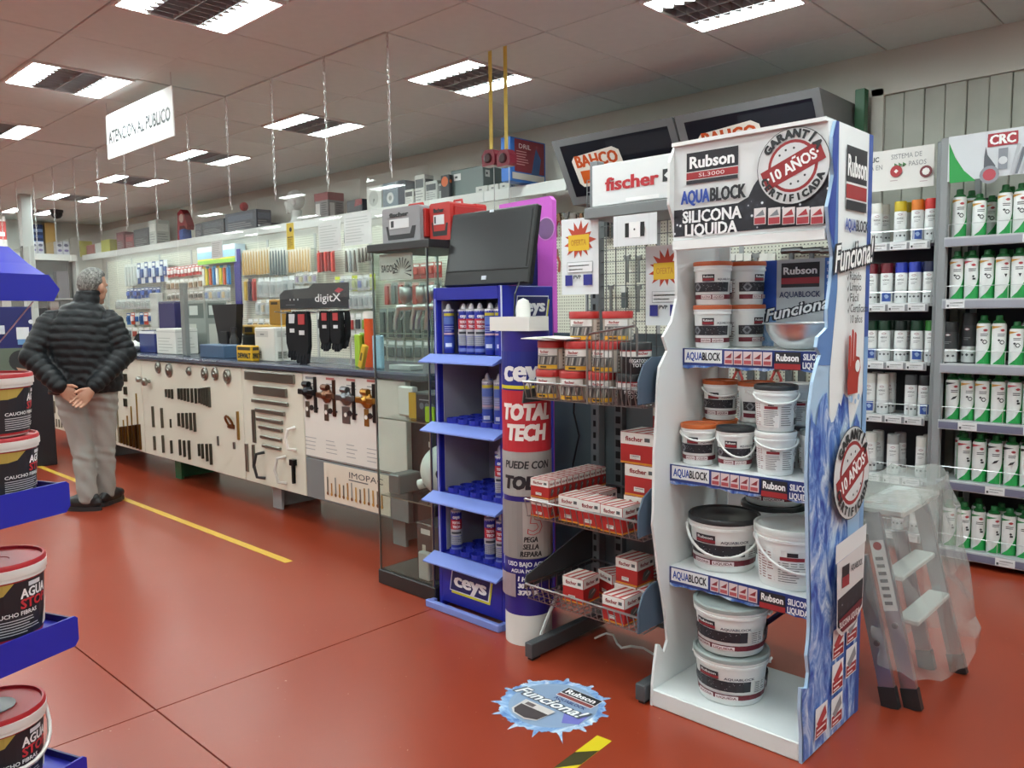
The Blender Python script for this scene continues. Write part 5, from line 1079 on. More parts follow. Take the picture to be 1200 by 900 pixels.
def spray_gun(lab, loc, rz):
    t_ = thing('spray_gun', lab, 'spray gun', loc, rz, 'spray guns in the glass cabinet'); c = '#d3d9d6'
    MB('metal', c).tube([(0, 0, .11), (.07, 0, .115), (.1, 0, .112)], [.016, .02, .013], 10).build('barrel', t_, 50); MB('metal', c).tube([(.005, 0, .11), (-.015, 0, .05), (-.02, 0, 0)], [.014, .013, .013], 8).build('grip', t_, 50); MB('metal', '#c3cac7').lathe([(.012, 0), (.02, .01), (.032, .03), (.034, .085), (.03, .09), (0, .092)], 14, (.05, 0, .125)).build('cup', t_, 40); MB('metal', c).tube([(.04, 0, .1), (.03, 0, .07), (.015, 0, .05)], .004, 6).build('trigger', t_)
for j, (x, y, s_, r_) in enumerate(((.08, .09, 3, .3), (.2, .1, 3, .2), (.31, .09, 3, -.3), (.1, .22, 3, .3), (.25, .22, 3, .1))): spray_gun('silver spray gun on the upper glass shelf, %s of five' % ORD[j], (VX0+x, VY0+y, VZ[s_]+.0135), r_)
carton('paint_gun_header', 'white header card with black sunrays inside the glass cabinet top', 'sign', VX0+.015, VX0+.27, VY0+.03, VY0+.036, 1.56, .13, '#dcded8', pr_=lambda P, W_, h: (P.text('SAGOLA', W_*.32, h*.45, .034, '#4c5152', w=W_*.5, bold=.02), [P.poly([(W_*.72+.012*math.cos(a), h*.3+.012*math.sin(a)), (W_*.72+.07*math.cos(a-.06), h*.3+.07*math.sin(a-.06)), (W_*.72+.07*math.cos(a+.06), h*.3+.07*math.sin(a+.06))], '#35393a') for a in [-.3+.35*k for k in range(11)]]) if W_ > .1 else None)
# the card hangs on two wires from the cabinet top
for j in range(6):
    t_ = thing('red_bottle', 'red plastic bottle inside the glass cabinet top, %s of six' % ORD[j], 'bottle', (VX0+.15+j*.04, VY0+.345+.02*(j % 2), 1.3005), 0, 'red bottles in the glass cabinet'); MB('satin', '#b23a34').lathe([(.016, 0), (.017, .01), (.017, .12), (.008, .14), (.008, .15)], 12).build('bottle', t_, 40); MB('satin', '#e6d9d4').lathe([(.009, .15), (.009, .165), (0, .166)], 10).build('cap', t_, 40)
# two red and grey tool cases on the cabinet
def tool_case(lab, x0, x1, y0, y1, swap):
    t_ = thing('tool_case', lab, 'tool case', (x0, y0, 1.7385), 0, 'tool cases on the glass cabinet'); W_, D_ = x1-x0, y1-y0; h = .175
    MB('satin', '#8f8f92' if not swap else '#b5302c').prism([(.0, 0), (W_, 0), (W_, h*.95), (W_-.01, h), (.01, h), (0, h*.95)], lambda u, v, d: Vector((u, d, v)), 0, D_*.72).build('shell', t_)
    MB('satin', '#b92f2a').prism([(.0, 0), (W_, 0), (W_, h*.97), (W_-.008, h+.004), (.008, h+.004), (0, h*.97)], lambda u, v, d: Vector((u, d, v)), D_*.72+.001, D_).build('lid_shell', t_)
    MB('satin', '#a92824').bbox(W_-.002, W_+.014, D_*.1, D_*.9, .02, h*.9, .004).build('side_latch', t_); MB('satin', '#26272a').box(W_+.014, W_+.018, D_*.4, D_*.55, h*.35, h*.6).build('latch_clip', t_)
    MB('satin', '#b92f2a').tube([(W_*.3, D_*.5, h), (W_*.32, D_*.5, h+.022), (W_*.68, D_*.5, h+.022), (W_*.7, D_*.5, h)], .006, 6).build('handle', t_)
    pm = MB('print'); P = Pr(pm, front_map(0, 0, 0)); P.poly([(W_*.16, .02), (W_*.84, .02), (W_*.9, h*.45), (W_*.8, h*.45), (W_*.74, h*.25), (W_*.2, h*.25), (W_*.16, h*.5), (W_*.1, h*.5)], '#2c2d30'); P.rect(W_*.2, h*.42, W_*.72, h*.68, '#d6d8da'); P.rect(W_*.24, h*.46, W_*.32, h*.64, '#35373a'); P.text('fischer', W_*.46, h*.8, .018, '#26272a', w=W_*.5, bold=.05); pm.build('case_print', t_)
tool_case('grey tool case with red latch on the glass cabinet, nearer the counter', -3.27, -2.98, 2.52, 2.72, False); tool_case('red tool case on the glass cabinet, beside the monitor', -2.955, -2.81, 2.56, 2.8, True)
# ================================================================ service counter
KY, KZ = 2.85, 1.065; KX0, KX1 = -9.9, -3.36
ct_ = thing('service_counter', 'long service counter with cream sample boards under a dark worktop', 'counter', (KX0, KY, 0)); KL = KX1-KX0
MB('satin', '#26272a').box(.0, KL, .03, .55, .2, 1.018).build('carcass', ct_)
for x, c in ((-9.2, '#8a8d8e'), (-8.3, '#8f9293'), (-6.72, '#1f5f3a'), (-5.1, '#a2a5a6'), (-3.7, '#8f9293')): MB('satin', c).box(x-KX0-.12, x-KX0+.0, .11, .13, 0, .2).box(x-KX0-.12, x-KX0-.1, .13, .5, 0, .2).build('foot_plate', ct_)
flat_mat('worktop', '#3a4052', .25, second='#424859', scale=8)
wt = tag(MB('worktop').bbox(KX0, -3.31, 2.815, 3.5, 1.0195, KZ, .012).build('worktop', None), 'dark blue-grey worktop running the whole length of the counter', 'worktop')
S4 = lambda a, c: (lambda q: (q.x-KX0, q.z))(yp(a, c, KY-.012))
def board(px0, px1, z0, z1, col, nm='sample_board', lab=None):
    x0, x1 = S4(px0, 480)[0], S4(px1, 480)[0]
    o = MB('satin', col).bbox(x0+.004, x1-.004, -.012, .028, z0, z1, .004).build(nm, ct_)
    if lab: o['label'] = lab
    return o
CRM = '#d6d3c4'
bA = board(52, 168, .2, 1.015, CRM, lab='board of hinges and brass rods'); bB = board(168, 285, .2, 1.015, CRM, lab='board of round knobs and steel hinges'); bC = board(285, 356, .2, 1.015, CRM, lab='board of bar handles')
bD = board(356, 476, .47, 1.015, '#dcd9d2', 'lock_board', 'board of door locks'); bE = board(356, 476, .2, .465, '#777b7d', 'grey_panel')
IRON, DKM, BRS, CPR = '#8b8b84', '#55564f', '#a88a4e', '#7a5230'
def disc(o, px, py, r, col=IRON, kind=0):
    x, z = S4(px, py); q = MB('metal', col); q.lathe([(r, 0), (r, .01), (r*.88, .015), (r*.72, .012), (r*.62, .018), (r*.3, .02), (r*.24, .028), (0, .029)] if kind == 0 else [(r*.5, 0), (r*.45, .02), (r, .035), (r, .055), (r*.7, .065), (0, .067)], 18, (x, -.012, z), 'y'); q.build('knob', o, 40)
for px, py, r in ((186, 430.7, .05), (198.7, 434, .06), (222, 435, .035), (240.7, 438, .052), (252.7, 438, .05), (267, 441, .055)): disc(bB, px, py, r)
disc(bB, 168.5, 444, .026, '#b5b5ae', 1); disc(bB, 175.6, 447, .035, '#9a9a92', 1)
def vbar(o, px, y0, y1, wpx, col, d=.012, nm='hinge'):
    x, za = S4(px, y0); _, zb = S4(px, y1); w = wpx/142/1.0
    q = MB('metal', col); q.box(x-w/2, x+w/2, -.012-d, -.012, zb, za)
    if nm == 'hinge': q.cyl((x+w*.1, -.014-d, zb), (x+w*.1, -.014-d, za), .006, n=8)
    q.build(nm, o)
for px in (195.5, 199, 202.5): vbar(bB, px, 456, 465+.3*(px-195), 1.6, DKM)
for i, px in enumerate((210, 213.5, 217.2, 221, 225.5, 230)): vbar(bB, px, 455, 467.5+i, 2.6, DKM)
for i in range(5): vbar(bB, 234+i*2.9, 455-i*.4, 472+i*1.2, 3.4, '#6c6d66')
for px, a, c, w in ((179.5, 476, 500, 3.6), (190, 478, 501, 4), (181.5, 511, 527, 3.6), (191.5, 510, 530, 3.8), (201.5, 516, 531, 2.4), (211.5, 515, 533, 2.6), (216.5, 516, 535, 2.8), (222, 516, 538, 3.6), (234, 520, 534, 2.6), (238, 520, 537, 2.6), (243, 520, 540, 3), (247.5, 520, 544, 3.4)): vbar(bB, px, a, c, w, '#77776c' if px < 200 else DKM)
for i in range(5): vbar(bB, 210+i*4.6, 484-i*.1, 499+i*1.6, 3.8, '#66675f')
vbar(bB, 200.5, 491, 501, 1.6, DKM, nm='hook'); vbar(bB, 256, 511, 522, 1.8, '#777', nm='hook'); vbar(bB, 275, 518, 526, 2.4, '#777', nm='latch'); vbar(bB, 279, 482, 515, 3.2, BRS, nm='long_plate')
x, z = S4(271, 494); q = MB('metal', CPR); q.tube([(x+.04*math.cos(a), -.03-.02*math.sin(a), z+.045*math.sin(a)) for a in [i*PI/6 for i in range(12)]], .009, 6, closed=True); q.box(x-.05, x+.05, -.02, -.012, z-.05, z-.02); q.build('door_knocker', bB)
for y in (423, 438, 453, 467): vbar(bA, 147.5, y, y+9, 8, DKM, .015, 'hinge')
for px, a, c in ((134, 478, 516), (138, 481, 518), (145, 492, 520), (149.5, 487, 521), (154, 476, 522), (160, 461, 524), (122, 480, 512), (127, 470, 514)): vbar(bA, px, a, c, 1.5, BRS if px > 139 else '#9c967e', .01, 'rod')
for i in range(7): vbar(bA, 142.5+i*3.6, 500-i*.5, 519+i*1.2, 3.2, '#6b4c28', .02, 'hook_plate')
for i in range(3): vbar(bA, 57+i*3.5, 468+i, 482+i, 1.6, '#777468', .01, 'rod'); 
for i in range(6): vbar(bA, 57.5+i*3, 489+i*.6, 498+i*.6, 1.4, '#777468', .01, 'rod')
def hbar(o, xa, ya, xb, yb, h, col=IRON):
    a = S4(xa, ya); c = S4(xb, yb); q = MB('metal', col); zc = (a[1]+c[1])/2; q.bbox(a[0], c[0], -.03, -.012, zc-h/2, zc+h/2, .003); q.build('bar_handle', o)
for xa, ya, xb, yb, h in ((288.7, 439, 346, 445, .062), (298.7, 456, 337, 461, .06), (296.7, 469, 338.7, 474, .025), (301, 480, 334.7, 485, .028), (302, 491, 332, 494.5, .026), (305, 500.5, 332, 504, .024), (307, 511.5, 331, 515.5, .022), (309, 522, 330, 526, .02)): hbar(bC, xa, ya, xb, yb, h)
vbar(bC, 297.5, 480, 518, 5, '#6e6f68', nm='long_plate'); vbar(bC, 289.5, 520, 552, 4.5, '#8c8c86', nm='long_plate'); vbar(bC, 297.5, 521, 548, 3.5, '#6e6f68', nm='long_plate')
def pull(o, px, ya, yb, col, mat='satin', dx=.05):
    x, za = S4(px, ya); _, zb = S4(px, yb); MB(mat, col).tube([(x, -.012, za), (x-dx*.6, -.06, za-.01), (x-dx, -.07, (za+zb)/2), (x-dx*.6, -.06, zb+.01), (x, -.012, zb)], .011, 6).build('pull_handle', o)
pull(bC, 310, 530, 560, '#202123'); pull(bC, 335, 535, 566, '#c9c7c0'); pull(bC, 346, 501, 527, '#e4e2dc', dx=.03); vbar(bC, 345, 540, 566, 2.6, '#202123', .02, 'lever'); vbar(bC, 345.5, 538, 545, 7, '#202123', .03, 'lever_rose')
# locks
for i, (px, py, col) in enumerate(((362, 459, '#35363a'), (384, 463, '#7d5a48'), (407, 466, '#77797c'), (431, 469, '#a8793a'))):
    x, z = S4(px, py); q = MB('metal', col); q.lathe([(.05, 0), (.05, .015), (.03, .03), (.015, .05), (0, .052)], 12, (x, -.012, z), 'y'); q.build('lock_rose', bD, 30)
    MB('metal', col).bbox(x-.085, x+.085, -.045, -.02, z-.018, z+.018, .004).build('lock_bolt', bD); MB('metal', col).cyl((x-.03, -.03, z+.05), (x+.03, -.03, z+.05), .02, n=8).build('lock_knob', bD)
    x2, _ = S4(px+8, py); MB('metal', '#3a3a3c' if i != 1 else '#5a4034').bbox(x2-.014, x2+.014, -.022, -.012, z-.13, z+.1, .002).build('lock_forend', bD)
    x3, z3 = S4(px-1, py+20); w = .022 if i != 2 else .04; MB('metal', (BRS if i == 3 else '#77756c') if i != 2 else '#85888a').bbox(x3-w, x3+w, -.018, -.012, z3-.055, z3+.05, .002).build('strike_plate', bD)
    MB('print', '#e9e7e0').lathe([(.014, 0), (.014, .002), (0, .002)], 10, (x3, -.0185, z3), 'y').build('keyhole', bD)
    x4, z4 = S4(px+7, py+19); MB('metal', '#4a4b4e').bbox(x4-.03, x4+.045, -.02, -.014, z4-.005, z4+.005, .001).cyl((x4-.03, -.022, z4), (x4-.03, -.013, z4), .018, n=10).build('key', bD)
pm = MB('print'); P = Pr(pm, front_map(0, -.0125, 0), gap=.0005)
for i in range(4):
    u, v = S4(358+i*24, 441+i*1.2); P.k = 2; P.rect(u, v-.015, u+.09, v, '#b56a66' if i else '#8a8d90'); P.fine(u, v-.07, u+.1, v-.03, '#8f9294', 2, .3, i); u, v = S4(358+i*24, 505+i*4.5); P.fine(u, v-.12, u+.13, v-.02, '#a3a5a6', 4, .2, i+5)
u0 = S4(357, 480)[0]; u1 = S4(475, 480)[0]; P.rect(u0, .475, u1, .482, '#8a8a88'); pm.build('lock_board_print', bD)
x0, z0 = S4(381, 572); x1, z1 = S4(456, 520)
o = MB('print', '#d9cfbf').box(x0, x1, -.016, -.012, .215, .455).build('brochure_poster', bE); pm = MB('print'); P = Pr(pm, front_map(x0, -.0165, .215), gap=.0005); w = x1-x0
P.text('IMOPAC', w*.66, .195, .036, '#3d3f42', w=w*.5); P.fine(w*.4, .155, w*.85, .172, '#6d6f70', 1)
for i in range(14):
    rd = random.Random(i); u = w*(.05+.064*i); h = rd.uniform(.06, .11); P.k = 4; P.rect(u, .05, u+.014, .05+h, ('#6a6254', '#a9752e', '#8c8a84', '#b98a3c')[i % 4]); P.circ(u+.006, .045, .012, ('#7a4a22', '#c08a3a')[i % 2], 8)
pm.build('brochure_print', o)

# ================================================================ things on the worktop
T = KZ+.0005
def wx(px, Y, py=410): return yp(px, py, Y).x
def cbox(nm, lab, cat, px0, px1, pyt, Y, d, col, mat='satin', pr_=None, z=T, group=None):
    x0, x1 = wx(px0, Y), wx(px1, Y); h = yp((px0+px1)/2, pyt, Y).z-z
    return carton(nm, lab, cat, x0, x1, Y, Y+d, z, h, col, mat, pr_, group)
cbox('white_carton', 'white printed carton on the counter beside the blue box', 'box', 184, 206, 385, 3.0, .2, '#d8d9d2', pr_=lambda P, W_, h: (P.fine(W_*.1, h*.1, W_*.9, h*.7, '#a9aba4', 5, .2), P.rect(0, h*.86, W_, h*.88, '#a6a8a2')))
cbox('blue_carton', 'navy blue box with white top beside the white bag', 'box', 164, 182, 388, 3.02, .2, '#22306f', pr_=lambda P, W_, h: P.rect(0, h*.88, W_, h, '#e6e8ea'))
t = thing('plastic_bag', 'crumpled white plastic bag on the counter by the man', 'bag', (wx(149, 2.97), 2.97, T)); q = MB('satin', '#e3e3dc'); rd = random.Random(5); vs, fs = ell_data((0, 0, .055), .17, .12, .055, 16, 9); q.add([(x*(1+rd.uniform(-.12, .12)), y*(1+rd.uniform(-.12, .12)), max(0, z*(1+rd.uniform(-.15, .15)))) for x, y, z in vs], fs); q.build('bag_body', t)
t = thing('black_sleeve_cloth', 'sleeve-like black cloth shape behind the white plastic bag', 'cloth', (wx(169, 3.2), 3.2, T)); q = MB('fabric', '#1b1b1e'); q.prism([(-.17, 0), (-.16, .05), (-.03, .15), (.12, .2), (.14, .18), (.14, 0)], lambda u, v, d: Vector((u, d, v)), -.06, .12); q.build('cloth_fold', t)  # black sleeve-like shape built as plain cloth; no wearer is modelled
cbox('steel_box', 'grey metal cash box behind the counter screen post', 'box', 221, 243, 352, 3.3, .2, '#8f9690', pr_=lambda P, W_, h: (P.rect(W_*.1, h*.66, W_*.9, h*.94, '#5f6b66'), P.rect(W_*.15, h*.72, W_*.6, h*.9, '#c9d2cc'), P.rect(W_*.12, h*.1, W_*.5, h*.55, '#c6c9c0')))
cbox('purple_box', 'dark purple carton standing behind the white carton', 'box', 188, 207, 353, 3.3, .15, '#2e2a5e')
cbox('narrow_carton', 'narrow white carton upright beside the purple box', 'box', 178.5, 187, 343, 3.35, .06, '#c9ccc6')
cbox('screen_post', 'slim grey steel post standing on the worktop', 'post', 213.5, 218, 331, 2.95, .04, '#7d8280')
t = thing('pos_monitor', 'black till monitor seen from behind on the counter', 'monitor', (wx(268, 3.2), 3.2, T)); MB('satin', '#1d1c1e').prism([(-.2, .42), (.22, .42), (.17, .1), (-.1, .1)], lambda u, v, d: Vector((u, d, v)), -.03, .03).build('housing', t); MB('satin', '#232225').bbox(-.04, .08, -.05, .07, .02, .2, .006).build('neck', t); MB('satin', '#232225').bbox(-.12, .16, -.1, .1, 0, .02, .004).build('stand_base', t)
cbox('blue_tray', 'flat blue-grey tray on the worktop before the till monitor', 'tray', 234, 262, 404, 2.93, .14, '#3f5a78')
def dw(P, W_, h): P.text('DEWALT', W_*.5, h*.35, min(.035, h*.3), '#26241c', w=W_*.8, bold=.05); P.rect(W_*.1, h*.7, W_*.9, h*.9, '#3a3524')
cbox('yellow_tool_box', 'yellow cardboard tray with black lettering on the worktop', 'box', 277, 295, 405, 2.88, .06, '#d5a81d', pr_=dw)
t = thing('black_bottle', 'black bottle with white label beside the yellow tray', 'bottle', (wx(275, 3.12), 3.12, T)); MB('satin', '#1b1b1d').lathe([(.035, 0), (.037, .01), (.037, .14), (.02, .17), (.02, .2)], 16).build('bottle', t, 40); MB('satin', '#26262a').lathe([(.022, .2), (.022, .235), (0, .237)], 12).build('cap', t, 40); pm = MB('print'); P = Pr(pm, cyl_map(.0372, 0, -.9), step=.01); P.rect(-.03, .04, .03, .1, '#dedede'); pm.build('label_print', t)
def wm(P, W_, h): P.rect(W_*.08, h*.72, W_*.7, h*.9, '#b9bab3'); P.rect(W_*.3, h*.78, W_*.5, h*.82, '#777'); P.rect(W_*.08, h*.08, W_*.35, h*.3, '#9a9b92'); P.fine(W_*.1, h*.1, W_*.33, h*.28, '#555', 3)
cbox('white_drawer_unit', 'white plastic box unit on the worktop beside the glove stand', 'box', 299, 322, 384, 2.95, .28, '#d3d4cc', pr_=wm)
for j, (a, c, yt) in enumerate(((283, 332, 377), (281, 328, 371))): pass
t = thing('yellow_case', 'long yellow and black tool case lying behind the white box unit', 'tool case', (wx(284, 3.33), 3.33, T)); L_ = wx(331, 3.33)-wx(284, 3.33); MB('satin', '#26241f').bbox(0, L_, 0, .16, 0, .17, .01).build('case_base', t); MB('satin', '#c79a22').bbox(0, L_, -.005, .165, .171, .25, .012).build('case_lid', t); pm = MB('print'); P = Pr(pm, front_map(0, -.005, 0)); P.rect(L_*.1, .19, L_*.3, .23, '#3a301c'); P.rect(L_*.4, .2, L_*.9, .21, '#e0bd52'); pm.build('case_print', t)
cbox('amber_carton', 'amber cardboard box with dark print behind the yellow case', 'box', 317, 330, 351, 3.35, .1, '#b98d3a', z=T+.2505, pr_=lambda P, W_, h: P.rect(W_*.2, h*.8, W_*.8, h*.9, '#4a3a1c'))
# glove display rack with dark header
x0, x1 = wx(331, 3.0), wx(411, 3.0); t = thing('glove_rack', 'wire counter rack with dark header card and hanging gloves', 'display rack', (x0, 3.0, T)); w = x1-x0
zt = yp(370, 333, 3.0).z-T; zb = yp(370, 361, 3.0).z-T
wr = MB('metal', '#d2d4d2')
for x in (.0, w): wr.tube([(x, 0, 0), (x, 0, zb+.05)], .005, 6).tube([(x, 0, .004), (x, .22, .004)], .005, 6)
for z in (.01, zb-.03, zb-.005): wr.tube([(0, 0, z), (w, 0, z)], .004, 6)
for k in range(6): wr.tube([(w*(.08+.16*k), 0, zb-.03), (w*(.08+.16*k), -.09, zb-.02)], .003, 5)
wr.build('wire_frame', t)
o = MB('satin', '#2b2e33').prism([(0, zb), (w, zb), (w, zt), (w*.52, zt+.005), (w*.45, zt-.022), (w*.08, zt-.03), (0, zt-.06)], lambda u, v, d: Vector((u, d, v)), -.006, .002).build('header_card', t)
pm = MB('print'); P = Pr(pm, front_map(0, -.0065, 0)); P.text('digitX', w*.72, zb+(zt-zb)*.42, .05, '#eceef0', w=w*.36, bold=.01); 
for k in range(3): P.circ(w*(.17+.06*k), zb+.06, .008, '#d0d2d6', 6)
P.poly([(w*.82, zt-.05), (w*.88, zt-.03), (w*.95, zt-.045), (w*.88, zt-.065)], '#c03a4a'); P.fine(w*.1, zb+.02, w*.32, zb+.03, '#7d8086', 1); pm.build('header_print', o)
def glove(lab, x, y, z, k, red=True):
    t_ = thing('work_glove', lab, 'glove', (x, y, z), 0, 'gloves on the counter rack'); q = MB('fabric', '#17181b')
    q.prism([(-.07*k, 0), (.07*k, 0), (.085*k, -.07*k), (.08*k, -.24*k), (.06*k, -.3*k), (-.06*k, -.3*k), (-.085*k, -.24*k), (-.085*k, -.08*k)], lambda u, v, d: Vector((u, d, v)), -.014, .014); o_ = q.build('palm', t_)
    for i in range(4): u = (-.055+.037*i)*k; MB('fabric', '#1d1e22').tube([(u, 0, -.29*k), (u, -.008, -.34*k), (u, -.004, -(.37 if i in (1, 2) else .35)*k)], .016*k, 6).build('finger', t_)
    MB('print', '#b03a3c' if red else '#d5d8da').bbox(-.03*k, .05*k, -.02, -.015, -.09*k, -.02*k, .002).build('tag', t_); MB('print', '#d5d8da').box(-.02*k, .04*k, -.0195, -.0145, -.16*k, -.13*k).build('size_label', t_)
gz = T+zb-.02
for j, (px, dy, k, red) in enumerate(((356, -.07, .98, True), (345, -.02, .9, False), (383, -.05, .7, True), (396, -.05, .7, True), (404, -.015, .65, False))): glove('black work glove on the wire rack, %s of five from the white box' % ORD[j], wx(px, 3.0+dy), 3.0+dy, gz, k, red)
for j, (px, c, pyt, pyb) in enumerate(((418, '#9cc23a', 392, 398), (424, '#7aa02c', 390, 400))): cbox('green_pack', 'green packet on the worktop beside the gloves, %s' % ('nearer them' if j == 0 else 'nearer the cabinet'), 'packet', px-3, px+3, pyt, 2.955+.035*j, .03, c, z=T)
t = thing('yellow_level', 'small yellow spirit level leaning on the worktop end', 'spirit level', (wx(420, 2.9), 2.9, T)); t.rotation_euler = (0, .35, 0); MB('gloss', '#d9b23c').bbox(-.02, .02, 0, .03, .002, .15, .004).build('body', t); MB('gloss', '#6a5a2a').box(-.008, .008, -.001, 0, .05, .1).build('vial', t)
t = thing('orange_tube', 'orange and white cardboard tube standing on the worktop', 'tube', (wx(433, 3.0), 3.0, T)); MB('satin', '#d6521f').lathe([(.03, 0), (.03, .3)], 14).build('tube', t, 40); MB('satin', '#e9e6df').lathe([(.0305, .3), (.0305, .345), (0, .346)], 14).build('cap', t, 40)
cbox('blue_card_pack', 'light blue and white packet by the orange tube', 'packet', 436, 446, 393, 2.93, .03, '#9ec8de')
cbox('silver_tray', 'long low silver display tray near the counter end', 'tray', 455, 480, 428, 2.93, .1, '#b5bab8')

# ================================================================ shelving wall behind the counter
WX0, WX1 = -14.2, -4.85
t = thing('back_shelving', 'long white shelving wall with fascia behind the counter', 'shelving', (WX0, 4.8, 0)); w = WX1-WX0
MB('pegboard').box(0, w, .38, .4, .3, 2.3).build('perforated_panel', t); MB('satin', '#d5d9d5').bbox(0, w, 0, .02, 2.31, 2.4, .003).build('fascia', t); MB('satin', '#c9cdc9').box(0, w, .02, .4, 2.385, 2.4).build('top_board', t)
MB('satin', '#9a9d9c').box(0, w, .0, .38, .3, .34).build('base_shelf', t)
for k in range(10): MB('satin', '#b3b7b4').box(k*w/9-.02, k*w/9+.02, .371, .379, 0, 2.31).build('upright', t)
for k in range(9):
    a, c = k*w/9+.05, (k+1)*w/9-.05; o = MB('satin', '#e2e4e0').box(a, c, .03, .09, 2.365, 2.384).build('lamp_holder', t); MB('tube').cyl((a+.02, .06, 2.348), (c-.02, .06, 2.348), .014, n=8).build('light_tube', o)
# a short continuation of the white fascia towards the lightboxes
t = thing('fascia_extension', 'white fascia board with shelf running up to the blue drill box', 'shelving', (WX1+.003, 4.8, 0)); w2 = -3.96-WX1
MB('satin', '#d5d9d5').bbox(0, w2, 0, .02, 2.31, 2.4, .003).build('fascia', t); MB('satin', '#c9cdc9').box(0, w2, .02, .38, 2.385, 2.4).build('top_board', t)
for x in (.05, .36): MB('satin', '#b3b7b4').box(x-.02, x+.02, .355, .36, .36, 2.385).build('upright', t)
TOPZ = 2.4005
def pack_proto(w, h, card, prod, kind):
    t_ = thing('hanging_pack', 'x', 'pack'); MB('print', card).box(-w/2, w/2, 0, .003, -h, 0).build('card', t_)
    if kind == 'stick': MB('satin', prod).bbox(-w*.3, w*.3, -.024, -.001, -h*.98, -h*.12, .004).build('product', t_)
    elif kind == 'tool': MB('satin', prod).tube([(0, -.015, -h*.1), (0, -.015, -h*.5), (0, -.015, -h*1.0)], [w*.12, w*.2, w*.28], 8).build('product', t_)
    elif kind == 'bag': MB('blister').bbox(-w*.46, w*.46, -.03, -.001, -h*.97, -h*.2, .008).build('product_bag', t_); MB('satin', prod).bbox(-w*.3, w*.3, -.022, -.006, -h*.8, -h*.35, .005).build('product', t_)
    else: MB('satin', prod).bbox(-w*.36, w*.36, -.022, -.001, -h*.72, -h*.3, .006).build('product', t_); MB('print', '#e6e8e6').box(-w*.4, w*.4, -.001, -.0, -h*.2, -h*.06).build('label_strip', t_)
    MB('metal', '#c5c7c5').tube([(0, .0, -.012), (0, .09, -.008)], .003, 5).build('hook', t_); return Proto(t_)
rnd = random.Random(11)
def row(px0, px1, py0, py1, n, cols, kind, what, cat, where, Y=5.08, fill=.85):
    a, c = yp(px0, py0, Y), yp(px1, py0, Y); z0, z1 = yp((px0+px1)/2, py0, Y).z, yp((px0+px1)/2, py1, Y).z; pit = (c.x-a.x)/n; prs = [pack_proto(pit*fill, z0-z1, cc[0], cc[1], kind) for cc in cols]
    for j in range(n):
        prs[j % len(prs)].put('%s, %s of %d hanging %s' % (what[j % len(what)], ORD[j], n, where), cat, (a.x+pit*(j+.5), Y, z0-rnd.uniform(0, .012)), 0, where)
row(146, 160, 309, 335, 4, [('#d4d8d2', '#c2c8c4')], 'stick', ['pale grey long pack'], 'pack', 'at the far end behind the man')
row(160, 196, 306, 331, 8, [('#2f4f8a', '#c9d4e2'), ('#d9dfe4', '#34548f')], 'card', ['blue and white pack', 'white and blue pack'], 'pack', 'under the far lamp')
row(192, 238, 311, 323, 11, [('#b8352f', '#e6e0dc'), ('#c64038', '#e9e4e0')], 'card', ['small red card pack'], 'pack', 'in the red row')
row(237, 270, 311, 334, 8, [('#d8b23a', '#e0e2dc'), ('#2aa0b4', '#d6c23c'), ('#d9dcd8', '#c9582a'), ('#3c9ad0', '#2f76b4')], 'stick', ['yellow pack', 'teal pack', 'orange-striped pack', 'blue pack'], 'pack', 'under the blue and green header')
row(284, 316, 291, 321, 10, [('#e3ddcd', '#c9a66b')], 'tool', ['pale wooden handle'], 'handle', 'in the first rack of handles', fill=.8)
row(316, 336, 290, 322, 6, [('#d9dbd6', '#5c6a6c')], 'tool', ['grey steel blade'], 'tool', 'beside the wooden handles')
row(338, 364, 290, 318, 8, [('#e6dfcf', '#d2b078')], 'tool', ['beige wooden handle'], 'handle', 'in the second rack of handles', fill=.8)
row(148, 188, 337, 349, 9, [('#24408c', '#3c62b8'), ('#2b57a8', '#1d2f63')], 'card', ['deep blue pack'], 'pack', 'in the blue row')
row(136, 190, 350, 362, 9, [('#d5dbd6', '#aab4ae')], 'bag', ['clear bagged part'], 'pack', 'below the blue row')
row(148, 190, 366, 380, 8, [('#2f6aa8', '#1f4c86'), ('#c9543c', '#e2d8d2'), ('#cfd6d2', '#2c5a94')], 'card', ['mid blue pack', 'orange-red pack', 'grey-blue pack'], 'pack', 'in the lowest row by the man')
row(195, 238, 326, 341, 8, [('#c9c7bc', '#8a7a62'), ('#d8d8d0', '#a08468')], 'card', ['brown and silver pack'], 'pack', 'below the red row')
row(196, 238, 342, 352, 8, [('#b9b3a8', '#6e6a62')], 'card', ['small steel fitting'], 'fitting', 'above the purple box')
row(240, 270, 336, 352, 6, [('#dfe3e2', '#3c6ab4'), ('#e3e5e0', '#d0a23a'), ('#dde2e0', '#7d8a90')], 'bag', ['bagged blue fitting', 'bagged yellow fitting', 'bagged grey fitting'], 'pack', 'above the till monitor')
row(286, 300, 326, 352, 3, [('#d7c9a0', '#c5a43c'), ('#3a2c4a', '#2a2038'), ('#c85a50', '#a83c38')], 'stick', ['gold keyring strip', 'dark purple strip', 'red strip'], 'pack', 'between the banners')
row(302, 346, 324, 348, 6, [('#cfd6d6', '#7f8c90'), ('#dfe3e2', '#9aa5a6')], 'bag', ['silver-grey bagged tool'], 'pack', 'below the wooden handles')
row(346, 372, 318, 332, 5, [('#e6e4dc', '#8a6a9a'), ('#dfe3e0', '#b8a24a')], 'bag', ['bagged mixed part'], 'pack', 'above the dark header card')
row(372, 392, 292, 318, 5, [('#b83a34', '#c9443c'), ('#3a3c42', '#8a2a2a')], 'stick', ['red slim pack', 'dark red slim pack'], 'pack', 'below the glass notice')
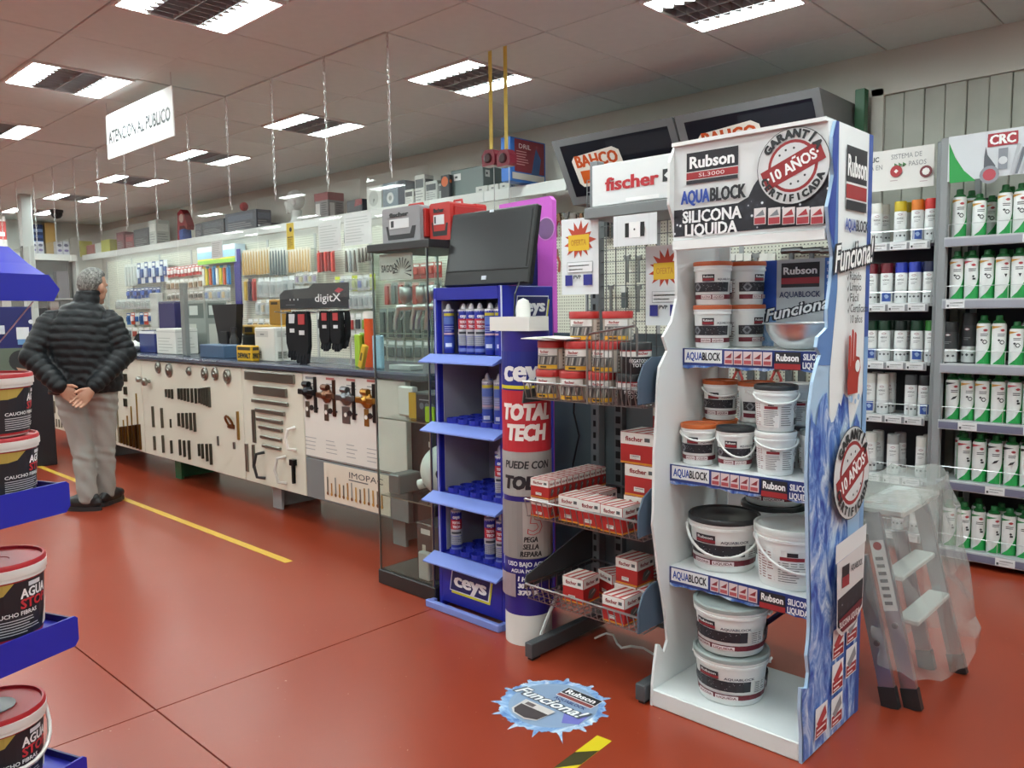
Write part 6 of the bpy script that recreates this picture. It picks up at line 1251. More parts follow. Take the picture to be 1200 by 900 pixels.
row(403, 420, 255, 284, 3, [('#5a6a6c', '#44545a')], 'tool', ['dark steel chisel'], 'chisel', 'under the fascia by the glass cabinet', Y=4.71)
row(420, 436, 288, 306, 4, [('#c9c7c0', '#5a5248')], 'tool', ['brown-handled tool'], 'tool', 'beside the glass cabinet')
row(392, 440, 322, 340, 7, [('#c9d43a', '#a8b82c'), ('#dfe3e0', '#3a55b0'), ('#d8dcd8', '#9aa5a2')], 'bag', ['yellow-green bagged tape', 'blue bagged padlock', 'grey bagged part'], 'pack', 'right of the dark header card')
row(396, 440, 342, 362, 7, [('#cfd4d0', '#6c7678')], 'bag', ['grey bagged fitting'], 'fitting', 'behind the glove rack')
row(452, 518, 308, 326, 8, [('#b8403a', '#c94a42')], 'card', ['red packed scraper'], 'pack', 'seen through the glass cabinet', fill=.9)
row(450, 518, 330, 356, 8, [('#c9a29a', '#b0524a'), ('#9aa29e', '#6a7472')], 'stick', ['pink and red long pack', 'grey long pack'], 'pack', 'lower behind the cabinet glass')
row(444, 518, 360, 395, 7, [('#8d9692', '#4c5654')], 'stick', ['grey-green tool pack'], 'pack', 'low behind the cabinet')
row(300, 330, 350, 368, 5, [('#d9dcd8', '#8f9a9c'), ('#c9c2b0', '#a88a4a')], 'bag', ['grey bagged clip', 'tan bagged clip'], 'pack', 'above the yellow case')
row(196, 236, 354, 368, 7, [('#c9ccc8', '#76706a'), ('#d8d6ce', '#4a4c50')], 'card', ['dark steel fitting card', 'black fitting card'], 'fitting', 'below the steel fittings')
row(240, 272, 354, 372, 6, [('#e0e3e0', '#6a7a8a'), ('#d9d4c4', '#b08a3a')], 'card', ['slate hardware card', 'gold hardware card'], 'pack', 'behind the till monitor top')
row(346, 372, 334, 352, 5, [('#d5d9d6', '#5a6a9a'), ('#cfd3d0', '#8a5a50')], 'bag', ['bagged blue clip', 'bagged brown clip'], 'pack', 'just above the glove header')
row(366, 384, 290, 318, 0 or 4, [('#e9e6dc', '#b9bdb8')], 'stick', ['white slim pack'], 'pack', 'left of the red slim packs', Y=5.11) if False else None
row(404, 419, 290, 318, 3, [('#d8dad4', '#6a6258'), ('#c9cdc8', '#8a9294')], 'tool', ['dark-tipped tool', 'pale steel tool'], 'tool', 'left of the glass cabinet top')
row(136, 190, 383, 398, 8, [('#c9cdc8', '#6a7478'), ('#d8d6cc', '#a04a3c')], 'card', ['grey low card', 'rust-red low card'], 'pack', 'at worktop height by the man')
row(290, 345, 372, 392, 8, [('#c9cdc8', '#5a6468'), ('#d2cdbd', '#9a7a3a')], 'card', ['slate low card', 'ochre low card'], 'pack', 'low behind the white box unit')
row(372, 440, 366, 392, 9, [('#cfd4d0', '#3a3e42'), ('#dcdfd8', '#7f9a3a'), ('#d5d8d4', '#a83c38')], 'card', ['black low card', 'green low card', 'red low card'], 'pack', 'low behind the gloves')
row(444, 518, 398, 425, 7, [('#9aa29e', '#5a6260')], 'card', ['grey-green low card'], 'pack', 'at worktop height behind the cabinet')
# printed header and banner
a, c = yp(232, 311, 5.02), yp(276, 311, 5.02); zt = yp(254, 288, 5.02).z
t = thing('shelf_header_card', 'pale blue header card with green and yellow stripe behind the counter', 'sign', (a.x, 5.02, a.z)); MB('print', '#cfe2ee').box(0, c.x-a.x, 0, .145, 0, zt-a.z).build('card', t); pm = MB('print'); P = Pr(pm, front_map(0, 0, 0)); P.rect(0, 0, c.x-a.x, .05, '#8dc04a'); P.rect(0, .05, (c.x-a.x), .07, '#e0d64a'); P.rect(0, .07, c.x-a.x, .16, '#9cc8e6'); pm.build('card_print', t)
a, c = yp(277, 372, 5.04), yp(284, 372, 5.04); zt = yp(277, 292, 5.04).z; tag(MB('print', '#35307c').box(0, c.x-a.x, 0, .012, 0, zt-a.z).build('banner', None, loc=(a.x, 5.04, a.z)), 'tall purple-blue banner hanging between the packs and wooden handles', 'banner')
# ------------------------------------------------ things on top of the fascia
def topbox(nm, lab, cat, px0, px1, pyt, col, Y=4.9, d=.2, pr_=None, mat='satin'):
    x0, x1 = yp(px0, pyt, Y).x, yp(px1, pyt, Y).x; return carton(nm, lab, cat, x0, x1, Y, Y+d, TOPZ, max(.05, yp((px0+px1)/2, pyt, Y).z-TOPZ), col, mat, pr_)
lines = lambda c: (lambda P, W_, h: (P.rect(W_*.1, h*.55, W_*.9, h*.85, c), P.fine(W_*.1, h*.1, W_*.9, h*.5, '#8a8d8e', 4, .35)))
topbox('red_black_carton', 'red and grey striped carton next to the mannequin head', 'box', 368, 384, 226, '#6e6a6a', pr_=lambda P, W_, h: (P.rect(0, h*.7, W_, h, '#7d2a2c'), P.fine(W_*.5, h*.05, W_*.95, h*.65, '#2c2c2e', 7, .4), P.rect(W_*.1, h*.1, W_*.4, h*.6, '#b5b2ae')))
topbox('dark_red_machine', 'dark machine with red top on the fascia shelf', 'machine', 406, 424, 234, '#33333a', pr_=lambda P, W_, h: P.poly([(W_*.5, h*.5), (W_, h*.6), (W_, h), (W_*.6, h)], '#8a2c34'))
topbox('white_box_front', 'white box with printed drawing on the fascia shelf', 'box', 429, 446, 218, '#d6dad4', pr_=lambda P, W_, h: (P.circ(W_*.5, h*.5, min(W_, h)*.33, '#b9beb8', 14), P.poly([(W_*.45, h*.3), (W_*.6, h*.45), (W_*.5, h*.5)], '#6a6d6e')))
topbox('blue_grey_safe', 'blue-grey metal box with round silver dial on the fascia shelf', 'safe', 448, 474, 213, '#6f7e88', pr_=lambda P, W_, h: (P.rect(W_*.7, 0, W_, h, '#2d3340'), P.circ(W_*.35, h*.4, min(W_, h)*.22, '#c9cdcb', 16), P.circ(W_*.35, h*.4, min(W_, h)*.1, '#8a8e8c', 12)))
for j, (a, c, y, cl) in enumerate(((474, 484, 222, '#cfd2cc'), (485.5, 497, 205, '#c6c9c4'), (498, 512, 212, '#b9bdb8'), (513, 527, 214, '#9da5a0'))): topbox('small_white_device', 'small pale device on the fascia shelf above the tool cases, %s of four' % ORD[j], 'device', a, c, y, cl, pr_=lines('#55595c'), d=.12)
topbox('orange_device', 'small dark device with orange dome on the fascia shelf', 'device', 516, 526, 205, '#3a3c40', Y=4.85, d=.04, pr_=lambda P, W_, h: P.circ(W_*.5, h*.72, W_*.4, '#c8602c', 10))
topbox('grey_metal_cabinet', 'grey-green metal cabinet with white sticker on the fascia shelf', 'cabinet', 528, 566, 197, '#6d7a78', pr_=lambda P, W_, h: (P.rect(W_*.1, h*.62, W_*.32, h*.86, '#dfe2de'), P.rect(W_*.14, h*.7, W_*.22, h*.78, '#55595a')), d=.25)
for j, (a, c) in enumerate(((557, 571), (572, 584), (585, 597))): topbox('white_small_box', 'small white box in front of the metal cabinet, %s of three' % ORD[j], 'box', a, c, 218, '#c9cdc6', Y=4.825, d=.07, pr_=lambda P, W_, h: P.rect(W_*.3, h*.3, W_*.55, h*.55, '#7d8082'))
for j, (a, c, y, cl) in enumerate(((136, 145, 272, '#6a3038'), (146.5, 156, 275, '#7d2c34'), (156, 174, 268, '#3a3c42'), (174, 182, 258, '#b9beb8'), (236, 262, 258, '#2e3238'), (263, 300, 248, '#333b48'), (303, 318, 262, '#222326'), (228, 236, 262, '#3c4048'))):
    topbox('stored_box', ['maroon box at the far end of the fascia shelf', 'dark red box at the far end of the fascia shelf', 'dark grey box beside the maroon ones', 'pale slim box on the far fascia shelf', 'dark machine box right of the red figure', 'blue-grey wide box under the hanging red item', 'black round-topped box before the mannequin head', 'dark slim box beside the red figure'][j], 'box', a, c, y, cl, pr_=lines(('#8a4a50', '#a8484e', '#55585e', '#d9ddd6', '#4a5058', '#4c586a', '#3a3b3e', '#5a5e66')[j]))
for j, (a, c, cl) in enumerate(((84, 93, '#c5c23a'), (101, 110, '#b0605a'), (111, 118, '#cfd2cc'), (118, 128, '#a8a83a'))): topbox('far_pack', ['yellow pack at the far corner of the fascia shelf', 'pinkish pack near the far corner of the fascia shelf', 'white pack near the far corner of the fascia shelf', 'olive pack near the far corner of the fascia shelf'][j], 'pack', a, c, (283, 287, 285, 281)[j], cl)
# mannequin head
q = yp(346, 262, 4.95); t = thing('mannequin_head', 'grey-white mannequin head on the fascia shelf', 'mannequin', (q.x, 4.95, TOPZ)); t.rotation_euler = (0, 0, math.radians(43)); mb = MB('satin', '#c9cac6')
mb.lathe([(.1, 0), (.095, .012), (.062, .05), (.056, .1), (.06, .15)], 20, (.02, 0, 0)); mb.ell((.012, 0, .265), .105, .082, .112, 22, 14); mb.ell((-.035, 0, .2), .07, .06, .085, 18, 12)
mb.ell((-.1, 0, .225), .02, .012, .024, 10, 8); mb.ell((-.088, 0, .255), .014, .011, .03, 10, 8); mb.ell((-.088, 0, .17), .016, .03, .01, 10, 6); mb.ell((-.08, 0, .135), .022, .026, .018, 10, 8)
for s in (-1, 1): mb.ell((-.075, s*.033, .258), .018, .02, .012, 10, 6); mb.ell((.012, s*.08, .225), .024, .012, .034, 10, 8)
mb.build('head', t, 70)
# red and blue hanging figure-like safety harness
q = yp(217, 275, 4.95); t = thing('clothing_bundle', 'red and blue clothing bundle standing on the fascia shelf', 'clothing', (q.x, 4.95, TOPZ)); MB('fabric', '#3a5a9c').bbox(-.06, .08, -.06, .06, 0, .16, .02).build('blue_cloth', t); MB('fabric', '#8a2830').prism([(-.13, .0), (-.06, .0), (-.05, .2), (.1, .2), (.16, .14), (.18, .2), (.1, .34), (.0, .42), (-.1, .38)], lambda u, v, d: Vector((u, d, v)), -.05, .05).build('red_cloth', t); MB('fabric', '#c9b5ae').ell((.02, -.05, .3), .06, .02, .06).build('pale_patch', t)
q = yp(277, 242, 4.9); tag(MB('fabric', '#a83a3e').ell((0, 0, .05), .06, .05, .055, 12, 8).build('red_bundle', None, 60, loc=(q.x, 5.0, yp(281, 248, 5.0).z+.0)), 'small red cap on top of the blue-grey wide box', 'cap')
# ================================================================ far wall
fx = XL+.02
t = thing('far_shelving', 'white shelving with fascia along the far end wall', 'shelving', (-14.15, 2.6, 0)); R_ = 2.1
MB('satin', '#dde0dc').bbox(0, .02, 0, R_, 2.3, 2.4, .003).build('fascia', t); MB('satin', '#c9cdc9').box(-.38, 0, 0, R_, 2.385, 2.4).build('top_board', t); MB('satin', '#3c3f42').box(-.4, -.38, 0, R_, 0, 2.38).build('back_panel', t)
for k in (0, 3): MB('satin', '#b9bcb8').box(-.38, .0, k*R_/3-.02, k*R_/3+.02, 0, 2.3).build('side_panel', t)
for z in (.5, 1.1, 1.7): MB('satin', '#9da09e').box(-.37, -.01, .03, R_-.03, z-.02, z).build('shelf', t)
def farbox(lab, px0, px1, pyt, col, pr_=None, z=2.4005, X=-14.345):
    a, c = xp(px0, pyt, X), xp(px1, pyt, X); h = min(.55, max(.08, (a.z+c.z)/2-z)); t_ = thing('stored_carton', lab, 'box', (X-.15, a.y, z), 0, 'cartons on the far wall'); MB('satin', col).bbox(0, .15, 0, c.y-a.y, 0, h, .005).build('carton', t_)
    if pr_: pm = MB('print'); P = Pr(pm, side_map(.1505, 0, 0)); pr_(P, c.y-a.y, h); pm.build('carton_print', t_)
farbox('dark blue striped carton high on the far wall shelf', 38, 50, 263, '#27365e', lambda P, W_, h: [P.rect(W_*.05, h*(.15+.2*k), W_*.95, h*(.25+.2*k), ('#a83a44', '#5a7ab4', '#3a5288', '#7a92bc')[k]) for k in range(4)])
farbox('tan wooden board standing on the far wall shelf', 52, 64, 261, '#b8975a')
for j, (a, c) in enumerate(((35.5, 43), (43.5, 51), (66, 73), (73.5, 81))): farbox('white box with dark swirl on the far shelf, %s of four' % ORD[j], a, c, 283, '#c5c9d4', lambda P, W_, h: (P.circ(W_*.5, h*.7, W_*.35, '#3a3f66', 10, ry=h*.12), P.circ(W_*.5, h*.3, W_*.35, '#6a5a9c', 10, ry=h*.1)), X=-14.18)
for j, (z, a, c, y, col) in enumerate(((1.7, 38, 50, 325, '#3a4a3e'), (1.7, 52, 62, 322, '#4a5a64'), (1.7, 66, 80, 318, '#5a5660'), (1.1, 38, 55, 350, '#2a2c30'), (1.1, 58, 68, 345, '#8a7a76'), (1.1, 70, 81, 340, '#3c3f44'))): farbox('stored box on the far shelf tier, %s' % ('dark green upper one', 'slate upper one', 'mauve-grey upper one', 'black lower one', 'taupe lower one', 'charcoal lower one')[j], a, c, y, col, z=z+.0005, X=-14.2)
a = xp(0, 300, -13.9); t = thing('red_sign', 'red and white product banner at the far left wall', 'banner', (-13.9, xp(-3, 280, -13.9).y, 0)); W_ = xp(8, 280, -13.9).y-xp(-3, 280, -13.9).y; zz = xp(3, 253, -13.9).z; MB('print', '#c9c6c2').box(-.2, 0, 0, W_, 0, zz).build('banner_board', t); pm = MB('print'); P = Pr(pm, side_map(.001, 0, 0)); P.rect(0, zz-.35, W_, zz-.08, '#a8342f'); P.rect(0, zz-.6, W_, zz-.45, '#b8443c'); P.rect(W_*.1, zz-.3, W_*.8, zz-.24, '#eee'); P.rect(W_*.2, 1.75, W_*.8, zz-.65, '#2c2c2e'); pm.build('banner_print', t)
# ================================================================ chains and hanging acrylic screens above the counter
CY = 2.889; CHZ = 2.205
def link_mesh():
    mb = MB('metal', '#c9cac8'); L_ = .034; z = CHZ; i = 0
    while z < ZC-.01:
        a = (1, 0) if i % 2 else (0, 1); pts = []
        for k in range(8):
            t_ = 2*PI*k/8; u = .007*math.cos(t_); v = .018*math.sin(t_); pts.append((u*a[0], u*a[1], z+.018+v))
        mb.tube(pts, .0023, 4, closed=True); z += .029; i += 1
    mb.tube([(0, 0, CHZ-.02), (.008, 0, CHZ-.01), (.006, 0, CHZ+.01)], .003, 4); return mb
lm = link_mesh(); first = None
for j in range(16):
    x = -3.66-TS*j
    if first is None: o = lm.build('chain', None); first = o
    else: o = bpy.data.objects.new('chain', first.data); COL.objects.link(o)
    o.location = (x, CY, 0); tag(o, 'steel chain hanging from the ceiling over the counter, %s from the camera' % ORD[j], 'chain', 'ceiling chains')
for j in range(7):
    x1 = -3.94-TS*2*(j-1) if j else -3.33; x0 = -3.94-TS*2*j+.03 if j else -3.91; t = thing('acrylic_screen', 'clear acrylic screen hung on chains over the counter, %s from the camera' % ORD[j], 'screen', ((x0+x1)/2, CY, 1.5), 0, 'acrylic counter screens'); w = (x1-x0)/2-.012; t.rotation_euler = (random.uniform(-.012, .012), 0, random.uniform(-.02, .02))
    MB('acrylic').box(-w, w, -.002, .002, 0, CHZ-1.5-.012).build('sheet', t)
    for k in range(3):
        xe = -3.66-TS*(2*j-1+k)-(x0+x1)/2
        if abs(xe) < w-.02: MB('metal', '#c9cac8').tube([(xe, 0, CHZ-1.5-.045), (xe, 0, CHZ-1.5-.018)], .003, 5).build('eyelet', t)
def notice(lab, px0, px1, py0, py1, col, pr_, cat='notice'):
    Y = CY-.006; a, c = yp(px0, py0, Y), yp(px1, py1, Y); t_ = thing('paper_notice', lab, cat, (a.x, Y, c.z), 0, 'notices on the screens'); w, h = c.x-a.x, a.z-c.z
    MB('print', col).box(0, w, -.001, .001, 0, h).build('paper', t_); pm = MB('print'); P = Pr(pm, front_map(0, -.0012, 0)); pr_(P, w, h); pm.build('notice_print', t_)
glass_mat('thin_paper', (.8, .82, .82), .5, rough=.3, body=.62, bodycol=(.8, .83, .83))
notice('yellow warning notice with black symbol on the acrylic screen', 335.5, 345, 262, 292, '#cdb43a', lambda P, w, h: (P.circ(w*.6, h*.75, w*.18, '#26241c', 10), P.rect(w*.15, h*.45, w*.85, h*.48, '#4a4020'), P.fine(w*.15, h*.08, w*.85, h*.42, '#7a6a20', 5, .35)))
notice('pale paper notice on the acrylic screen above the till', 247.5, 261, 283, 302, '#cfd2d0', lambda P, w, h: P.fine(w*.1, h*.08, w*.9, h*.92, '#a8acaa', 8, .35))
notice('large pale notice sheet on the acrylic screen, nearer the mannequin head', 373, 400, 262, 293, '#c9cfcd', lambda P, w, h: P.fine(w*.06, h*.08, w*.94, h*.92, '#aab2b0', 9, .25))
notice('large pale notice sheet on the acrylic screen, nearer the tool cases', 403, 436, 252, 285, '#ccd1cf', lambda P, w, h: P.fine(w*.06, h*.08, w*.94, h*.92, '#aab2b0', 9, .25, 4))
# small sign hung at the near end of the counter screens
# ================================================================ floor markings
a, c = zp(45, 547.5), zp(342, 658)
tag(MB('print', '#cfa53a').box(-9.6, c.x, 2.315, 2.365, .0003, .0012).build('floor_line', None), 'long yellow line taped along the red floor before the counter', 'floor marking')
pts = [zp(*p) for p in ((645, 903), (678, 906), (715, 870), (700, 862))]
t = thing('hazard_tape', 'short yellow and black hazard tape strip on the floor', 'tape', (pts[2].x, pts[2].y, 0)); o0 = pts[2].copy(); o0.z = 0
ax = (pts[0]-pts[3]); ax.z = 0; L_ = ax.length+.35; ax.normalize(); ay = Vector((-ax.y, ax.x, 0)); wd_ = abs((pts[2]-pts[3]).dot(ay))
sgn = 1 if (pts[2]-pts[3]).dot(ay) > 0 else -1; b0 = pts[3]-o0; b0.z = 0
mp = lambda u, v, d: b0+ax*u+ay*(sgn*v)+Vector((0, 0, d))
q = MB('print', '#d9c51e'); q.add([mp(u, v, z) for z in (.0003, .0011) for u, v in ((0, 0), (L_, 0), (L_, wd_), (0, wd_))], [(4, 5, 6, 7), (0, 1, 5, 4), (1, 2, 6, 5), (2, 3, 7, 6), (3, 0, 4, 7)]); q.build('tape', t)
q = MB('print', '#3c3814')
for k in range(2): q.face([mp(.075+k*.26+u, v, .0016) for u, v in ((0, wd_), (.1, wd_), (.17, 0), (.055, 0))])
q.build('black_stripe', t)
# round floor sticker
cx, cy = -1.795, 2.08; e1 = (zp(690, 824)-zp(651, 808)); e1.z = 0; e1.normalize(); e2 = Vector((-e1.y, e1.x, 0))
t = thing('floor_sticker', 'round blue water-splash floor sticker with brand lettering', 'floor sticker', (cx, cy, 0)); rd = random.Random(8); out = []
R0 = .188; spk = {3: .21, 9: .22, 14: .212, 19: .214, 26: .208, 31: .214, 36: .222, 40: .224, 45: .232, 49: .235, 53: .265, 57: .218}
for i in range(240):
    a = 2*PI*i/240; r_ = R0+.004*math.sin(i*.7)+rd.uniform(-.003, .004)
    if i % 4 == 0 and i//4 in spk: r_ = spk[i//4]
    elif (i % 4 in (1, 3)) and ((i+1)//4 in spk if i % 4 == 3 else i//4 in spk): r_ = R0+.022
    out.append((r_*math.cos(a), r_*math.sin(a)))
fm = lambda u, v, d: e1*u+e2*v+Vector((0, 0, d))
q = MB('waterflat'); q.prism(out, fm, .0003, .001); q.build('vinyl', t)
pm = MB('print'); P = Pr(pm, lambda u, v, d: fm(u, v, d+.001), gap=.0004)
P.circ(.005, 0, .16, '#8fa6c2', 40); P.circ(.01, -.0, .152, '#8ba2c0', 40, ry=.14); P.poly([(.06, .0), (.15, .03), (.16, -.05), (.11, -.08)], '#7477c4')
P.rect(-.035, .062, .125, .135, '#e6e6e6'); P.rect(-.033, .088, .123, .133, '#2d2e33'); P.rect(-.033, .064, .123, .083, '#8e4a4a'); P.text('Rubson', .045, .11, .028, '#f0f0f0', w=.13, bold=.03); P.text('AQUABLOCK', .045, .045, .016, '#39477e', w=.14, bold=.02)
P.text('Funciona!', -.01, .005, .05, '#5c6470', w=.32, bold=.06, shear=.35); P.text('Funciona!', -.01, .005, .05, '#eef1f3', w=.31, bold=.02, shear=.35)
P.poly([(-.09, -.04), (.05, -.04), (.04, -.13), (-.0, -.15), (-.06, -.14), (-.085, -.12)], '#cfc9c6'); P.poly([(-.08, -.075), (.045, -.075), (.038, -.125), (-.005, -.142), (-.058, -.135), (-.078, -.115)], '#4a4244'); P.rect(-.07, -.07, -.03, -.05, '#6a6062'); pm.build('sticker_print', t)
# loose white cable under the fixings rack
tag(MB('satin', '#c9c6c0').tube([(-2.02+.04*i, 2.62+.03*math.sin(i*1.1), .012+.03*abs(math.sin(i*.9))) for i in range(12)], .005, 6).build('floor_cable', None), 'pale loose cable on the floor under the fixings rack', 'cable')

# ================================================================ blue display stand at the left edge
LB, LBD = '#2328a8', '#181c5c'
t = thing('blue_paint_stand', 'blue metal shelf stand with red-lidded paint buckets at the left edge', 'display stand', (-2.245, .69, 0), math.radians(110.4))
D_ = .36; L_ = .7
for z in (.2, .585, .943):
    o = MB('satin', LB).box(-L_, -.012, .004, D_, z-.012, z+.012).build('shelf', t)
    MB('satin', LB).prism([(-L_, z-.045), (-.012, z-.045), (0, z-.03), (0, z+.028), (-.008, z+.035), (-L_, z+.035)], lambda u, v, d: Vector((u, d, v)), -.006, .0).build('front_lip', o); MB('satin', LBD).box(-.012, -.006, .004, D_, z-.02, z+.03).build('end_lip', o)
MB('satin', LB).prism([(-L_, 1.44), (-.02, 1.44), (-.002, 1.47), (-.03, 1.505), (-L_, 1.505)], lambda u, v, d: Vector((u, d, v)), -.02, -.012).build('header_lip', t)
MB('satin', LB).prism([(-.02, 1.5), (.05, 1.535), (.12, 1.58), (.36, 1.58), (.36, 1.5)], lambda u, v, d: Vector((d, u, v)), -L_, -.03).build('header_roof', t)
MB('satin', LBD).box(-L_, -.02, D_, D_+.015, 0, 1.58).build('back_panel', t); MB('satin', LB).box(-L_-.02, -L_, -.005, D_+.015, 0, 1.58).build('side_panel', t)
for k in range(2): MB('satin', '#e2e4ea').tube([(-.06-.16*k, .0, 1.44), (-.06-.16*k, .2, 1.29)], .0018, 5).build('stay_wire', t)
MB('satin', LBD).box(-L_, -.012, .02, D_, 0, .05).build('base', t)
M_ = Matrix.Rotation(math.radians(110.4), 4, 'Z'); B_ = Vector((-2.245, .69, 0))
def at_stand(x, y, z): p = M_ @ Vector((x, y, 0)); return (B_.x+p.x, B_.y+p.y, z)
pa = bucket('paint_bucket', .105, .2, '#b3222a', body='#e3e0dc', handle=None, style='agua'); pb_ = bucket('paint_bucket', .098, .153, '#b3222a', body='#dedbd6', handle=None, style='agua'); pc = bucket('paint_bucket', .11, .2, '#b3222a', body='#e3e0dc', handle='front', style='agua')
G = 'red-lidded paint buckets'
l = at_stand(-.125, .116, .5985); pa.put('red-lidded black and gold paint bucket on the middle blue shelf', 'bucket', l, view_rz(l, .45), G)
l = at_stand(-.118, .109, .9565); pb_.put('red-lidded paint bucket on the top blue shelf, lower of the two', 'bucket', l, view_rz(l, .9), G); l2 = at_stand(-.121, .112, .9565+.154); pb_.put('red-lidded paint bucket on the top blue shelf, upper of the two', 'bucket', l2, view_rz(l2, 1.05), G)
l = at_stand(-.14, .142, .2135); pc.put('red-lidded paint bucket with white handle on the lowest blue shelf', 'bucket', l, view_rz(l, .5), G)
MBx = MB('gloss', '#6e6a6a').lathe([(.05, 0), (.05, .003), (.045, .004), (0, .004)], 20); tag(MBx.build('lid_sticker', None, 40, loc=(l[0], l[1], l[2]+.2*.9645+.0002)), 'dark shiny round sticker on the lowest bucket lid', 'sticker')
# blue product display seen past the man
q = ray(14, 400)*7.4+EYE; t = thing('blue_product_display', 'dark blue product display with printed photo standing beyond the man', 'display', (q.x, q.y, 0), math.radians(75)); zt = 1.5
MB('satin', '#1c2260').bbox(-.35, .17, 0, .1, .86, zt, .006).build('upper_panel', t); MB('satin', '#14151c').bbox(-.35, .3, -.04, .25, 0, .855, .006).build('cabinet', t); pm = MB('print'); P = Pr(pm, front_map(0, -.001, 0), gap=.001)
P.rect(-.32, .85, .17, 1.12, '#5d6a5c'); P.circ(.06, 1.0, .095, '#2a2d2e', 18, ry=.1); P.poly([(.02, .94), (.1, .92), (.14, .86), (.06, .86)], '#b08d76'); P.rect(.04, 1.2, .14, 1.31, '#d5dbde'); P.rect(.045, 1.15, .135, 1.2, '#5f8cb8'); P.rect(-.3, 1.25, -.05, 1.33, '#c5cbd4'); P.circ(.16, 1.36, .02, '#d5d8e0', 10); P.rect(-.3, .95, -.15, 1.08, '#6a9aa0'); pm.build('display_print', t)

# ================================================================ the man at the counter
def ring_loft(mb, rings, n=18):
    """rings: (centre, axis-a, axis-b) ellipses joined into a closed tube"""
    vs = []
    for c, a, b in rings:
        c, a, b = Vector(c), Vector(a), Vector(b); vs += [c+a*math.cos(2*PI*i/n)+b*math.sin(2*PI*i/n) for i in range(n)]
    m = len(rings); fs = [(j*n+i, j*n+(i+1) % n, (j+1)*n+(i+1) % n, (j+1)*n+i) for j in range(m-1) for i in range(n)]
    fs += [tuple(range(n-1, -1, -1)), tuple((m-1)*n+i for i in range(n))]; mb.add(vs, fs)
def limb(mb, pts, rs, n=12):
    p2, r2 = [], []
    for i in range(len(pts)-1):
        for k in range(5): f = k/5; p2.append(Vector(pts[i]).lerp(Vector(pts[i+1]), f)); r2.append(rs[i]+(rs[i+1]-rs[i])*f)
    p2.append(Vector(pts[-1])); r2.append(rs[-1])
    mb.tube(p2, r2, n)
    for p, r in zip(pts, rs): mb.ell(p, r, r, r, 12, 8)
def fused(mb, voxel, name, parent, mat, col, shape=None, smooth_it=4):
    o = mb.build('tmp'); md = o.modifiers.new('r', 'REMESH'); md.mode = 'VOXEL'; md.voxel_size = voxel
    s_ = o.modifiers.new('s', 'SMOOTH'); s_.factor = .5; s_.iterations = smooth_it
    dg = bpy.context.evaluated_depsgraph_get(); me = bpy.data.meshes.new_from_object(o.evaluated_get(dg)); bpy.data.objects.remove(o)
    if shape:
        ns = [v.normal.copy() for v in me.vertices]
        for v, n_ in zip(me.vertices, ns): v.co = v.co+n_*shape(v.co)
    for v in me.vertices: v.co.x += .058*v.co.z
    me.materials.clear(); me.materials.append(MATS[mat]); c = lin(col)
    for a in list(me.attributes):
        if a.name == 'Col': me.attributes.remove(a)
    at = me.attributes.new('Col', 'FLOAT_COLOR', 'POINT'); at.data.foreach_set('color', [x for _ in me.vertices for x in (*c, 1.0)])
    me.polygons.foreach_set('use_smooth', [True]*len(me.polygons)); me.update(); me.name = name
    ob = bpy.data.objects.new(name, me); COL.objects.link(ob)
    if parent is not None: ob.parent = parent
    return ob
SH = {'L': (-.165, .0, 1.375), 'R': (.2, .0, 1.375)}; EL = {'L': (-.28, -.06, 1.13), 'R': (.305, -.05, 1.13)}; WR = {'L': (-.1, -.205, .915), 'R': (.095, -.225, .905)}
hipL, hipR = (-.03, .0, .86), (.15, .0, .86); knL, knR = (.03, .02, .48), (.175, .06, .48); anL, anR = (.075, .0, .09), (.2, .14, .09)
fd = Vector((.75, .66, -.12)).normalized(); sd = Vector((.66, -.75, 0)).normalized(); up = sd.cross(fd)        # head: facing, its right side, up
hc = Vector((.1, .04, 1.618))
hp = lambda a, b, c: hc+sd*a+fd*b+up*c
b = MB('skin')
def head_ell(ctr, ra, rb, rc, n=18, m=12):
    vs, fs = ell_data((0, 0, 0), ra, rb, rc, n, m); b.add([ctr+sd*x+fd*y+up*z for x, y, z in vs], fs)
head_ell(hp(0, -.01, .02), .074, .096, .1); head_ell(hp(0, .03, -.05), .058, .066, .075); head_ell(hp(0, .1, -.02), .013, .022, .024, 10, 8); head_ell(hp(0, .085, .015), .012, .016, .03, 10, 8)
head_ell(hp(0, .085, -.075), .028, .014, .008, 10, 6); head_ell(hp(0, .075, -.105), .026, .022, .018, 10, 8)
for s in (-1, 1): head_ell(hp(s*.03, .08, .02), .017, .012, .011, 10, 6); head_ell(hp(s*.082, .0, -.02), .012, .024, .036, 10, 8)
limb(b, [tuple(hp(0, -.02, -.06)), (.05, .0, 1.47), (.03, 0, 1.36)], [.058, .06, .08])
ring_loft(b, [((.05, 0, .84), (.15, 0, 0), (0, .095, 0)), ((.055, 0, .98), (.15, 0, 0), (0, .1, 0)), ((.04, 0, 1.15), (.145, 0, 0), (0, .095, 0)), ((.015, 0, 1.32), (.165, 0, 0), (0, .1, 0)), ((.01, 0, 1.42), (.13, 0, 0), (0, .07, 0))])
for k in 'LR': limb(b, [SH[k], EL[k], WR[k]], [.058, .043, .029])
limb(b, [hipL, knL, anL, (.03, .09, .04)], [.085, .055, .04, .03]); limb(b, [hipR, knR, anR, (.24, .23, .04)], [.085, .055, .04, .03])
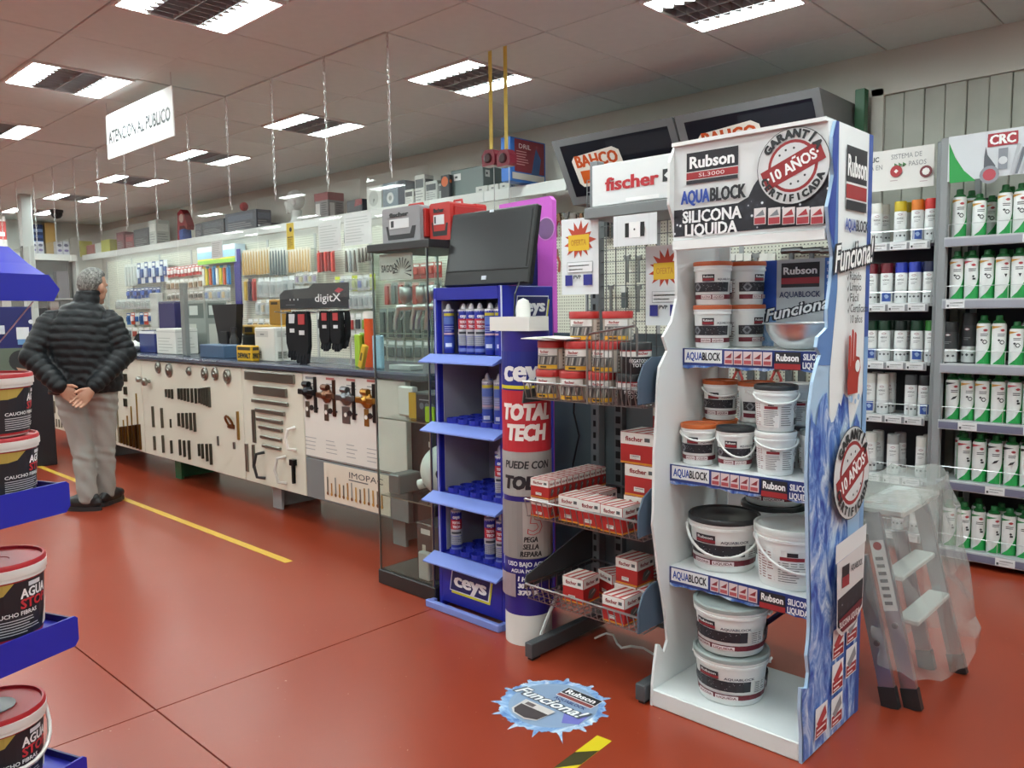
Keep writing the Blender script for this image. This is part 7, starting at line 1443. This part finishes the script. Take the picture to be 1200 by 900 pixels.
# hands clasped behind the back: palm, thumb and four bent fingers each
def hand(w, d, side, flat, L_=1.0):
    w, d, side, flat = Vector(w), Vector(d).normalized(), Vector(side).normalized(), Vector(flat).normalized()
    ring_loft(b, [(w-d*.02, side*.024, flat*.018), (w+d*.02, side*.038, flat*.017), (w+d*.06, side*.046, flat*.015), (w+d*.085, side*.046, flat*.012)], 14)
    for i, ln in enumerate((.066, .075, .07, .055)):
        r0 = w+d*.08+side*(.037-.0245*i); c1 = r0+d*ln*.45+flat*.004; c2 = c1+d*ln*.3+flat*.014; c3 = c2+d*ln*.22+flat*.02
        limb(b, [tuple(r0-d*.02), tuple(r0), tuple(c1), tuple(c2), tuple(c3)], [.0098, .0095, .009, .0083, .0075], 8)
    r0 = w+d*.015+side*.034; c1 = r0+d*.03+side*.022+flat*.006; c2 = c1+d*.03+side*.006+flat*.01; limb(b, [tuple(w+d*.01+side*.02), tuple(r0), tuple(c1), tuple(c2)], [.013, .0115, .0105, .0088], 8)
hand(WR['L'], (.75, -.12, -.62), (.6, -.1, .72), (.1, -.95, .1)); hand((WR['R'][0]-.01, WR['R'][1]-.02, WR['R'][2]-.012), (-.62, -.2, -.7), (-.72, -.05, .62), (-.1, -.9, .2))
man = fused(b, .0058, 'person', None, 'skin', '#b98a72', smooth_it=1)
mp_ = zp(103, 598); man.location = (mp_.x-.07*.32, mp_.y-.07*.947, 0); man.rotation_euler = (0, 0, math.radians(71.3))
tag(man, 'grey-haired person in black puffer jacket and grey trousers, hands clasped behind the back', 'person')
# jacket
j = MB('shell')
ring_loft(j, [((.055, -.005, .86), (.235, 0, 0), (0, .16, 0)), ((.055, -.01, .93), (.245, 0, 0), (0, .172, 0)), ((.045, -.01, 1.08), (.238, 0, 0), (0, .17, 0)), ((.02, -.012, 1.24), (.238, 0, 0), (0, .165, 0)), ((.01, -.01, 1.36), (.225, 0, 0), (0, .145, 0)), ((.015, -.005, 1.43), (.175, 0, 0), (0, .125, 0)), ((.03, .0, 1.485), (.115, 0, 0), (0, .1, 0)), ((.05, .01, 1.505), (.088, 0, 0), (0, .085, 0)), ((.06, .015, 1.55), (.082, 0, 0), (0, .082, 0)), ((.066, .02, 1.585), (.08, 0, 0), (0, .08, 0))], 26)
for k in 'LR':
    cuff = tuple(Vector(EL[k]).lerp(Vector(WR[k]), .93)); limb(j, [tuple(Vector(SH[k])+Vector((0, 0, -.015))), EL[k], cuff], [.092, .08, .057], 16)
seg = [(Vector(SH[k]), Vector(EL[k]), 0.0) for k in 'LR']+[(Vector(EL[k]), Vector(WR[k]), .31) for k in 'LR']
def quilt(p):
    best, t_ = 1e9, None
    for a, c, o_ in seg:
        d = c-a; f = max(0, min(1, (p-a).dot(d)/d.length_squared)); dist = (p-a-d*f).length
        if dist < best: best = dist; t_ = o_+f*d.length
    if best > .108 or p.z > 1.44: t_ = p.z+.045*abs(p.x-.03)*1.3+.012*math.sin(p.x*9); per = .056
    else: per = .05
    q_ = abs(math.sin(PI*t_/per)); return .0105*(q_**.4)-.008+.0022*math.sin(p.x*70+p.z*23)*math.sin(p.z*61+p.y*37)
fused(j, .0105, 'puffer_jacket', man, 'shell', '#121519', quilt, 3)
# trousers
tr2 = MB('fabric'); ring_loft(tr2, [((.058, 0, .97), (.18, 0, 0), (0, .125, 0)), ((.06, -.005, .88), (.195, 0, 0), (0, .14, 0)), ((.062, -.005, .82), (.2, 0, 0), (0, .14, 0))], 22)
limb(tr2, [(-.035, .0, .83), knL, (.07, .0, .1)], [.112, .076, .066], 18); limb(tr2, [(.155, .0, .83), knR, (.19, .13, .1)], [.112, .075, .065], 18)
fold = lambda p: .004*math.sin(p.z*95+p.x*30)*max(0, math.sin(p.z*17+1.2))+.0035*math.sin(p.z*48+p.x*60+p.y*35)
fused(tr2, .0105, 'trousers', man, 'fabric', '#9c9c97', fold, 3)
def shoe(c, ang, nm):
    q = MB('satin'); ca, sa = math.cos(ang), math.sin(ang); fx_ = Vector((-sa, ca, 0)); rx_ = Vector((ca, sa, 0)); c = Vector(c)
    vs, fs = ell_data((0, 0, 0), .052, .155, .052, 16, 10); q.add([c+rx_*x*(1.05 if y > 0 else .92)+fx_*(y+.055)+Vector((0, 0, max(.02, z*(1.15 if y < .05 else .95)+.058))) for x, y, z in vs], fs)
    vs, fs = ell_data((0, 0, 0), .05, .06, .05, 12, 8); q.add([c+rx_*x+fx_*(y-.015)+Vector((0, 0, z+.085)) for x, y, z in vs], fs)
    o_ = fused(q, .008, nm, man, 'satin', '#1e1f20', None, 3); so_ = MB('satin', '#2a2b2d'); pts = []
    for i in range(18): a = 2*PI*i/18; pts.append((c+rx_*(.05*math.cos(a)*(1.06 if math.sin(a) > 0 else .9))+fx_*(.152*math.sin(a)+.055)).to_2d())
    so_.prism([(p.x, p.y) for p in pts], lambda u, v, d: Vector((u+.0, v, d)), 0, .03); so_.build('sole', o_)
shoe((.08, .0, 0), .95, 'shoe'); shoe((.2, .13, 0), -.55, 'shoe')
# hair: cropped grey cap over the back and top of the head
h_ = MB('fabric'); vs, fs = ell_data((0, 0, 0), .087, .108, .112, 20, 14)
hv = []
for x, y, z in vs:
    k = 1.0
    if y > .02 and z < .05: k = .8
    if abs(x) > .045 and z < -.01 and y > -.03: k = .84
    if z < -.085: k = .86
    hv.append(hp(0, -.014, .022)+sd*x*k+fd*y*k+up*z*k)
h_.add(hv, fs)
hairf = lambda p: .0022*math.sin(p.x*310+p.z*120)*math.sin(p.z*260+p.y*190)
fused(h_, .006, 'hair', man, 'hair', '#6f6e6a', hairf, 2)
